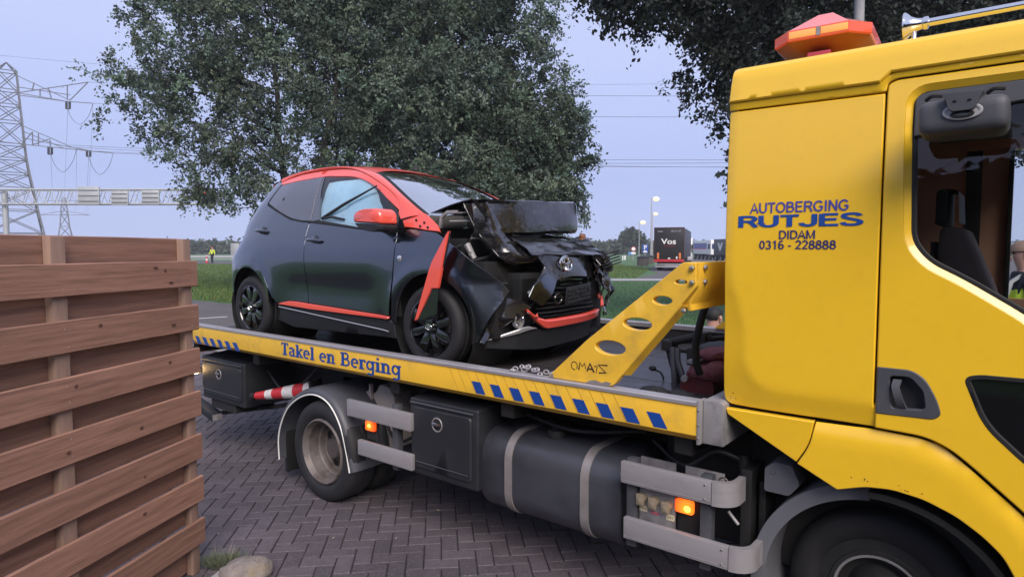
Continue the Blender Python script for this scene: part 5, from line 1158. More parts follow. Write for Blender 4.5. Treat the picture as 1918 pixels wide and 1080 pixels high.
hp = pobj('handle_plate', M['greypl'], door, rounded([(-0.4285, 1.437), (-0.307, 1.437), (-0.263, 1.405), (-0.225, 1.331), (-0.211, 1.278), (-0.233, 1.256), (-0.4285, 1.250)], [0.006, 0.03, 0.03, 0.05, 0.02, 0.02, 0.006]), cabo(-0.004), holes=[rounded([(-0.385, 1.405), (-0.315, 1.408), (-0.272, 1.36), (-0.262, 1.29), (-0.375, 1.280)], 0.018)], thick=0.03, bev=0.004, res=0.05, edge_step=0.02)
m = MB(); m.box(-0.40, 0.088, 1.265, -0.235, 0.095, 1.42); m.build('handle_recess', M['blackpl'], door)
m = MB(); m.grid([[(x+dx, y, z) for x, y, z in ((-0.357, 0.05, 1.395), (-0.362, 0.034, 1.37), (-0.352, 0.030, 1.33), (-0.340, 0.040, 1.29), (-0.336, 0.056, 1.278))] for dx in (-0.014, -0.010, 0.010, 0.014)]); m.build('door_handle', M['greypl'], door, smooth=60, solid=0.014)
# body below and round the arch
pobj('rear_skirt', Yl, cab, rounded([(-1.028, 1.176), (-0.655, 1.176), (-0.671, 1.075), (-0.722, 0.988), (-1.022, 1.150)], [0.004, 0.003, 0.05, 0.004, 0.01]), lambda u, v: (u, 0.062-0.006*(v-1.0)/0.17, v), thick=0.03, bev=0.004, res=0.06)
ap = [(-0.650, 1.176), (-0.423, 1.181), (-0.263, 1.175), (-0.19, 1.147), (-0.123, 1.097), (0.045, 0.952), (0.30, 0.71), (0.32, 0.55), (0.09, 0.55), (0.065, 0.64), (0.021, 0.735), (-0.010, 0.792), (-0.072, 0.849), (-0.154, 0.902), (-0.256, 0.940), (-0.363, 0.954), (-0.456, 0.943), (-0.558, 0.908), (-0.716, 0.985), (-0.667, 1.072)]
def arch_y(u, v):
    tz = 1.18 if u < -0.26 else 1.175-(u+0.26)*0.45-0.55*max(0, u+0.1)**1.0
    d = max(0.0, min(1.0, (tz-v)/0.07)); return (u, 0.052+0.022*(1-d)**2, v)
pobj('arch_skirt', Yl, cab, rounded(ap, [0.003, 0.05, 0.08, 0.06, 0.05, 0.05, 0.08, 0.02, 0.02, 0.05, 0.03, 0.03, 0.03, 0.03, 0.03, 0.03, 0.02, 0.003, 0.004, 0.05]), arch_y, thick=0.03, bev=0.004, res=0.04)
# roof: lower band under the step, side fairing, top
lowb = rounded([(-1.046, 2.513), (-0.434, 2.509), (-0.428, 2.545), (-0.40, 2.553), (0.66, 2.553), (0.65, 2.580), (-0.418, 2.576), (-0.455, 2.543), (-1.046, 2.546)], [0.003, 0.005, 0.02, 0.02, 0.01, 0.01, 0.03, 0.03, 0.003])
def lb_y(u, v):
    t0 = 2.512 if u < -0.45 else 2.552 if u > -0.42 else 2.512+0.04*(u+0.45)/0.03
    t = max(0, min(1, (v-t0)/0.03)); return (u, cab_y(u, v)-0.002-0.010*t, v)
pobj('roof_moulding', Yl, cab, lowb, lb_y, thick=0.03, bev=0.003, res=0.011)
def rf(u, v):
    # v: height up to 2.655, then arc length over the rounded roof edge
    b = cab_y(u, 2.6)-0.030
    if v <= 2.645: return (u, b+0.016*(v-2.545)/0.10, v)
    t = (v-2.645)/0.10; th = min(t, 1.0)*math.pi/2*0.97
    y, z = b+0.016+0.062*(1-math.cos(th)), 2.645+0.062*math.sin(th)
    if t > 1: y += (t-1)*0.10; z += (t-1)*0.10*0.055
    if u < -1.02: z -= 0.022*((-1.02-u)/0.03)**2*max(0, min(1, (v-2.60)/0.06))
    return (u, y, z)
pobj('roof_side', Yl, cab, [(-1.046, 2.5475), (-0.4545, 2.5445), (-0.4175, 2.5785), (0.645, 2.5815), (0.56, 2.86), (-1.03, 2.86)], rf, thick=0.02, bev=0.006, res=0.028)
m = MB(); P = []
for x, dz in ((-1.04, -0.03), (-1.03, -0.010), (-1.01, 0), (0.0, 0.0), (0.4, -0.01), (0.56, -0.05)):
    P.append([(x, y, z+dz) for y, z in ((0.20, 2.712), (0.35, 2.722), (0.7, 2.735), (1.1, 2.74), (1.5, 2.735), (1.9, 2.722), (2.08, 2.70), (2.13, 2.66))])
m.grid(P); m.build('roof', Yl, cab, smooth=60)
# shell: rear wall, far side, front, lining
m = MB(); m.box(-1.040, 0.150, 1.16, -1.012, 2.10, 2.66); m.build('rear_wall', Yl, cab, bevel=0.02)
m = MB(); m.box(-1.015, 0.10, 1.14, -0.44, 0.115, 2.66); m.box(-1.015, 0.10, 1.10, 0.9, 2.1, 1.138); m.box(-0.46, 0.10, 1.14, -0.425, 0.135, 2.66); m.box(-0.44, 0.105, 1.0, -0.12, 0.12, 1.25); m.box(0.10, 0.11, 0.75, 0.95, 0.125, 0.99); m.build('inner_frame', M['seam'], cab)
m = MB(); m.box(-1.012, 0.12, 1.14, -1.0, 2.09, 2.62); m.box(-1.0, 0.13, 2.60, 0.6, 2.09, 2.615); m.build('lining', M['lining'], cab)
farwin = [(-0.052, 1.60), (-0.052, 2.50), (0.58, 2.49), (0.74, 1.95), (0.72, 1.55)]
fw = pobj('far_door', Yl, cab, [(-0.43, 0.72), (0.95, 0.70), (0.97, 1.5), (0.88, 1.95), (0.66, 2.60), (-0.43, 2.60)], lambda u, v: (u, 2.15, v), holes=[farwin], thick=0.03, bev=0.004, res=0.2)
m = MB(); m.box(-1.03, 2.10, 1.15, -0.432, 2.15, 2.62); m.build('far_side_panel', Yl, cab)
m = MB(); m.box(-1.0, 2.085, 1.15, -0.285, 2.098, 2.60); m.box(-0.205, 2.085, 1.15, -0.075, 2.098, 2.60); m.box(-0.075, 2.085, 1.15, 0.8, 2.098, 1.60); m.box(-0.285, 2.06, 2.50, 0.7, 2.098, 2.60); fl = m.build('door_lining', M['lining'], cab)
m = MB(); m.box(-0.285, 2.075, 1.15, -0.205, 2.097, 2.60); m.box(-0.075, 2.05, 1.60, -0.052, 2.16, 2.50); m.box(-0.30, 0.2, 2.36, 0.60, 0.6, 2.50); m.build('pillar_trim', M['black'], cab, bevel=0.004)
m = MB(); m.prism([(0.70, 0.75), (0.97, 0.70), (1.0, 1.45), (0.92, 1.5), (0.70, 1.5)], 'Y', 0.17, 2.05); m.build('front', Yl, cab, bevel=0.05, seg=3)
m = MB(); m.add([(0.95, 0.2, 1.5), (0.95, 2.0, 1.5), (0.62, 1.95, 2.58), (0.62, 0.25, 2.58)], [(0, 1, 2, 3)]); m.build('windscreen', M['cabglass'], cab, smooth=0)
m = MB(); m.box(0.70, 0.15, 0.38, 1.05, 2.08, 0.74); m.build('bumper', M['greypl'], cab, bevel=0.04, seg=3)
m = MB(); m.prism([(0.45, 1.3), (0.70, 1.3), (0.70, 1.62), (0.55, 1.66)], 'Y', 0.2, 2.0); m.build('dashboard', M['blackpl'], cab, bevel=0.02)
# seat seen through the window
m = MB(); m.prism(rounded([(-0.285, 1.10), (-0.05, 1.10), (0.25, 1.12), (0.28, 1.30), (0.0, 1.36), (-0.07, 1.70), (-0.183, 1.985), (-0.272, 1.995), (-0.285, 1.70)], [0.03, 0.02, 0.05, 0.06, 0.05, 0.1, 0.02, 0.03, 0.05]), 'Y', 0.42, 0.86); seat = m.build('seat', M['seatcloth'], cab, bevel=0.035, seg=3)
m = MB(); m.grid([[(x, y, z) for x, z in ((-0.292, 2.005), (-0.292, 2.14), (-0.27, 2.155), (-0.215, 2.145), (-0.207, 2.01))] for y in (0.46, 0.82)]); m.box(-0.290, 0.46, 2.0, -0.25, 0.82, 2.15); m.build('headrest', M['black'], seat, smooth=50, bevel=0.01)
m = MB(); m.box(-0.30, 0.40, 1.75, -0.286, 0.88, 1.93); m.build('belt_guide', M['black'], seat)
# lettering
fs_ = lambda u, v, l: (u, cab_y(u, v)-0.0022-l, v)
m = MB(); write_sans(m, 'AUTOBERGING', -0.937, -0.545, 2.054, 0.045, fs_, 0.145); m.build('lettering', pmat('violet_blue_vinyl', (0.050, 0.052, 0.30), rough=0.5), sp_, smooth=0, normals=False)
m = MB(); write_sans(m, 'RUTJES', -0.990, -0.495, 1.994, 0.050, fs_, 0.19); m.build('lettering', M['blue'], sp_, smooth=0, normals=False)
m = MB(); write_sans(m, 'DIDAM', -0.814, -0.668, 1.942, 0.036, fs_, 0.15); m.build('lettering', pmat('navy_vinyl', (0.022, 0.022, 0.12), rough=0.5), sp_, smooth=0, normals=False)
m = MB(); write_sans(m, '0316 - 228888', -0.895, -0.588, 1.899, 0.037, fs_, 0.15); m.build('lettering', bpy.data.materials['navy_vinyl'], sp_, smooth=0, normals=False)
# kerb mirror hung over the window
m = MB(); m.box(-0.298, -0.20, 2.285, -0.045, 0.02, 2.402); km = m.build('kerb_mirror', M['greypl'], door, bevel=0.04, seg=4)
m = MB(); m.prism(rounded([(-0.205, 2.352), (-0.135, 2.352), (-0.125, 2.39), (-0.11, 2.415), (-0.230, 2.415), (-0.215, 2.39)], [0.025, 0.025, 0.02, 0.01, 0.01, 0.02]), 'Y', -0.225, 0.06); m.build('mirror_arm', M['greypl'], door, bevel=0.015, seg=3)
m = MB(); m.add(*[(lambda n: ([(-0.170, -0.208, 2.352)]+[(-0.170+0.054*math.cos(2*math.pi*i/n), -0.206, 2.352+0.026*math.sin(2*math.pi*i/n)) for i in range(n)], [(0, 1+(i+1) % n, 1+i) for i in range(n)]))(28)][0]); m.torus((-0.170, -0.205, 2.352), 0.050, 0.022, 0.006, 28, 8, 'Y', 0.7); m.build('clamp_ring', pmat('pale_plastic', (0.30, 0.30, 0.32), rough=0.5), door)
for x in (-0.19, -0.15):
    m = MB(); m.sphere((x, -0.227, 2.385), (0.006, 0.003, 0.004), 8, 6); m.build('screw', M['black'], door)
m = MB(); m.torus((-0.170, -0.212, 2.343), 0.030, 0.008, 0.004, 20, 6, 'Y', 0.6); m.build('ring_slot', M['black'], door)
for x in (-0.265, -0.085):
    m = MB(); m.tube(catmull([(x-0.03, -0.0, 2.44), (x-0.01, -0.01, 2.452), (x+0.02, -0.0, 2.45)], 4), 0.007, 6); m.build('hook', M['black'], door)
# amber beacon bar on the roof
bc_ = bpy.data.objects.new('beacon_bar', None); COL.objects.link(bc_); bc_.parent = tow; bc_.location = (-0.755, 0.36, 0); bc_.rotation_euler = (0, 0, R(3))
M['beacon'] = pmat('orange_red_lens', (0.62, 0.085, 0.035), rough=0.22, coat=0.6, var=0.12, vscale=7, emit=(0.9, 0.10, 0.03), estr=0.10)
M['beacon2'] = pmat('amber_window', (0.78, 0.34, 0.09), rough=0.25, coat=0.5, var=0.1, emit=(1.0, 0.4, 0.08), estr=0.15)
def hexring(w, e, z, Lb=1.25): return [(-w*0.62, -e, z), (w*0.62, -e, z), (w, -e+0.09, z), (w, Lb+e-0.09, z), (w*0.62, Lb+e, z), (-w*0.62, Lb+e, z), (-w, Lb+e-0.09, z), (-w, -e+0.09, z)]
m = MB(); rings = [hexring(0.198, 0.0, 2.850), hexring(0.205, 0.005, 2.856), hexring(0.205, 0.005, 2.900), hexring(0.192, -0.006, 2.906), hexring(0.050, -0.17, 3.004)]
m.grid([r_+r_[:1] for r_ in rings]); m.add(rings[-1], [tuple(range(8))]); lens = m.build('lens', M['beacon'], bc_, smooth=20)
m = MB(); rings = [hexring(0.10, -0.12, 2.80), hexring(0.185, -0.02, 2.838), hexring(0.198, 0.0, 2.8495)]; m.grid([r_+r_[:1] for r_ in rings]); m.add(rings[0], [tuple(range(8))]); m.build('base', pmat('orange_base', (0.30, 0.075, 0.025), rough=0.4, var=0.1), bc_, smooth=20)
for x0, x1 in ((-0.122, -0.008), (0.012, 0.122)):
    m = MB(); m.box(x0, -0.0085, 2.862, x1, -0.003, 2.894); m.build('amber_window', M['beacon2'], bc_, bevel=0.003)
m = MB(); m.box(-0.006, -0.010, 2.858, 0.010, -0.003, 2.897); m.build('window_divider', M['alud'], bc_)
for y in (0.03, 0.9):
    m = MB(); m.box(-0.05, y, 2.70, 0.05, y+0.09, 2.80); m.build('foot', M['redlens'], bc_, bevel=0.008)
m = MB(); m.lathe([(2.85, 0.04), (2.90, 0.04), (2.90, 0.0)], (-0.02, 0.1, 0), 'Z', 12); m.build('reflector', M['chrome'], bc_)
# air horn
hn = bpy.data.objects.new('air_horn', None); COL.objects.link(hn); hn.parent = tow
m = MB(); m.lathe([(-0.436, 0.0), (-0.430, 0.045), (-0.433, 0.056), (-0.428, 0.0575), (-0.418, 0.050), (-0.405, 0.036), (-0.385, 0.026), (-0.365, 0.022), (-0.360, 0.026), (-0.345, 0.026), (-0.34, 0.016), (0.1, 0.0145), (0.45, 0.012), (0.45, 0.0)], (0, 0.45, 2.852), 'X', 24); m.build('horn', M['chrome'], hn, smooth=30)
m = MB(); m.lathe([(2.71, 0.03), (2.725, 0.028), (2.78, 0.010), (2.84, 0.010)], (-0.395, 0.45, 0), 'Z', 12); m.lathe([(2.71, 0.03), (2.725, 0.028), (2.78, 0.010), (2.84, 0.010)], (0.3, 0.45, 0), 'Z', 12); m.build('stand', M['chrome'], hn)

# stone chips and rust on the lower cab edge
M['rust'] = pmat('rust_chip', (0.085, 0.028, 0.010), rough=0.9)
rr2 = random.Random(9)
for q in range(16):
    u, v = [(-0.40+rr2.gauss(0, 0.05), 0.968+abs(rr2.gauss(0, 0.010))), (-1.02+abs(rr2.gauss(0, 0.02)), 1.215+abs(rr2.gauss(0, 0.012))), (-0.32+rr2.gauss(0, 0.02), 0.962+abs(rr2.gauss(0, 0.006)))][q % 3]
    r_ = rr2.uniform(0.0012, 0.0032); y = (arch_y(u, v)[1] if u > -0.65 else cab_y(u, v))-0.0009
    m = MB(); m.add([(u, y-0.0003, v)]+[(u+r_*math.cos(a)*rr2.uniform(0.6, 1.4), y, v+r_*math.sin(a)*rr2.uniform(0.6, 1.4)) for a in [i*math.pi/3 for i in range(6)]], [(0, 1+i, 1+(i+1) % 6) for i in range(6)]); m.build('rust_chip', M['rust'], tow, smooth=0)
# ------------------------------------------------------------------ the crashed car (local X forward from the front axle, Y away from us, Z up from the bed)
car = thing('crashed_car', 'dark grey hatchback with orange roof and smashed front on the flatbed', 'car', T(-3.17, 1.05, 1.073), YAW)
M['body'] = pmat('dark_grey_metallic', (0.085, 0.097, 0.120), rough=0.24, metal=1.0, coat=1.0, var=0.04, vscale=2, coat_rough=0.02)
M['coral'] = pmat('orange_paint', (0.74, 0.085, 0.055), rough=0.35, coat=0.9, var=0.03, vscale=3, coat_rough=0.03)
M['gloss'] = pmat('gloss_black', (0.006, 0.006, 0.008), rough=0.12, coat=1.0, coat_rough=0.03)
M['crumple'] = pmat('scuffed_black', (0.008, 0.008, 0.010), rough=0.16, coat=1.0, coat_rough=0.05, bump=0.004, bscale=9, dirt=(0.10, 0.09, 0.09), dirt_amt=0.5, dscale=26)
M['privacy'] = pmat('tinted_glass', (0.030, 0.030, 0.038), rough=0.03, spec=1.0, coat=1.0, coat_rough=0.01)
M['sideglass'] = glass_mat('side_glass', (0.86, 0.90, 0.90), 0.02)
M['screen'] = glass_mat('windscreen_glass', (0.55, 0.60, 0.62), 0.50, 1.7)
M['airbag'] = pmat('airbag_cloth', (0.62, 0.84, 0.98), rough=0.9, var=0.08, vscale=5, bump=0.006, bscale=12)
M['bay'] = pmat('engine_bay', (0.008, 0.008, 0.009), rough=0.6, var=0.4, vscale=14)
M['silver'] = pmat('silver_plastic', (0.50, 0.50, 0.52), rough=0.3, metal=0.6)
M['lampglass'] = pmat('lamp_glass', (0.55, 0.56, 0.60), rough=0.08, metal=0.7, coat=1.0)
# half width by height, shared by every panel of the flank
WZ = [(0.0, 0.72), (0.12, 0.755), (0.25, 0.785), (0.40, 0.800), (0.55, 0.806), (0.70, 0.806), (0.82, 0.796), (0.92, 0.775), (1.00, 0.742), (1.10, 0.700), (1.30, 0.615), (1.42, 0.545), (1.47, 0.500), (1.52, 0.45), (1.56, 0.30)]
DXR = [(0.0, 0.05), (0.31, 0.03), (0.52, 0.01), (0.68, 0.0), (0.77, 0.03), (0.81, 0.07), (0.88, 0.13), (0.96, 0.16), (1.05, 0.15), (1.15, 0.19), (1.26, 0.25), (1.36, 0.31), (1.50, 0.36)]
TR = [(-2.90, 0.55), (-2.885, 0.40), (-2.865, 0.27), (-2.83, 0.165), (-2.78, 0.095), (-2.70, 0.045), (-2.58, 0.018), (-2.3, 0.0)]
TF = [(0.05, 0.0), (0.20, 0.012), (0.30, 0.038), (0.38, 0.085), (0.45, 0.155), (0.51, 0.25), (0.55, 0.36), (0.575, 0.50), (0.59, 0.80)]
def flank(x, z):
    y = spl(WZ, z)
    xr = x - spl(DXR, z)
    if xr < -2.3: y -= spl(TR, xr)
    if x > 0.05: y -= spl(TF, x)*((0.50+1.35*(z-0.22)) if z < 0.62 else max(0.35, 1.04-(z-0.62)*1.5))
    for wx in (0.0, -2.34):                       # swollen arches
        d = math.hypot(x-wx, z-0.29); y += 0.016*math.exp(-((d-0.40)/0.055)**2)
    if -1.9 < x < -0.45: y -= 0.020*math.exp(-((z-0.50)/0.13)**2)*min(1, (x+1.9)/0.3, (-0.45-x)/0.2)   # scalloped doors
    y -= 0.006*math.exp(-((z-0.90)/0.02)**2) if -2.2 < x < -0.3 else 0
    return max(0.02, y)
def fl(sgn, off=0.0): return lambda u, v: (u, sgn*(flank(u, v)+off), v)
strip_r = [(-1.862, 0.350), (-1.80, 0.366), (-1.70, 0.383), (-1.60, 0.385), (-1.424, 0.378), (-1.430, 0.334)]
strip_f = [(-1.418, 0.377), (-0.400, 0.337), (-0.392, 0.326), (-0.414, 0.315), (-1.424, 0.333)]
door_f = rounded([(-1.418, 0.383), (-1.440, 0.62), (-1.457, 0.81), (-1.463, 0.90), (-1.474, 1.044), (-1.1, 1.008), (-0.75, 0.972), (-0.345, 0.945), (-0.338, 0.90), (-0.347, 0.70), (-0.374, 0.474), (-0.394, 0.343)], [0.01, 0.1, 0.1, 0.1, 0.004, 0.1, 0.1, 0.004, 0.03, 0.1, 0.1, 0.02])
door_r = rounded([(-1.424, 0.384), (-1.446, 0.62), (-1.463, 0.81), (-1.469, 0.90), (-1.480, 1.044), (-1.62, 1.055), (-1.80, 1.080), (-2.05, 1.158), (-2.272, 1.228), (-2.296, 1.10), (-2.292, 0.98), (-2.279, 0.866), (-2.236, 0.772), (-2.16, 0.705), (-2.06, 0.600), (-1.99, 0.50), (-1.935, 0.41), (-1.875, 0.357), (-1.70, 0.390), (-1.60, 0.391)], 0.02)
arch_r = [(-2.34+0.345*math.cos(R(a)), 0.290+0.372*math.sin(R(a))) for a in range(2, 196, 8)]
quarter = [(-1.985, 0.49), (-2.055, 0.595), (-2.155, 0.702), (-2.232, 0.770), (-2.275, 0.866), (-2.288, 0.98), (-2.292, 1.10), (-2.268, 1.232), (-2.278, 1.245), (-2.236, 1.335), (-2.192, 1.420), (-2.24, 1.448), (-2.33, 1.45), (-2.575, 1.36), (-2.64, 1.26), (-2.70, 1.15), (-2.735, 1.05), (-2.73, 0.95), (-2.76, 0.88), (-2.80, 0.81), (-2.84, 0.76), (-2.865, 0.68), (-2.86, 0.52), (-2.84, 0.32), (-2.80, 0.22), (-2.69, 0.20)] + arch_r[::-1][:-1]
arch_f = [(0.02+0.352*math.cos(R(a)), 0.288+0.372*math.sin(R(a))) for a in range(178, -12, -7)]
fender = [(-0.372, 0.345), (-0.352, 0.474), (-0.341, 0.70), (-0.332, 0.90), (-0.335, 0.965), (-0.19, 0.965), (-0.06, 0.950), (0.06, 0.935), (0.15, 0.890), (0.25, 0.835), (0.34, 0.765), (0.43, 0.68), (0.49, 0.60), (0.52, 0.545), (0.50, 0.47), (0.455, 0.36), (0.405, 0.215), (0.36, 0.20)] + arch_f[::-1] + [(-0.365, 0.30)]
frame_o = catmull([(-2.225, 1.438), (-2.12, 1.470), (-1.95, 1.493), (-1.68, 1.507), (-1.44, 1.505), (-1.228, 1.487), (-1.013, 1.442), (-0.791, 1.363), (-0.597, 1.278), (-0.470, 1.205), (-0.410, 1.140), (-0.384, 1.072)], 4)
glass_top = catmull([(-0.400, 1.108), (-0.586, 1.209), (-0.742, 1.296), (-0.945, 1.374), (-1.129, 1.416), (-1.34, 1.436), (-1.553, 1.450), (-1.87, 1.438), (-2.186, 1.415)], 4)
fglass = glass_top[3:20] + [(-1.36, 1.436), (-1.535, 1.446), (-1.455, 1.26), (-1.352, 1.067), (-1.1, 1.032), (-0.746, 0.987), (-0.548, 0.968), (-0.544, 1.119)]
fglass = [(-0.586, 1.206), (-0.742, 1.292), (-0.945, 1.370), (-1.129, 1.412), (-1.34, 1.432), (-1.531, 1.444), (-1.455, 1.26), (-1.352, 1.067), (-1.1, 1.032), (-0.746, 0.987), (-0.548, 0.968), (-0.544, 1.119), (-0.560, 1.18)]
qglass = rounded([(-2.262, 1.246), (-2.184, 1.411), (-1.87, 1.434), (-1.559, 1.447), (-1.483, 1.060), (-1.62, 1.068), (-1.80, 1.094), (-2.05, 1.172)], [0.012, 0.02, 0.1, 0.01, 0.01, 0.05, 0.1, 0.1])
def rail(x, sgn, up=0):                            # upper edge of the roof side, where the roof skin starts
    return (x, sgn*spl([(-2.34, 0.49), (-2.2, 0.475), (-1.7, 0.470), (-1.2, 0.475), (-0.92, 0.480)], x), spl([(-2.36, 1.452), (-2.28, 1.476), (-2.15, 1.500), (-1.95, 1.523), (-1.7, 1.533), (-1.4, 1.527), (-1.15, 1.497), (-0.92, 1.444)], x))
WSL = [(-0.92, 0.480, 1.444), (-0.80, 0.518, 1.400), (-0.655, 0.560, 1.335), (-0.439, 0.618, 1.222), (-0.278, 0.655, 1.138), (-0.129, 0.688, 1.066)]
for sgn, nm in ((-1, 'near'), (1, 'far')):
    F = fl(sgn); kw = dict(thick=0.022, bev=0.0014, res=0.05, edge_step=0.03)
    df = pobj('front_door', M['body'], car, door_f, F, **kw); pobj('orange_strip', M['coral'], df, strip_f, fl(sgn, 0.010), thick=0.02, bev=0.004, res=0.06, edge_step=0.03)
    dr = pobj('rear_door', M['body'], car, door_r, F, **kw); pobj('orange_strip', M['coral'], dr, strip_r, fl(sgn, 0.010), thick=0.02, bev=0.004, res=0.06, edge_step=0.03)
    pobj('rear_quarter', M['body'], car, quarter, F, **kw)
    if sgn < 0: pobj('front_fender', M['body'], car, fender, F, thick=0.012, bev=0.0014, res=0.035, edge_step=0.02)
    else: pobj('front_fender', M['crumple'], car, [(a, b) for a, b in fender], lambda u, v: (u+0.05*noise.noise((u*5, v*5, 3)), (flank(u, v)+0.05*noise.noise((u*6, v*6, 1))+0.03*max(0, u)), v+0.03*noise.noise((u*4, v*4, 9))), thick=0.012, bev=0.003, res=0.05, edge_step=0.04)
    pobj('window_frame', M['coral'], car, frame_o+glass_top, F, thick=0.03, bev=0.004, res=0.05, edge_step=0.025)
    pobj('front_window', M['sideglass'], df, inset(fglass, -0.004), fl(sgn, -0.012), thick=0.003, bev=0.0005, res=0.08, edge_step=0.03)
    pobj('rear_window', M['privacy'], dr, qglass, fl(sgn, -0.003), thick=0.01, bev=0.0007, res=0.06, edge_step=0.03)
    pobj('pillar_cover', M['privacy'], car, [(-1.552, 1.444), (-1.539, 1.444), (-1.46, 1.26), (-1.360, 1.066), (-1.476, 1.056), (-1.50, 1.18)], fl(sgn, -0.004), thick=0.01, bev=0.0006, res=0.08)
    pobj('mirror_base', M['blackpl'], car, [(-0.578, 1.203), (-0.40, 1.100), (-0.362, 0.958), (-0.545, 0.966), (-0.541, 1.119)], fl(sgn, -0.004), thick=0.012, bev=0.002, res=0.06)
    pobj('belt_moulding', M['black'], car, [(-2.275, 1.236), (-2.05, 1.160), (-1.80, 1.082), (-1.62, 1.057), (-1.476, 1.047), (-0.746, 0.976), (-0.35, 0.947), (-0.35, 0.955), (-0.746, 0.986), (-1.36, 1.064), (-1.476, 1.056), (-1.62, 1.067), (-1.80, 1.093), (-2.05, 1.170), (-2.262, 1.244)], fl(sgn, 0.002), thick=0.012, bev=0.002, res=0.08)
    # sill below the doors
    pobj('sill', M['blackpl'], car, [(-1.845, 0.325), (-1.86, 0.346), (-1.43, 0.330), (-0.40, 0.310), (-0.36, 0.290), (-0.36, 0.175), (-1.70, 0.155), (-1.90, 0.20)], fl(sgn, -0.012), thick=0.05, bev=0.006, res=0.08)
    m = MB(); m.tube([(x, sgn*(flank(x, z)+0.004), z) for x, z in [(-1.85+0.06*i, 0.328-0.0129*i*0.06/0.37*2.0) for i in range(25)]], 0.0045, 6); m.build('sill_trim', M['silver'], car)
    for x0, x1, x2, x3, zt in ((-1.53, -1.40, -1.62, -1.50, 1.45), (-0.40, -0.30, -0.42, -0.32, 0.95)):
        pobj('gap_backing', M['black'], car, [(x0, 0.34), (x1, 0.34), (x1, 0.98 if zt > 1 else zt), (x3+0.02, zt), (x2, zt), (x0-0.02, 0.98 if zt > 1 else zt-0.02)], fl(sgn, -0.026), thick=0.004, bev=0.0008, res=0.1)  # black backing added behind the door seams so the gaps stay dark
    # A pillar and roof rail
    hi = [rail(x, sgn) for x in np.linspace(-2.24, -0.92, 24)]+[(x, sgn*y, z) for x, y, z in catmull(WSL, 4)[1:]]
    lo = [(x, sgn*flank(x, z), z) for x, z in frame_o]+[(-0.350, sgn*0.728, 1.040)]
    def rs(pts, n):
        P = [Vector(p) for p in pts]; d = [0]
        for a, b in zip(P, P[1:]): d.append(d[-1]+(b-a).length)
        out = []; j = 0
        for i in range(n):
            t = d[-1]*i/(n-1)
            while j < len(P)-2 and d[j+1] < t: j += 1
            out.append(P[j].lerp(P[j+1], (t-d[j])/max(1e-9, d[j+1]-d[j])))
        return out
    H, Lw = rs(hi, 60), rs(lo, 60)
    rows = []
    for k in range(7):
        t = k/6; row = []
        for a, b in zip(Lw, H):
            p = a.lerp(b, t); bulge = 0.010*math.sin(math.pi*t); p.y += sgn*bulge; p.z += bulge*0.8
            if k == 0: p = p+Vector((0.002, 0, 0.003))
            row.append(tuple(p))
        rows.append(row)
    m = MB(); m.grid(rows); m.build('roof_pillar', M['coral'], car, smooth=70)
    if sgn < 0:
        cp = [(-0.345, 1.035), (-0.262, 1.055), (-0.200, 1.096), (-0.115, 1.072), (-0.023, 1.022), (0.035, 0.985), (0.068, 0.945), (-0.061, 0.957), (-0.195, 0.976), (-0.300, 0.985)]
        pobj('cowl_corner', M['coral'], car, cp, lambda u, v: (u, -(flank(u, v)-0.012), v), thick=0.02, bev=0.003, res=0.04)
        for u, v in ((-0.19, 1.03), (-0.10, 1.01), (-0.05, 0.975), (-0.13, 0.985)):
            m = MB(); m.lathe([(-flank(u, v)+0.006, 0.011), (-flank(u, v)+0.004, 0.009), (-flank(u, v)+0.004, 0.0)], (u, 0, v), 'Y', 10); m.build('bolt_hole', M['bay'], car, smooth=0)
    # wheel
    for wx in (0.0, -2.34):
        cy = sgn*0.785; q = -sgn
        def yy(a): return cy+sgn*(-a)
        m = MB(); pr = [(0.02, 0.200), (0.004, 0.208), (-0.004, 0.235), (-0.002, 0.262), (0.012, 0.280), (0.03, 0.288), (0.06, 0.291), (0.07, 0.285), (0.076, 0.285), (0.08, 0.291), (0.105, 0.291), (0.11, 0.285), (0.116, 0.285), (0.12, 0.290), (0.15, 0.287), (0.165, 0.27), (0.17, 0.20)]
        m.lathe([(yy(a), r_) for a, r_ in pr], (wx, 0, 0.29), 'Y', 48); wh = m.build('wheel', M['tyre'], car, smooth=40)
        m = MB(); m.lathe([(yy(0.02), 0.203), (yy(0.002), 0.204), (yy(0.0), 0.198), (yy(0.01), 0.192), (yy(0.05), 0.186), (yy(0.13), 0.18), (yy(0.13), 0.0)], (wx, 0, 0.29), 'Y', 48); m.build('rim', M['gloss'], wh, smooth=30)
        for s in range(8):
            a0 = s*math.pi/4+0.25; m = MB(); m.m = Matrix.Translation((wx, 0, 0.29)) @ Matrix.Rotation(-a0, 4, 'Y')
            w0, w1 = (0.026, 0.042) if s % 2 else (0.022, 0.030)
            m.hexa([(0.035, yy(0.012), -w0), (0.035, yy(0.012), w0), (0.195, yy(0.008), w1+0.012), (0.195, yy(0.008), -w1+0.012)], [(0.035, yy(0.05), -w0), (0.035, yy(0.05), w0), (0.195, yy(0.045), w1+0.012), (0.195, yy(0.045), -w1+0.012)])
            m.build('spoke', M['gloss'], wh, bevel=0.003)
        m = MB(); m.lathe([(yy(0.05), 0.052), (yy(0.0), 0.050), (yy(-0.006), 0.044), (yy(-0.008), 0.0)], (wx, 0, 0.29), 'Y', 28); m.build('hub_cap', M['gloss'], wh)
        m = MB(); ey = yy(-0.010); m.torus((wx, ey, 0.29), 0.029, 0.021, 0.0030, 24, 6); m.torus((wx, ey, 0.297), 0.018, 0.0085, 0.0026, 20, 6); m.torus((wx, ey, 0.290), 0.0085, 0.020, 0.0026, 20, 6); m.build('emblem', M['chrome'], wh)
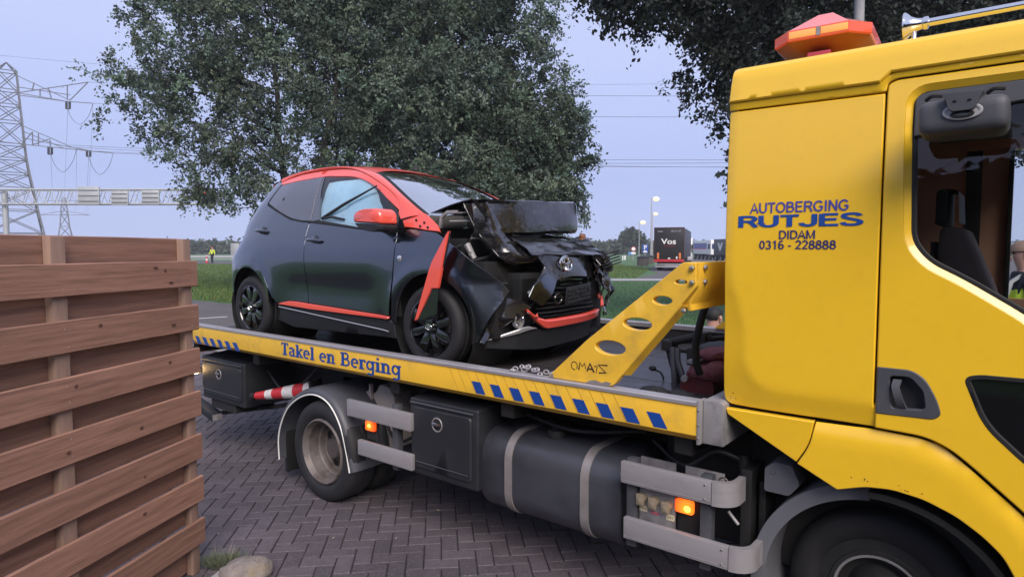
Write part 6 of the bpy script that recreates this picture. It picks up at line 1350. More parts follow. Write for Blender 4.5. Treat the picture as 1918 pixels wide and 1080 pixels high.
        m = MB(); m.lathe([(yy(0.09), 0.06), (yy(0.09), 0.135), (yy(0.10), 0.135), (yy(0.10), 0.06)], (wx, 0, 0.29), 'Y', 32); m.build('brake_disc', M['steel'], wh)
        m = MB(); m.prism([(wx+0.075, 0.27), (wx+0.12, 0.25), (wx+0.14, 0.31), (wx+0.11, 0.37), (wx+0.07, 0.35)], 'Y', min(yy(0.075), yy(0.12)), max(yy(0.075), yy(0.12))); m.build('brake_caliper', M['silver'], wh, bevel=0.004)
        # dark wheel housing
        m = MB(); m.lathe([(sgn*0.28, 0.0), (sgn*0.28, 0.38), (sgn*0.765, 0.385)], (wx+0.01, 0, 0.29), 'Y', 32); m.build('wheel_housing', M['bay'], car, smooth=60)
    # door handles
    if True:
        for (hx, hz, dd) in ((-2.164, 0.985, dr), (-1.332, 0.895, df)):
            y0 = sgn*flank(hx, hz)
            m = MB(); m.lathe([(y0+sgn*0.004, 0.0), (y0+sgn*0.004, 0.040), (y0+sgn*0.001, 0.045), (y0-sgn*0.006, 0.045)], (hx, 0, hz), 'Y', 24); m.build('handle_cup', M['gloss'], dd)
            m = MB(); m.tube([(hx-0.105, y0+sgn*0.010, hz+0.012), (hx-0.06, y0+sgn*0.030, hz+0.008), (hx+0.05, y0+sgn*0.032, hz-0.002), (hx+0.098, y0+sgn*0.012, hz-0.008)], [0.009, 0.015, 0.016, 0.010], 10); m.build('door_handle', M['body'], dd, smooth=60)
    # tail lamp
    pobj('tail_lamp', M['redlens'], car, [(-2.585, 1.345), (-2.54, 1.345), (-2.60, 1.25), (-2.655, 1.15), (-2.68, 1.05), (-2.69, 0.965), (-2.735, 0.965), (-2.745, 1.05), (-2.71, 1.15), (-2.65, 1.26)], fl(sgn, 0.012), thick=0.02, bev=0.004, res=0.04)
m = MB(); n = (-0.281, -flank(-0.281, 0.76), 0.76); m.lathe([(n[1], 0.0225), (n[1]-0.006, 0.020), (n[1]-0.009, 0.012), (n[1]-0.010, 0.0)], (n[0], 0, n[2]), 'Y', 20); m.build('side_indicator', M['lampglass'], car)
# small black window sticker
m = MB(); m.add([(-2.03, -flank(-2.03, 1.26)-0.0005, 1.25), (-2.01, -flank(-2.01, 1.26)-0.0005, 1.25), (-2.005, -flank(-2.01, 1.285)-0.0005, 1.285), (-2.022, -flank(-2.03, 1.285)-0.0005, 1.285)], [(0, 1, 2, 3)]); m.build('window_latch', M['black'], car, smooth=0)
# roof skin, windscreen, tailgate
rows = []
for x in np.linspace(-2.34, -0.92, 22):
    a = Vector(rail(x, -1)); row = []
    for t in np.linspace(-1, 1, 17):
        cx_ = x if x < -1.1 else x-(0.115*(1-t*t))*((x+1.1)/0.18)
        row.append((cx_, t*abs(a.y), a.z+0.030*(1-t*t)*(1 if x < -1.1 else 1-0.05*(x+1.1)/0.18)+(0.022*(1-t*t)*((x+1.1)/0.18) if x > -1.1 else 0)-0.012*abs(t)**6))
    rows.append(row)
m = MB(); m.grid(rows); roof = m.build('roof', M['coral'], car, smooth=60)
m = MB(); m.tube([(-0.955, 0.0, 1.535), (-1.10, 0.0, 1.66), (-1.275, 0.0, 1.80)], [0.005, 0.0035, 0.002], 6); m.lathe([(1.50, 0.03), (1.53, 0.025), (1.545, 0.008)], (-0.965, 0, 0), 'Z', 10); m.build('antenna', M['black'], car)
E_ = catmull(WSL, 4); rows = []
for (x, y, z) in E_:
    f = (x+0.92)/0.79; rows.append([(x+(-0.115*(1-f)+0.10*f)*(1-t*t), t*(y-0.012), z+(0.045*(1-f)+0.01*f)*(1-t*t)-0.004) for t in np.linspace(-1, 1, 17)])
m = MB(); m.grid(rows); ws = m.build('windscreen', M['screen'], car, smooth=80)
m = MB()
for sg in (-1, 1): m.grid([[(x-0.004, sg*(y-0.004), z-0.001) for x, y, z in E_], [(x+0.006, sg*(y-0.034), z+0.004) for x, y, z in E_]])
m.grid([[(rows[0][i][0]-0.006, rows[0][i][1], rows[0][i][2]+0.001) for i in range(17)], [(rows[1][i][0]*0.3+rows[0][i][0]*0.7, rows[0][i][1], rows[0][i][2]*0.7+rows[1][i][2]*0.3+0.002) for i in range(17)]])
m.build('screen_seal', M['black'], ws, smooth=60)
m = MB(); m.tube([(-0.575, -0.20, 1.205), (-0.43, -0.17, 1.198), (-0.30, -0.14, 1.165)], 0.009, 6); m.tube([(-0.30, -0.14, 1.165), (-0.05, -0.05, 1.09)], 0.008, 6); m.build('wiper', M['black'], car)
rows = []
for z in np.linspace(0.2, 1.45, 26):
    x = -2.90+spl(DXR, z)+0.012; yw = min(0.66, flank(x+0.03, z)+0.02); rows.append([(x-0.035*(1-t*t)+0.03*abs(t)**4, t*yw, z) for t in np.linspace(-1, 1, 13)])
m = MB(); m.grid(rows); m.build('tailgate', M['body'], car, smooth=60)
m = MB(); m.grid([[(-2.34, t*0.49, 1.455+0.03*(1-t*t)) for t in np.linspace(-1, 1, 9)], [(-2.44, t*0.47, 1.435+0.02*(1-t*t)) for t in np.linspace(-1, 1, 9)], [(-2.43, t*0.47, 1.405+0.02*(1-t*t)) for t in np.linspace(-1, 1, 9)]]); m.build('spoiler', M['coral'], car, smooth=30)
# inside: floor pan, airbags, seats
m = MB(); m.box(-2.70, -0.60, 0.17, 0.10, 0.60, 0.24); m.box(-2.75, -0.62, 0.24, -2.60, 0.62, 0.95); m.box(-0.45, -0.66, 0.24, -0.12, 0.66, 0.98); m.box(-2.0, -0.745, 0.2, -0.4, -0.70, 0.93); m.box(-2.0, 0.70, 0.2, -0.4, 0.745, 0.93); m.box(-2.55, -0.70, 0.5, -2.0, 0.70, 0.9); m.build('inner_shell', M['bay'], car)
m = MB(); m.tube(catmull([(-1.25, -0.2, 0.13), (-1.5, -0.2, 0.14), (-2.0, -0.1, 0.17), (-2.5, 0.1, 0.2)], 5), 0.03, 8); m.box(-2.45, -0.6, 0.22, -2.2, 0.6, 0.32); m.box(-1.6, -0.5, 0.12, -1.2, 0.5, 0.18); m.build('underbody', M['bay'], car)
rows = []
for j in range(11):
    z = 0.99+0.040*j; rows.append([(min(x, -0.62-(z-1.12)*1.05) if z > 1.12 else x, -(spl(WZ, z)-0.034-0.010*math.sin(x*16+j)*math.sin(j*1.1)-0.02*noise.noise((x*4, z*4, 2))), z) for x in np.linspace(-1.50, -0.62, 22)])
m = MB(); m.grid(rows); m.build('side_airbag', M['airbag'], car, smooth=70)
m = MB(); m.tube([(-1.34, -0.70, 1.075), (-1.10, -0.665, 1.18), (-0.72, -0.635, 1.31)], [0.014, 0.012, 0.006], 6); m.tube([(-1.30, -0.71, 1.075), (-1.20, -0.71, 1.085), (-1.04, -0.705, 1.06)], [0.006, 0.012, 0.010], 6); m.build('seat_belt', M['blackpl'], car)
m = MB(); m.sphere((-0.36, -0.33, 1.03), (0.20, 0.22, 0.12), 16, 10); m.sphere((-0.42, 0.33, 1.06), (0.18, 0.20, 0.15), 16, 10); m.build('dash_airbag', M['offwhite'], car, smooth=80)
for sy in (-0.33, 0.33):
    m = MB(); m.prism(rounded([(-1.45, 0.45), (-0.95, 0.45), (-0.90, 0.60), (-1.30, 0.66), (-1.48, 1.20), (-1.60, 1.20)], 0.05), 'Y', sy-0.22, sy+0.22); m.build('seat', M['blackpl'], car, bevel=0.03)
# door mirrors
for sgn in (-1, 1):
    m = MB(); ym = sgn*0.88
    pr = rounded([(-0.622, 1.018), (-0.618, 1.080), (-0.53, 1.113), (-0.36, 1.111), (-0.308, 1.080), (-0.304, 0.998)], [0.02, 0.03, 0.06, 0.05, 0.03, 0.02], 5)
    def shell(poly, y0, y1, c, name, mat):
        rows = []; cx_ = sum(p[0] for p in poly)/len(poly); cz_ = sum(p[1] for p in poly)/len(poly)
        for y, s in ((y1, 0.0), (y1, 0.80), (y1-sgn*0.012, 0.93), (y1-sgn*0.035, 1.0), (y0, 0.97)):
            rows.append([(cx_+(p[0]-cx_)*s, y, cz_+(p[1]-cz_)*s) for p in poly+poly[:1]])
        mm = MB(); mm.grid(rows); return mm.build(name, mat, car, smooth=50, weld=0.0005)
    mo = shell(pr, sgn*0.80, sgn*0.955, 0, 'door_mirror', M['coral'])
    lo_ = rounded([(-0.618, 1.014), (-0.306, 0.994), (-0.312, 0.955), (-0.40, 0.944), (-0.55, 0.965)], [0.01, 0.01, 0.03, 0.05, 0.05], 4); rows = []
    for y, s in ((sgn*0.945, 0.0), (sgn*0.945, 0.85), (sgn*0.93, 1.0), (sgn*0.80, 1.0)): rows.append([(-0.45+(p[0]+0.45)*s, y, 0.985+(p[1]-0.985)*s) for p in lo_+lo_[:1]])
    m = MB(); m.grid(rows); m.build('mirror_foot', M['blackpl'], mo, smooth=50)
    m = MB(); m.hexa([(-0.43, sgn*0.86, 0.950), (-0.31, sgn*0.86, 0.950), (-0.31, sgn*0.86, 1.0), (-0.43, sgn*0.86, 1.0)], [(-0.48, sgn*0.735, 0.93), (-0.36, sgn*0.735, 0.93), (-0.36, sgn*0.735, 1.02), (-0.48, sgn*0.735, 1.02)]); m.build('mirror_stalk', M['blackpl'], mo, bevel=0.012)

# ------- wrecked front
def fx(y, z):
    """front face of the nose"""
    a = abs(y); x = 0.600-0.10*(a/0.6)**2.6
    if z > 0.70: x -= 0.22*(z-0.70)
    if z > 0.36: x -= 0.16*(min(z, 0.70)-0.36)-0.03
    if z < 0.35: x -= 0.05*(0.35-z)/0.2
    return x
def fm(off=0.0, cr=0.0, sd=0.0): return lambda u, v: (fx(u, v)+off+cr*noise.noise((u*5+sd, v*5, sd)), u+cr*0.4*noise.noise((u*4, v*4+sd, 5)), v)
kw = dict(thick=0.015, bev=0.004, res=0.04, edge_step=0.025)
m = MB(); m.box(-0.40, -0.62, 0.20, 0.36, 0.68, 0.74); m.box(0.30, -0.40, 0.16, 0.50, 0.62, 0.66); m.box(-0.3, -0.58, 0.74, 0.16, 0.60, 0.90)
m.build('engine_bay', M['bay'], car, bevel=0.01)
m = MB(); rb = random.Random(2)
for q in range(26):
    x, y, z = rb.uniform(0.0, 0.40), rb.uniform(-0.58, -0.15), rb.uniform(0.66, 0.98); a = rb.uniform(0.02, 0.055)
    if q % 2: m.tube([(x, y, z), (x+rb.uniform(-.12, .12), y+rb.uniform(-.12, .12), z+rb.uniform(-.1, .05)), (x+rb.uniform(-.15, .15), y+rb.uniform(-.2, .2), z+rb.uniform(-.14, .0))], a*0.35, 7)
    else: m.box(x-a, y-a, z-a*0.7, x+a, y+a, z+a*0.7)
m.build('engine_parts', M['bay'], car, bevel=0.004)
m = MB(); m.tube([(0.10, -0.60, 1.085), (0.02, -0.62, 1.085), (-0.03, -0.63, 1.05), (-0.045, -0.63, 0.975)], 0.014, 4); m.build('bonnet_hinge', M['alud'], car)
m = MB(); m.tube([(0.02, -0.60, 1.02), (0.24, -0.54, 1.02)], 0.008, 6); m.tube([(0.05, -0.6, 1.075), (0.24, -0.56, 1.08)], 0.007, 6); m.tube([(0.2, -0.58, 0.90), (0.27, -0.45, 0.90)], 0.008, 6); m.tube([(0.20, -0.62, 0.86), (0.25, -0.60, 0.76)], [0.025, 0.02], 8); m.box(0.235, -0.64, 0.78, 0.245, -0.60, 0.81); m.build('pipework', M['alud'], car)
# folded bonnet: section runs from the hinge over the crease and down to the lip
sec = [(-0.10, 1.085), (0.00, 1.112), (0.10, 1.136), (0.20, 1.152), (0.30, 1.160), (0.372, 1.157), (0.390, 1.149), (0.399, 1.130), (0.410, 1.060), (0.416, 0.985), (0.412, 0.930), (0.392, 0.908)]
rows = []
for i in range(45):
    t = i/44; y = -0.63+1.25*t; row = []
    for k, (x, z) in enumerate(sec):
        e_ = max(0, (t-0.90)/0.10); s_ = max(0, (0.06-t)/0.06)
        dx = 0.012*noise.noise((y*4, k*0.5, 1))-0.085*e_**2-0.04*s_+0.016*math.sin(math.pi*t)*(k > 4)-0.10*(1-t)*(1-t)*(k > 3)*min(1, (k-3)/4)+(-0.06*t*t if k > 3 else 0); dz = 0.010*noise.noise((y*3, k*0.4, 4))-0.045*e_**2*(k < 9)+0.02*e_**2*(k >= 9)-0.02*t*(k < 5)+0.03*t*(k >= 5)
        row.append((x+dx, y, z+dz+0.02*t))
    rows.append(row)
m = MB(); m.grid(rows); bon = m.build('bonnet', M['crumple'], car, smooth=28, solid=0.006)
# the near corner of the bonnet, torn and curled down
curl_o = [(0.175, -0.625, 1.135), (0.200, -0.615, 1.08), (0.235, -0.60, 1.005), (0.300, -0.585, 0.90), (0.345, -0.53, 0.825), (0.400, -0.50, 0.765), (0.450, -0.40, 0.735), (0.500, -0.28, 0.74), (0.520, -0.20, 0.785)]
curl_i = [(0.330, -0.55, 1.14), (0.345, -0.50, 1.07), (0.360, -0.46, 1.00), (0.370, -0.42, 0.93), (0.385, -0.37, 0.885), (0.410, -0.34, 0.855), (0.440, -0.30, 0.83), (0.475, -0.24, 0.82), (0.515, -0.18, 0.805)]
rows = []
for k in range(9):
    t = k/8; rows.append([tuple(Vector(a).lerp(Vector(b), t)+Vector((0.045*math.sin(math.pi*t)+0.012*noise.noise((i*0.9, k*0.7, 3)), -0.02*math.sin(math.pi*t), 0.012*noise.noise((i*0.8, k*0.6, 8))))) for i, (a, b) in enumerate(zip(catmull(curl_o, 3), catmull(curl_i, 3)))])
m = MB(); m.grid(rows); m.build('bonnet_corner', M['crumple'], bon, smooth=60, solid=0.006)
m = MB(); m.tube(catmull(curl_o, 4), 0.009, 6); m.tube(catmull([(p[0]-0.02, p[1]+0.05, p[2]-0.015) for p in curl_o[2:7]], 4), 0.012, 6); m.build('bonnet_edge', M['gloss'], bon, smooth=60)
# second fold under the slab and the nose
rows = []
for j in range(10):
    t = j/9; rows.append([(0.385+0.20*t+0.014*math.sin(t*6+y*3)+0.012*noise.noise((y*5, t*3, 2)), y, 0.905-0.12*t+0.010*noise.noise((y*4, t*4, 6))) for y in np.linspace(-0.36, 0.60, 36)])
m = MB(); m.grid(rows); m.build('bonnet_lip', M['crumple'], bon, smooth=60, solid=0.006)
pobj('nose', M['crumple'], car, rounded([(-0.30, 0.80), (-0.20, 0.70), (-0.33, 0.585), (-0.42, 0.53), (-0.30, 0.45), (-0.10, 0.60), (0.10, 0.625), (0.34, 0.615), (0.52, 0.60), (0.60, 0.70), (0.56, 0.80), (0.30, 0.815), (0.0, 0.81)], 0.02), fm(0.0, 0.020, 2.0), **kw)
pobj('nose_arm', M['body'], car, rounded([(-0.36, 0.585), (-0.20, 0.665), (-0.10, 0.60), (-0.20, 0.50), (-0.30, 0.435), (-0.42, 0.50)], 0.015), fm(0.012, 0.02, 4.0), **kw)
pobj('bumper_cheek', M['gloss'], car, rounded([(-0.51, 0.50), (-0.40, 0.47), (-0.15, 0.60), (-0.18, 0.55), (-0.37, 0.425), (-0.72, 0.20), (-0.75, 0.22), (-0.60, 0.35)], 0.012), lambda u, v: (max(0.40, fx(u, v)-0.30*max(0, -u-0.42))-0.30*(v-0.34), u, v), **kw)
em = MB(); ex = fx(0.0, 0.72)+0.035
def emt(cy, cz, ry, rz, w_): em.torus((0, cy, cz), ry, rz, w_, 36, 8, 'X')
emt(0, 0.0, 0.075, 0.052, 0.0075); emt(0, 0.019, 0.050, 0.021, 0.006); emt(0, -0.001, 0.021, 0.050, 0.006)
eo = em.build('emblem', M['chrome'], car); eo.location = (ex-0.012, 0.012, 0.722); eo.rotation_euler = (R(2), R(-10), 0)
# grille mouth, slats, number-plate holder, tow-eye hole
m = MB(); m.box(0.44, -0.42, 0.20, 0.50, 0.66, 0.62); m.build('grille_back', M['black'], car)
for q in range(8):
    z = 0.315+0.033*q; y0 = -0.30 if q < 4 else -0.22; y1 = 0.70
    m = MB(); m.grid([[(fx(y, z)-0.05+dx+0.01*noise.noise((y*6, q, 1)), y, z+dz+0.008*noise.noise((y*3, q*2, 5))) for y in np.linspace(y0, y1, 16)] for dx, dz in ((-0.03, 0.0), (0.0, 0.004), (0.0, -0.006), (-0.03, -0.008))]); m.build('grille_slat', M['blackpl'], car, smooth=30)
for q in range(3):
    m = MB(); z = 0.60-0.03*q; m.grid([[(fx(y, z)-0.03+dx, y, z+dz+0.02*noise.noise((y*4, q, 3))) for y in np.linspace(-0.02, 0.52, 12)] for dx, dz in ((-0.02, 0), (0.0, 0.003), (0.0, -0.006))]); m.build('grille_slat', M['gloss'], car, smooth=30)
ph = MB(); 
for i in range(9):
    for j in range(4):
        if (i*j) % 5 != 4: ph.box(-0.003, -0.17+0.042*i, -0.055+0.030*j, 0.007, -0.17+0.042*i+0.030, -0.055+0.030*j+0.020)
ph.box(-0.012, -0.185, -0.064, -0.003, 0.205, 0.066)
po_ = ph.build('plate_holder', M['blackpl'], car, bevel=0.002); po_.location = (fx(0.15, 0.50)+0.015, 0.14, 0.495); po_.rotation_euler = (R(3), R(6), R(6))
m = MB(); m.torus((0, 0, 0), 0.043, 0.033, 0.007, 24, 6, 'X'); to_ = m.build('tow_eye_cover', M['gloss'], car); to_.location = (fx(-0.1, 0.46)+0.0, -0.115, 0.475)
# orange lip of the front bumper
lip_lo = [(-0.455, 0.425), (-0.40, 0.375), (-0.34, 0.330), (-0.25, 0.278), (-0.205, 0.264), (-0.1, 0.264), (0.2, 0.270), (0.5, 0.278), (0.69, 0.285), (0.715, 0.30), (0.725, 0.36), (0.705, 0.475)]
lip_hi = [(0.665, 0.470), (0.655, 0.40), (0.635, 0.352), (0.58, 0.342), (0.5, 0.338), (0.2, 0.330), (-0.1, 0.326), (-0.22, 0.328), (-0.32, 0.352), (-0.40, 0.392)]
pobj('bumper_lip', M['coral'], car, [(u*1.10 if u > 0 else u, v) for u, v in lip_lo+lip_hi], lambda u, v: (fx(u, v)+0.012+0.020*max(0, u), u, v), thick=0.03, bev=0.008, res=0.04, edge_step=0.02)
pobj('lower_bumper', M['blackpl'], car, [(-0.66, 0.16), (-0.60, 0.235), (-0.36, 0.285), (-0.22, 0.255), (0.68, 0.275), (0.74, 0.22), (0.60, 0.14), (-0.2, 0.115)], lambda u, v: (fx(u, v)-0.015-0.30*max(0, -u-0.46)-0.4*max(0, u-0.62)+0.02*max(0, u), u, v), **kw)
pobj('bumper_wing', M['silver'], car, [(-0.64, 0.212), (-0.38, 0.270), (-0.30, 0.278), (-0.38, 0.295), (-0.44, 0.290), (-0.60, 0.235)], lambda u, v: (fx(u, v)-0.30*max(0, -u-0.46), u, v), thick=0.015, bev=0.003, res=0.05)
m = MB(); m.lathe([(0.455, 0.055), (0.478, 0.054), (0.482, 0.045), (0.470, 0.040), (0.462, 0.022), (0.475, 0.020), (0.480, 0.0)], (0.045, -0.445, 0.338), 'X', 24); fo_ = m.build('fog_lamp', M['lampglass'], car)
m = MB(); m.box(0.30, -0.62, 0.22, 0.455, -0.32, 0.46); m.build('fog_recess', M['black'], car, bevel=0.02)
# far headlamp remains and torn plastic
m = MB(); m.add(*blob((0.34, 0.60, 0.84), (0.09, 0.08, 0.09), 3, 0.35)); m.build('headlamp', pmat('cracked_lamp_glass', (0.16, 0.17, 0.21), rough=0.12, metal=0.6, coat=1.0, var=0.5, vscale=20), car, smooth=30)
m = MB(); m.add(*blob((0.37, 0.58, 0.90), (0.03, 0.04, 0.05), 6, 0.3)); m.build('indicator_lens', pmat('dark_amber_lens', (0.16, 0.055, 0.01), rough=0.15, coat=1.0), car, smooth=40)
for sd, poly, off in ((1, [(0.46, 0.80), (0.66, 0.84), (0.80, 0.76), (0.86, 0.62), (0.90, 0.40), (0.84, 0.26), (0.76, 0.30), (0.74, 0.46), (0.62, 0.56), (0.50, 0.62)], 0.0), (5, [(0.62, 0.78), (0.80, 0.77), (0.84, 0.66), (0.70, 0.62)], 0.05), (8, [(0.44, 0.72), (0.60, 0.74), (0.58, 0.50), (0.48, 0.46), (0.52, 0.60)], 0.03)):
    pobj('torn_plastic', M['crumple'], car, rounded(poly, 0.01), (lambda sd, off: lambda u, v: (fx(min(u, 0.62), v)+off+0.07*noise.noise((u*7+sd, v*7, sd))+0.05*noise.noise((u*15, v*15, sd))-0.5*max(0, u-0.74)+0.02, u, v))(sd, off), thick=0.01, bev=0.003, res=0.028, edge_step=0.025)
m = MB()
for q in range(5): m.box(0.0, -0.11, -0.002+0.024*q-0.05, 0.012, 0.11, 0.008+0.024*q-0.05)
go = m.build('torn_grille', M['black'], car); go.location = (0.535, 0.74, 0.74); go.rotation_euler = (R(12), R(-10), R(-15))
pobj('red_reflector', M['coral'], car, [(0.56, 0.46), (0.66, 0.475), (0.66, 0.45), (0.58, 0.43)], lambda u, v: (fx(u, v)+0.01, u, v), thick=0.01, bev=0.002, res=0.05)
# orange trim strip dangling from the fender across the front wheel
ts = [(0.262, 0.945), (0.238, 0.925), (0.108, 0.742), (0.083, 0.690), (-0.056, 0.335), (-0.030, 0.345), (0.110, 0.562), (0.170, 0.566), (0.205, 0.708), (0.253, 0.90)]
def tsy(u, v): return (u, -0.868-0.02*(0.9-v)+0.03*max(0, v-0.8), v)
st_ = pobj('trim_strip', M['coral'], car, rounded(ts, 0.008), tsy, thick=0.022, bev=0.006, res=0.04, edge_step=0.02)
pobj('trim_back', M['gloss'], st_, [(-0.030, 0.345), (0.108, 0.558), (0.168, 0.562), (0.152, 0.392), (0.02, 0.350)], lambda u, v: (u, tsy(u, v)[1]+0.012, v), thick=0.006, bev=0.002, res=0.06)
pobj('strip_edge', M['black'], st_, [(0.262, 0.945), (0.255, 0.90), (0.207, 0.708), (0.222, 0.72), (0.268, 0.90)], lambda u, v: (u, tsy(u, v)[1]+0.008, v), thick=0.006, bev=0.001, res=0.06)
# ------------------------------------------------------------------ loose things
def cone(name, label, mats, h=0.75, rb=0.135, plate=0.19):
    t = thing(name, label, 'traffic cone')
    bands = [(0.03, 0.30, 0), (0.30, 0.52, 1), (0.52, 0.78, 0), (0.78, 0.90, 1), (0.90, 1.0, 0)] if plate > 0.15 else [(0.03, 0.16, 1), (0.16, 0.34, 0), (0.34, 0.52, 1), (0.52, 0.70, 0), (0.70, 0.82, 1), (0.82, 1.0, 0)]
    def rr(f): return rb*(1-f)+0.032*f
    for a, b, k in bands:
        m = MB(); m.lathe([(h*a, rr(a)), (h*b, rr(b))]+([(h, 0.025), (h, 0.0)] if b == 1.0 else []), (0, 0, 0), 'Z', 24); m.build('band', mats[k], t, smooth=40)
    m = MB(); m.box(-plate, -plate, 0, plate, plate, 0.03); m.build('foot_plate', M['black'], t, bevel=0.01)
    return t
M['conered'] = pmat('cone_red', (0.46, 0.022, 0.03), rough=0.45, var=0.08)
M['conewhite'] = pmat('cone_white', (0.62, 0.60, 0.60), rough=0.5, var=0.1, dirt=(0.2, 0.18, 0.18), dirt_amt=0.4, dscale=18)
c1 = cone('traffic_cone', 'red and white traffic cone stowed on its side behind the rear wheel', (M['conered'], M['conewhite']), 0.64, 0.078, 0.08)
a, b = T(-4.63, 0.36, 0.715), T(-5.19, 0.15, 0.615); d = (b-a).normalized()
c1.rotation_mode = 'QUATERNION'; c1.rotation_quaternion = d.to_track_quat('Z', 'Y'); c1.location = a
m = MB(); m.lathe([(0.645, 0.036), (0.69, 0.034), (0.69, 0.02), (0.65, 0.018)], (0, 0, 0), 'Z', 16); m.build('top_ring', M['black'], c1)
p = at(387.5, 492, 69.5)
c2 = cone('traffic_cone', 'red and white cone standing beside the worker on the motorway', (M['conered'], M['conewhite']), 0.95, 0.17, 0.22); c2.location = (p.x, 69.5, 0.352)
ch = thing('tie_down_chain', 'silver tie-down chain heaped on the bed edge below the bumper', 'chain', T(-2.15, 0.035, 1.199), YAW)
rc = random.Random(4)
for q in range(11):
    m = MB(); mm = Matrix.Translation((-0.10+0.021*q+rc.uniform(-.004, .004), rc.uniform(-0.005, 0.03), 0.010+0.010*(q % 3)+0.012*math.exp(-((q-5)/2)**2))) @ Matrix.Rotation(rc.uniform(-0.6, 0.6), 4, 'Z') @ Matrix.Rotation(rc.choice((0.2, 1.4, 0.9)), 4, 'X')
    m.m = mm; m.torus((0, 0, 0), 0.017, 0.010, 0.0042, 16, 6, 'Z'); m.build('chain_link', M['alu'], ch)
m = MB(); m.tube(catmull([(0.14, 0.02, 0.012), (0.17, 0.02, 0.03), (0.20, 0.02, 0.028), (0.215, 0.02, 0.01)], 5), 0.006, 8); m.build('hook', M['chrome'], ch)

# ------------------------------------------------------------------ people
M['skin'] = pmat('skin', (0.48, 0.27, 0.21), rough=0.55, var=0.06, vscale=8)
M['hivis'] = pmat('hi_vis_yellow', (0.55, 0.72, 0.04), rough=0.7, var=0.08, vscale=5)
M['refl'] = pmat('reflective_band', (0.45, 0.46, 0.48), rough=0.4, var=0.05)
M['navy'] = pmat('navy_cloth', (0.014, 0.014, 0.022), rough=0.85, var=0.2, vscale=12)
M['hair'] = pmat('hair', (0.20, 0.13, 0.10), rough=0.8, var=0.3, vscale=40)
def skin_mesh(name, V, Eg, rad, root, mat, sub=2):
    me = bpy.data.meshes.new(name); me.from_pydata([tuple(v) for v in V], Eg, []); o = bpy.data.objects.new(name, me); COL.objects.link(o)
    md = o.modifiers.new('skin', 'SKIN'); md.use_smooth_shade = True
    lay = me.skin_vertices[0].data if me.skin_vertices else None
    if lay is None:
        bm = bmesh.new(); bm.from_mesh(me); bm.verts.layers.skin.verify(); bm.to_mesh(me); bm.free(); lay = me.skin_vertices[0].data
    for i, r in enumerate(rad):
        lay[i].radius = (r, r) if not isinstance(r, tuple) else r; lay[i].use_root = (i == root)
    s = o.modifiers.new('sub', 'SUBSURF'); s.levels = sub; s.render_levels = sub
    dg = bpy.context.evaluated_depsgraph_get(); dg.update(); out = bpy.data.meshes.new_from_object(o.evaluated_get(dg)); out.name = name
    bpy.data.objects.remove(o); out.materials.clear(); out.materials.append(mat); out.polygons.foreach_set('use_smooth', [True]*len(out.polygons)); return out
BASE = dict(pel=(0, 0, 0.96), spn=(0, 0.01, 1.14), chs=(0, 0.0, 1.36), nek=(0, -0.01, 1.50), hd0=(0, 0.01, 1.58), hd1=(0, 0.02, 1.67), hd2=(0, 0.015, 1.735),
    shl=(-0.19, 0, 1.43), ell=(-0.25, -0.02, 1.14), wrl=(-0.25, 0.08, 0.90), shr=(0.19, 0, 1.43), elr=(0.25, -0.02, 1.14), wrr=(0.25, 0.08, 0.90),
    hpl=(-0.10, 0, 0.92), knl=(-0.11, 0.03, 0.50), anl=(-0.11, -0.01, 0.09), tol=(-0.12, 0.16, 0.04), hpr=(0.10, 0, 0.92), knr=(0.11, 0.03, 0.50), anr=(0.11, -0.01, 0.09), tor=(0.12, 0.16, 0.04))
RAD = dict(pel=0.135, spn=0.125, chs=0.145, nek=0.058, hd0=0.072, hd1=0.092, hd2=0.078, shl=0.068, ell=0.046, wrl=0.032, shr=0.068, elr=0.046, wrr=0.032, hpl=0.095, knl=0.062, anl=0.042, tol=0.036, hpr=0.095, knr=0.062, anr=0.042, tor=0.036)
EDG = [('pel', 'spn'), ('spn', 'chs'), ('chs', 'nek'), ('nek', 'hd0'), ('hd0', 'hd1'), ('hd1', 'hd2'), ('chs', 'shl'), ('shl', 'ell'), ('ell', 'wrl'), ('chs', 'shr'), ('shr', 'elr'), ('elr', 'wrr'), ('pel', 'hpl'), ('hpl', 'knl'), ('knl', 'anl'), ('anl', 'tol'), ('pel', 'hpr'), ('hpr', 'knr'), ('knr', 'anr'), ('anr', 'tor')]
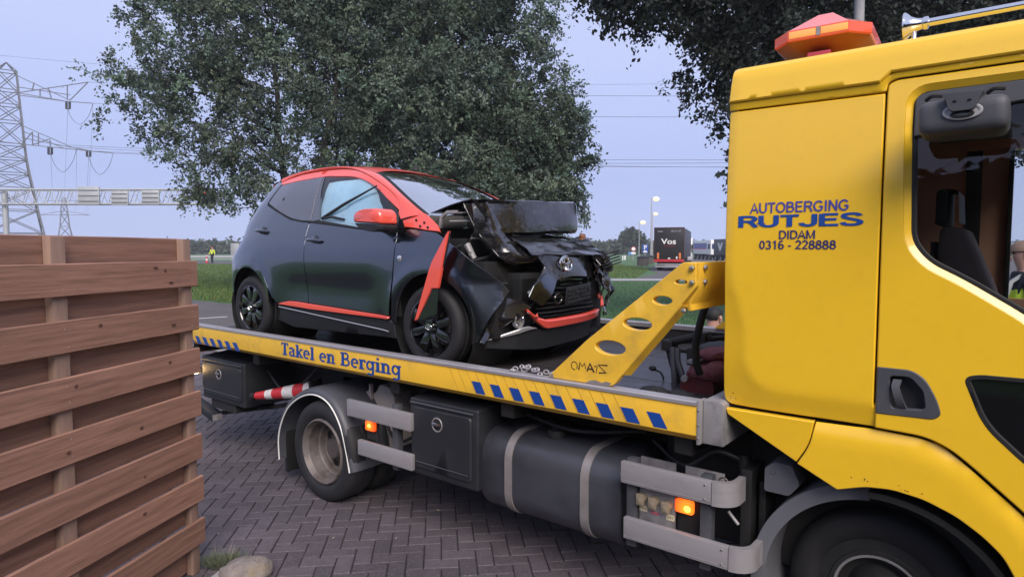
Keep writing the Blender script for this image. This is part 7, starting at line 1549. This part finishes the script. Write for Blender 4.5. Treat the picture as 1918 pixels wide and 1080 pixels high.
def person(label, loc, rz, pose=None, s=1.0, top=None, vest=None, hair='hair', cap=None):
    J = dict(BASE); J.update(pose or {}); J = {k: Vector(v)*s for k, v in J.items()}
    t = thing('person', label, 'person', loc, rz)
    def sub(keys, grow, name, mat, root):
        ks = [k for k in J if k in keys]; ix = {k: i for i, k in enumerate(ks)}
        return skin_mesh(name, [J[k] for k in ks], [(ix[a], ix[b]) for a, b in EDG if a in ix and b in ix], [RAD[k]*s*grow.get(k, 1.0) if isinstance(grow, dict) else RAD[k]*s*grow for k in ks], ix[root], mat)
    body = sub(set(J), 1.0, 'body', M['skin'], 'pel')
    bm = bmesh.new(); bm.from_mesh(body)
    up = (J['hd2']-J['hd0']).normalized(); fw = Vector((0, 1, 0)); fw = (fw-up*fw.dot(up)).normalized(); rt = fw.cross(up); hc = J['hd1']
    ex = MB()
    ex.tube([hc+fw*0.075*s+up*0.02*s, hc+fw*0.102*s-up*0.012*s, hc+fw*0.118*s-up*0.030*s, hc+fw*0.085*s-up*0.040*s], [0.008*s, 0.012*s, 0.017*s, 0.012*s], 8)       # nose
    ex.tube([hc+fw*0.083*s-up*0.062*s-rt*0.026*s, hc+fw*0.094*s-up*0.060*s, hc+fw*0.083*s-up*0.062*s+rt*0.026*s], [0.004*s, 0.009*s, 0.004*s], 6)             # lips
    for q in (-1, 1): ex.tube([hc+rt*q*0.083*s+up*0.028*s, hc+rt*q*0.098*s-fw*0.006*s+up*0.004*s, hc+rt*q*0.086*s-up*0.034*s], [0.010*s, 0.017*s, 0.008*s], 8)  # ears
    for e_, w_ in (('ell', 'wrl'), ('elr', 'wrr')):
        wv = J[w_]; dv = (wv-J[e_]).normalized(); sd = dv.cross(Vector((0, 0, 1))); sd = sd.normalized() if sd.length > 0.05 else Vector((0, 1, 0)); nn = sd.cross(dv)
        pc = wv+dv*0.085*s; ex.tube([wv-dv*0.01*s, wv+dv*0.035*s, pc], [0.026*s, 0.036*s, 0.034*s], 8)
        for q, (o_, ln) in enumerate(((-0.027, 0.068), (-0.009, 0.080), (0.009, 0.075), (0.027, 0.058))):
            r0 = pc+sd*o_*s-dv*0.01*s; ex.tube([r0, r0+dv*ln*0.5*s+nn*0.004*s, r0+dv*ln*0.8*s+nn*0.018*s, r0+dv*ln*s+nn*0.032*s], [0.0095*s, 0.009*s, 0.008*s, 0.006*s], 7)
        r0 = wv+dv*0.03*s+sd*0.030*s; ex.tube([r0, r0+sd*0.03*s+dv*0.025*s, r0+sd*0.036*s+dv*0.055*s+nn*0.012*s], [0.012*s, 0.011*s, 0.008*s], 7)
    xm = ex.mesh('extra', M['skin'], smooth=60); bm.from_mesh(xm); bpy.data.meshes.remove(xm); bm.to_mesh(body); bm.free(); link('body', body, t)
    m = MB()
    for q in (-1, 1): m.sphere(tuple(hc+fw*0.083*s+rt*q*0.034*s+up*0.012*s), 0.010*s, 8, 6)
    m.build('eyes', M['black'], t)
    tors = {'pel', 'spn', 'chs', 'nek', 'shl', 'ell', 'wrl', 'shr', 'elr', 'wrr'}; legs = {'pel', 'hpl', 'knl', 'anl', 'hpr', 'knr', 'anr'}
    link('jacket', sub(tors, dict(pel=1.12, spn=1.14, chs=1.10, nek=1.15, shl=1.2, ell=1.3, wrl=1.35, shr=1.2, elr=1.3, wrr=1.35), 'jacket', top or M['navy'], 'spn'), t)
    link('trousers', sub(legs, dict(pel=1.08, hpl=1.12, knl=1.25, anl=1.5, hpr=1.12, knr=1.25, anr=1.5), 'trousers', M['navy'], 'pel'), t)
    for k in ('l', 'r'):
        a, b = J['an'+k], J['to'+k]; d = (b-a); m = MB(); m.tube([a+Vector((0, 0, 0.06*s)), a, a+d*0.3-Vector((0, 0, 0.01)), b, b+d*0.15], [0.055*s, 0.056*s, 0.052*s, 0.048*s, 0.03*s], 10); m.build('boot', M['black'], t, smooth=60)
    if vest:
        vm = sub({'pel', 'spn', 'chs', 'shl', 'shr'}, dict(pel=1.20, spn=1.24, chs=1.18, shl=1.32, shr=1.32), 'vest', M['hivis'], 'spn'); link('vest', vm, t)
        m = MB()
        for k, r_ in (('spn', 0.168),): 
            c = J[k]; m.lathe([(-0.03*s, r_*s), (-0.03*s, (r_+0.004)*s), (0.03*s, (r_+0.004)*s), (0.03*s, r_*s)], tuple(c), 'Z', 24)
        for q in (-1, 1): m.tube([J['chs']+Vector((q*0.10, 0.165, -0.10))*s, J['chs']+Vector((q*0.11, 0.13, 0.05))*s, J['chs']+Vector((q*0.12, 0.0, 0.155))*s, J['chs']+Vector((q*0.11, -0.13, 0.05))*s, J['chs']+Vector((q*0.10, -0.165, -0.10))*s], 0.022*s, 4)
        m.build('reflective_band', M['refl'], t, smooth=50)
    bm = bmesh.new(); bmesh.ops.create_uvsphere(bm, u_segments=20, v_segments=14, radius=1); hm = MB()
    rot = Matrix((rt, fw, up)).transposed(); keep = {}
    lowz = -0.15 if not cap else 0.05
    vs = []; fs = []
    for f in bm.faces:
        if all(v.co.z > lowz or (v.co.y < -0.2 and v.co.z > -0.62) for v in f.verts):
            ids = []
            for v in f.verts:
                if v.index not in keep: keep[v.index] = len(vs); vs.append(tuple(hc+up*0.012*s+rot @ Vector((v.co.x*0.098, v.co.y*0.108-0.004, v.co.z*0.102+0.012))*s))
                ids.append(keep[v.index])
            fs.append(tuple(ids))
    bm.free(); hm.add(vs, fs); hm.build('cap' if cap else 'hair', cap or M[hair], t, smooth=80, solid=0.012*s)
    return t
p = at(398, 492, 70.0)
w1 = person('worker in a bright yellow jacket walking along the motorway verge', (p.x, 70, 0.35), R(160), dict(wrl=(-0.38, 0.06, 0.98), ell=(-0.33, -0.04, 1.18), elr=(0.33, -0.05, 1.2), wrr=(0.36, 0.10, 1.0), knl=(-0.11, 0.10, 0.50), anl=(-0.11, 0.08, 0.09), tol=(-0.12, 0.24, 0.04), anr=(0.11, -0.10, 0.10), tor=(0.12, 0.05, 0.04)), 1.0, M['hivis'], None, cap=M['red'])
m = MB(); m.tube([(0.0, -0.165, 1.44), (0.0, -0.175, 1.30)], 0.05, 8); m.build('orange_patch', M['orange'], w1)
p = at(1921, 470, 6.7)
person('man in a hi-vis vest and dark jacket seen through the cab windows', (p.x, 6.7, -0.012), R(68), dict(elr=(0.27, 0.02, 1.16), wrr=(0.18, 0.22, 1.05)), 1.115, M['navy'], True)
p = at(1319, 595, 7.0)
person('person in a dark knitted cap crouching beyond the truck bed', (p.x, 7.0, -0.012), R(-60), dict(pel=(0, -0.05, 0.50), spn=(0, -0.01, 0.66), chs=(0, 0.07, 0.86), nek=(0, 0.12, 0.995), hd0=(0, 0.14, 1.065), hd1=(0, 0.16, 1.145), hd2=(0, 0.155, 1.205), shl=(-0.19, 0.08, 0.92), ell=(-0.24, 0.22, 0.70), wrl=(-0.16, 0.40, 0.62), shr=(0.19, 0.08, 0.92), elr=(0.24, 0.22, 0.70), wrr=(0.14, 0.40, 0.62),
       hpl=(-0.10, -0.03, 0.47), knl=(-0.14, 0.38, 0.50), anl=(-0.14, 0.34, 0.09), tol=(-0.15, 0.50, 0.045), hpr=(0.10, -0.03, 0.47), knr=(0.13, 0.34, 0.085), anr=(0.12, -0.06, 0.10), tor=(0.12, -0.12, 0.05)), 1.0, M['navy'], None, cap=M['black'])

# ------------------------------------------------------------------ evening mist
HAZE = 0.0007
if HAZE:
    hz = MB(); hz.box(-480, -40, -1.2, 480, 480, 62); h = bpy.data.materials.new('haze'); h.use_nodes = True; t_ = h.node_tree; t_.nodes.clear()
    o_ = t_.nodes.new('ShaderNodeOutputMaterial'); v_ = t_.nodes.new('ShaderNodeVolumePrincipled'); v_.inputs['Color'].default_value = (0.93, 0.96, 1.0, 1); v_.inputs['Density'].default_value = HAZE; v_.inputs['Anisotropy'].default_value = 0.2
    t_.links.new(v_.outputs[0], o_.inputs['Volume']); ho = hz.build('haze', h, None, smooth=0); tag(ho, kind='stuff')
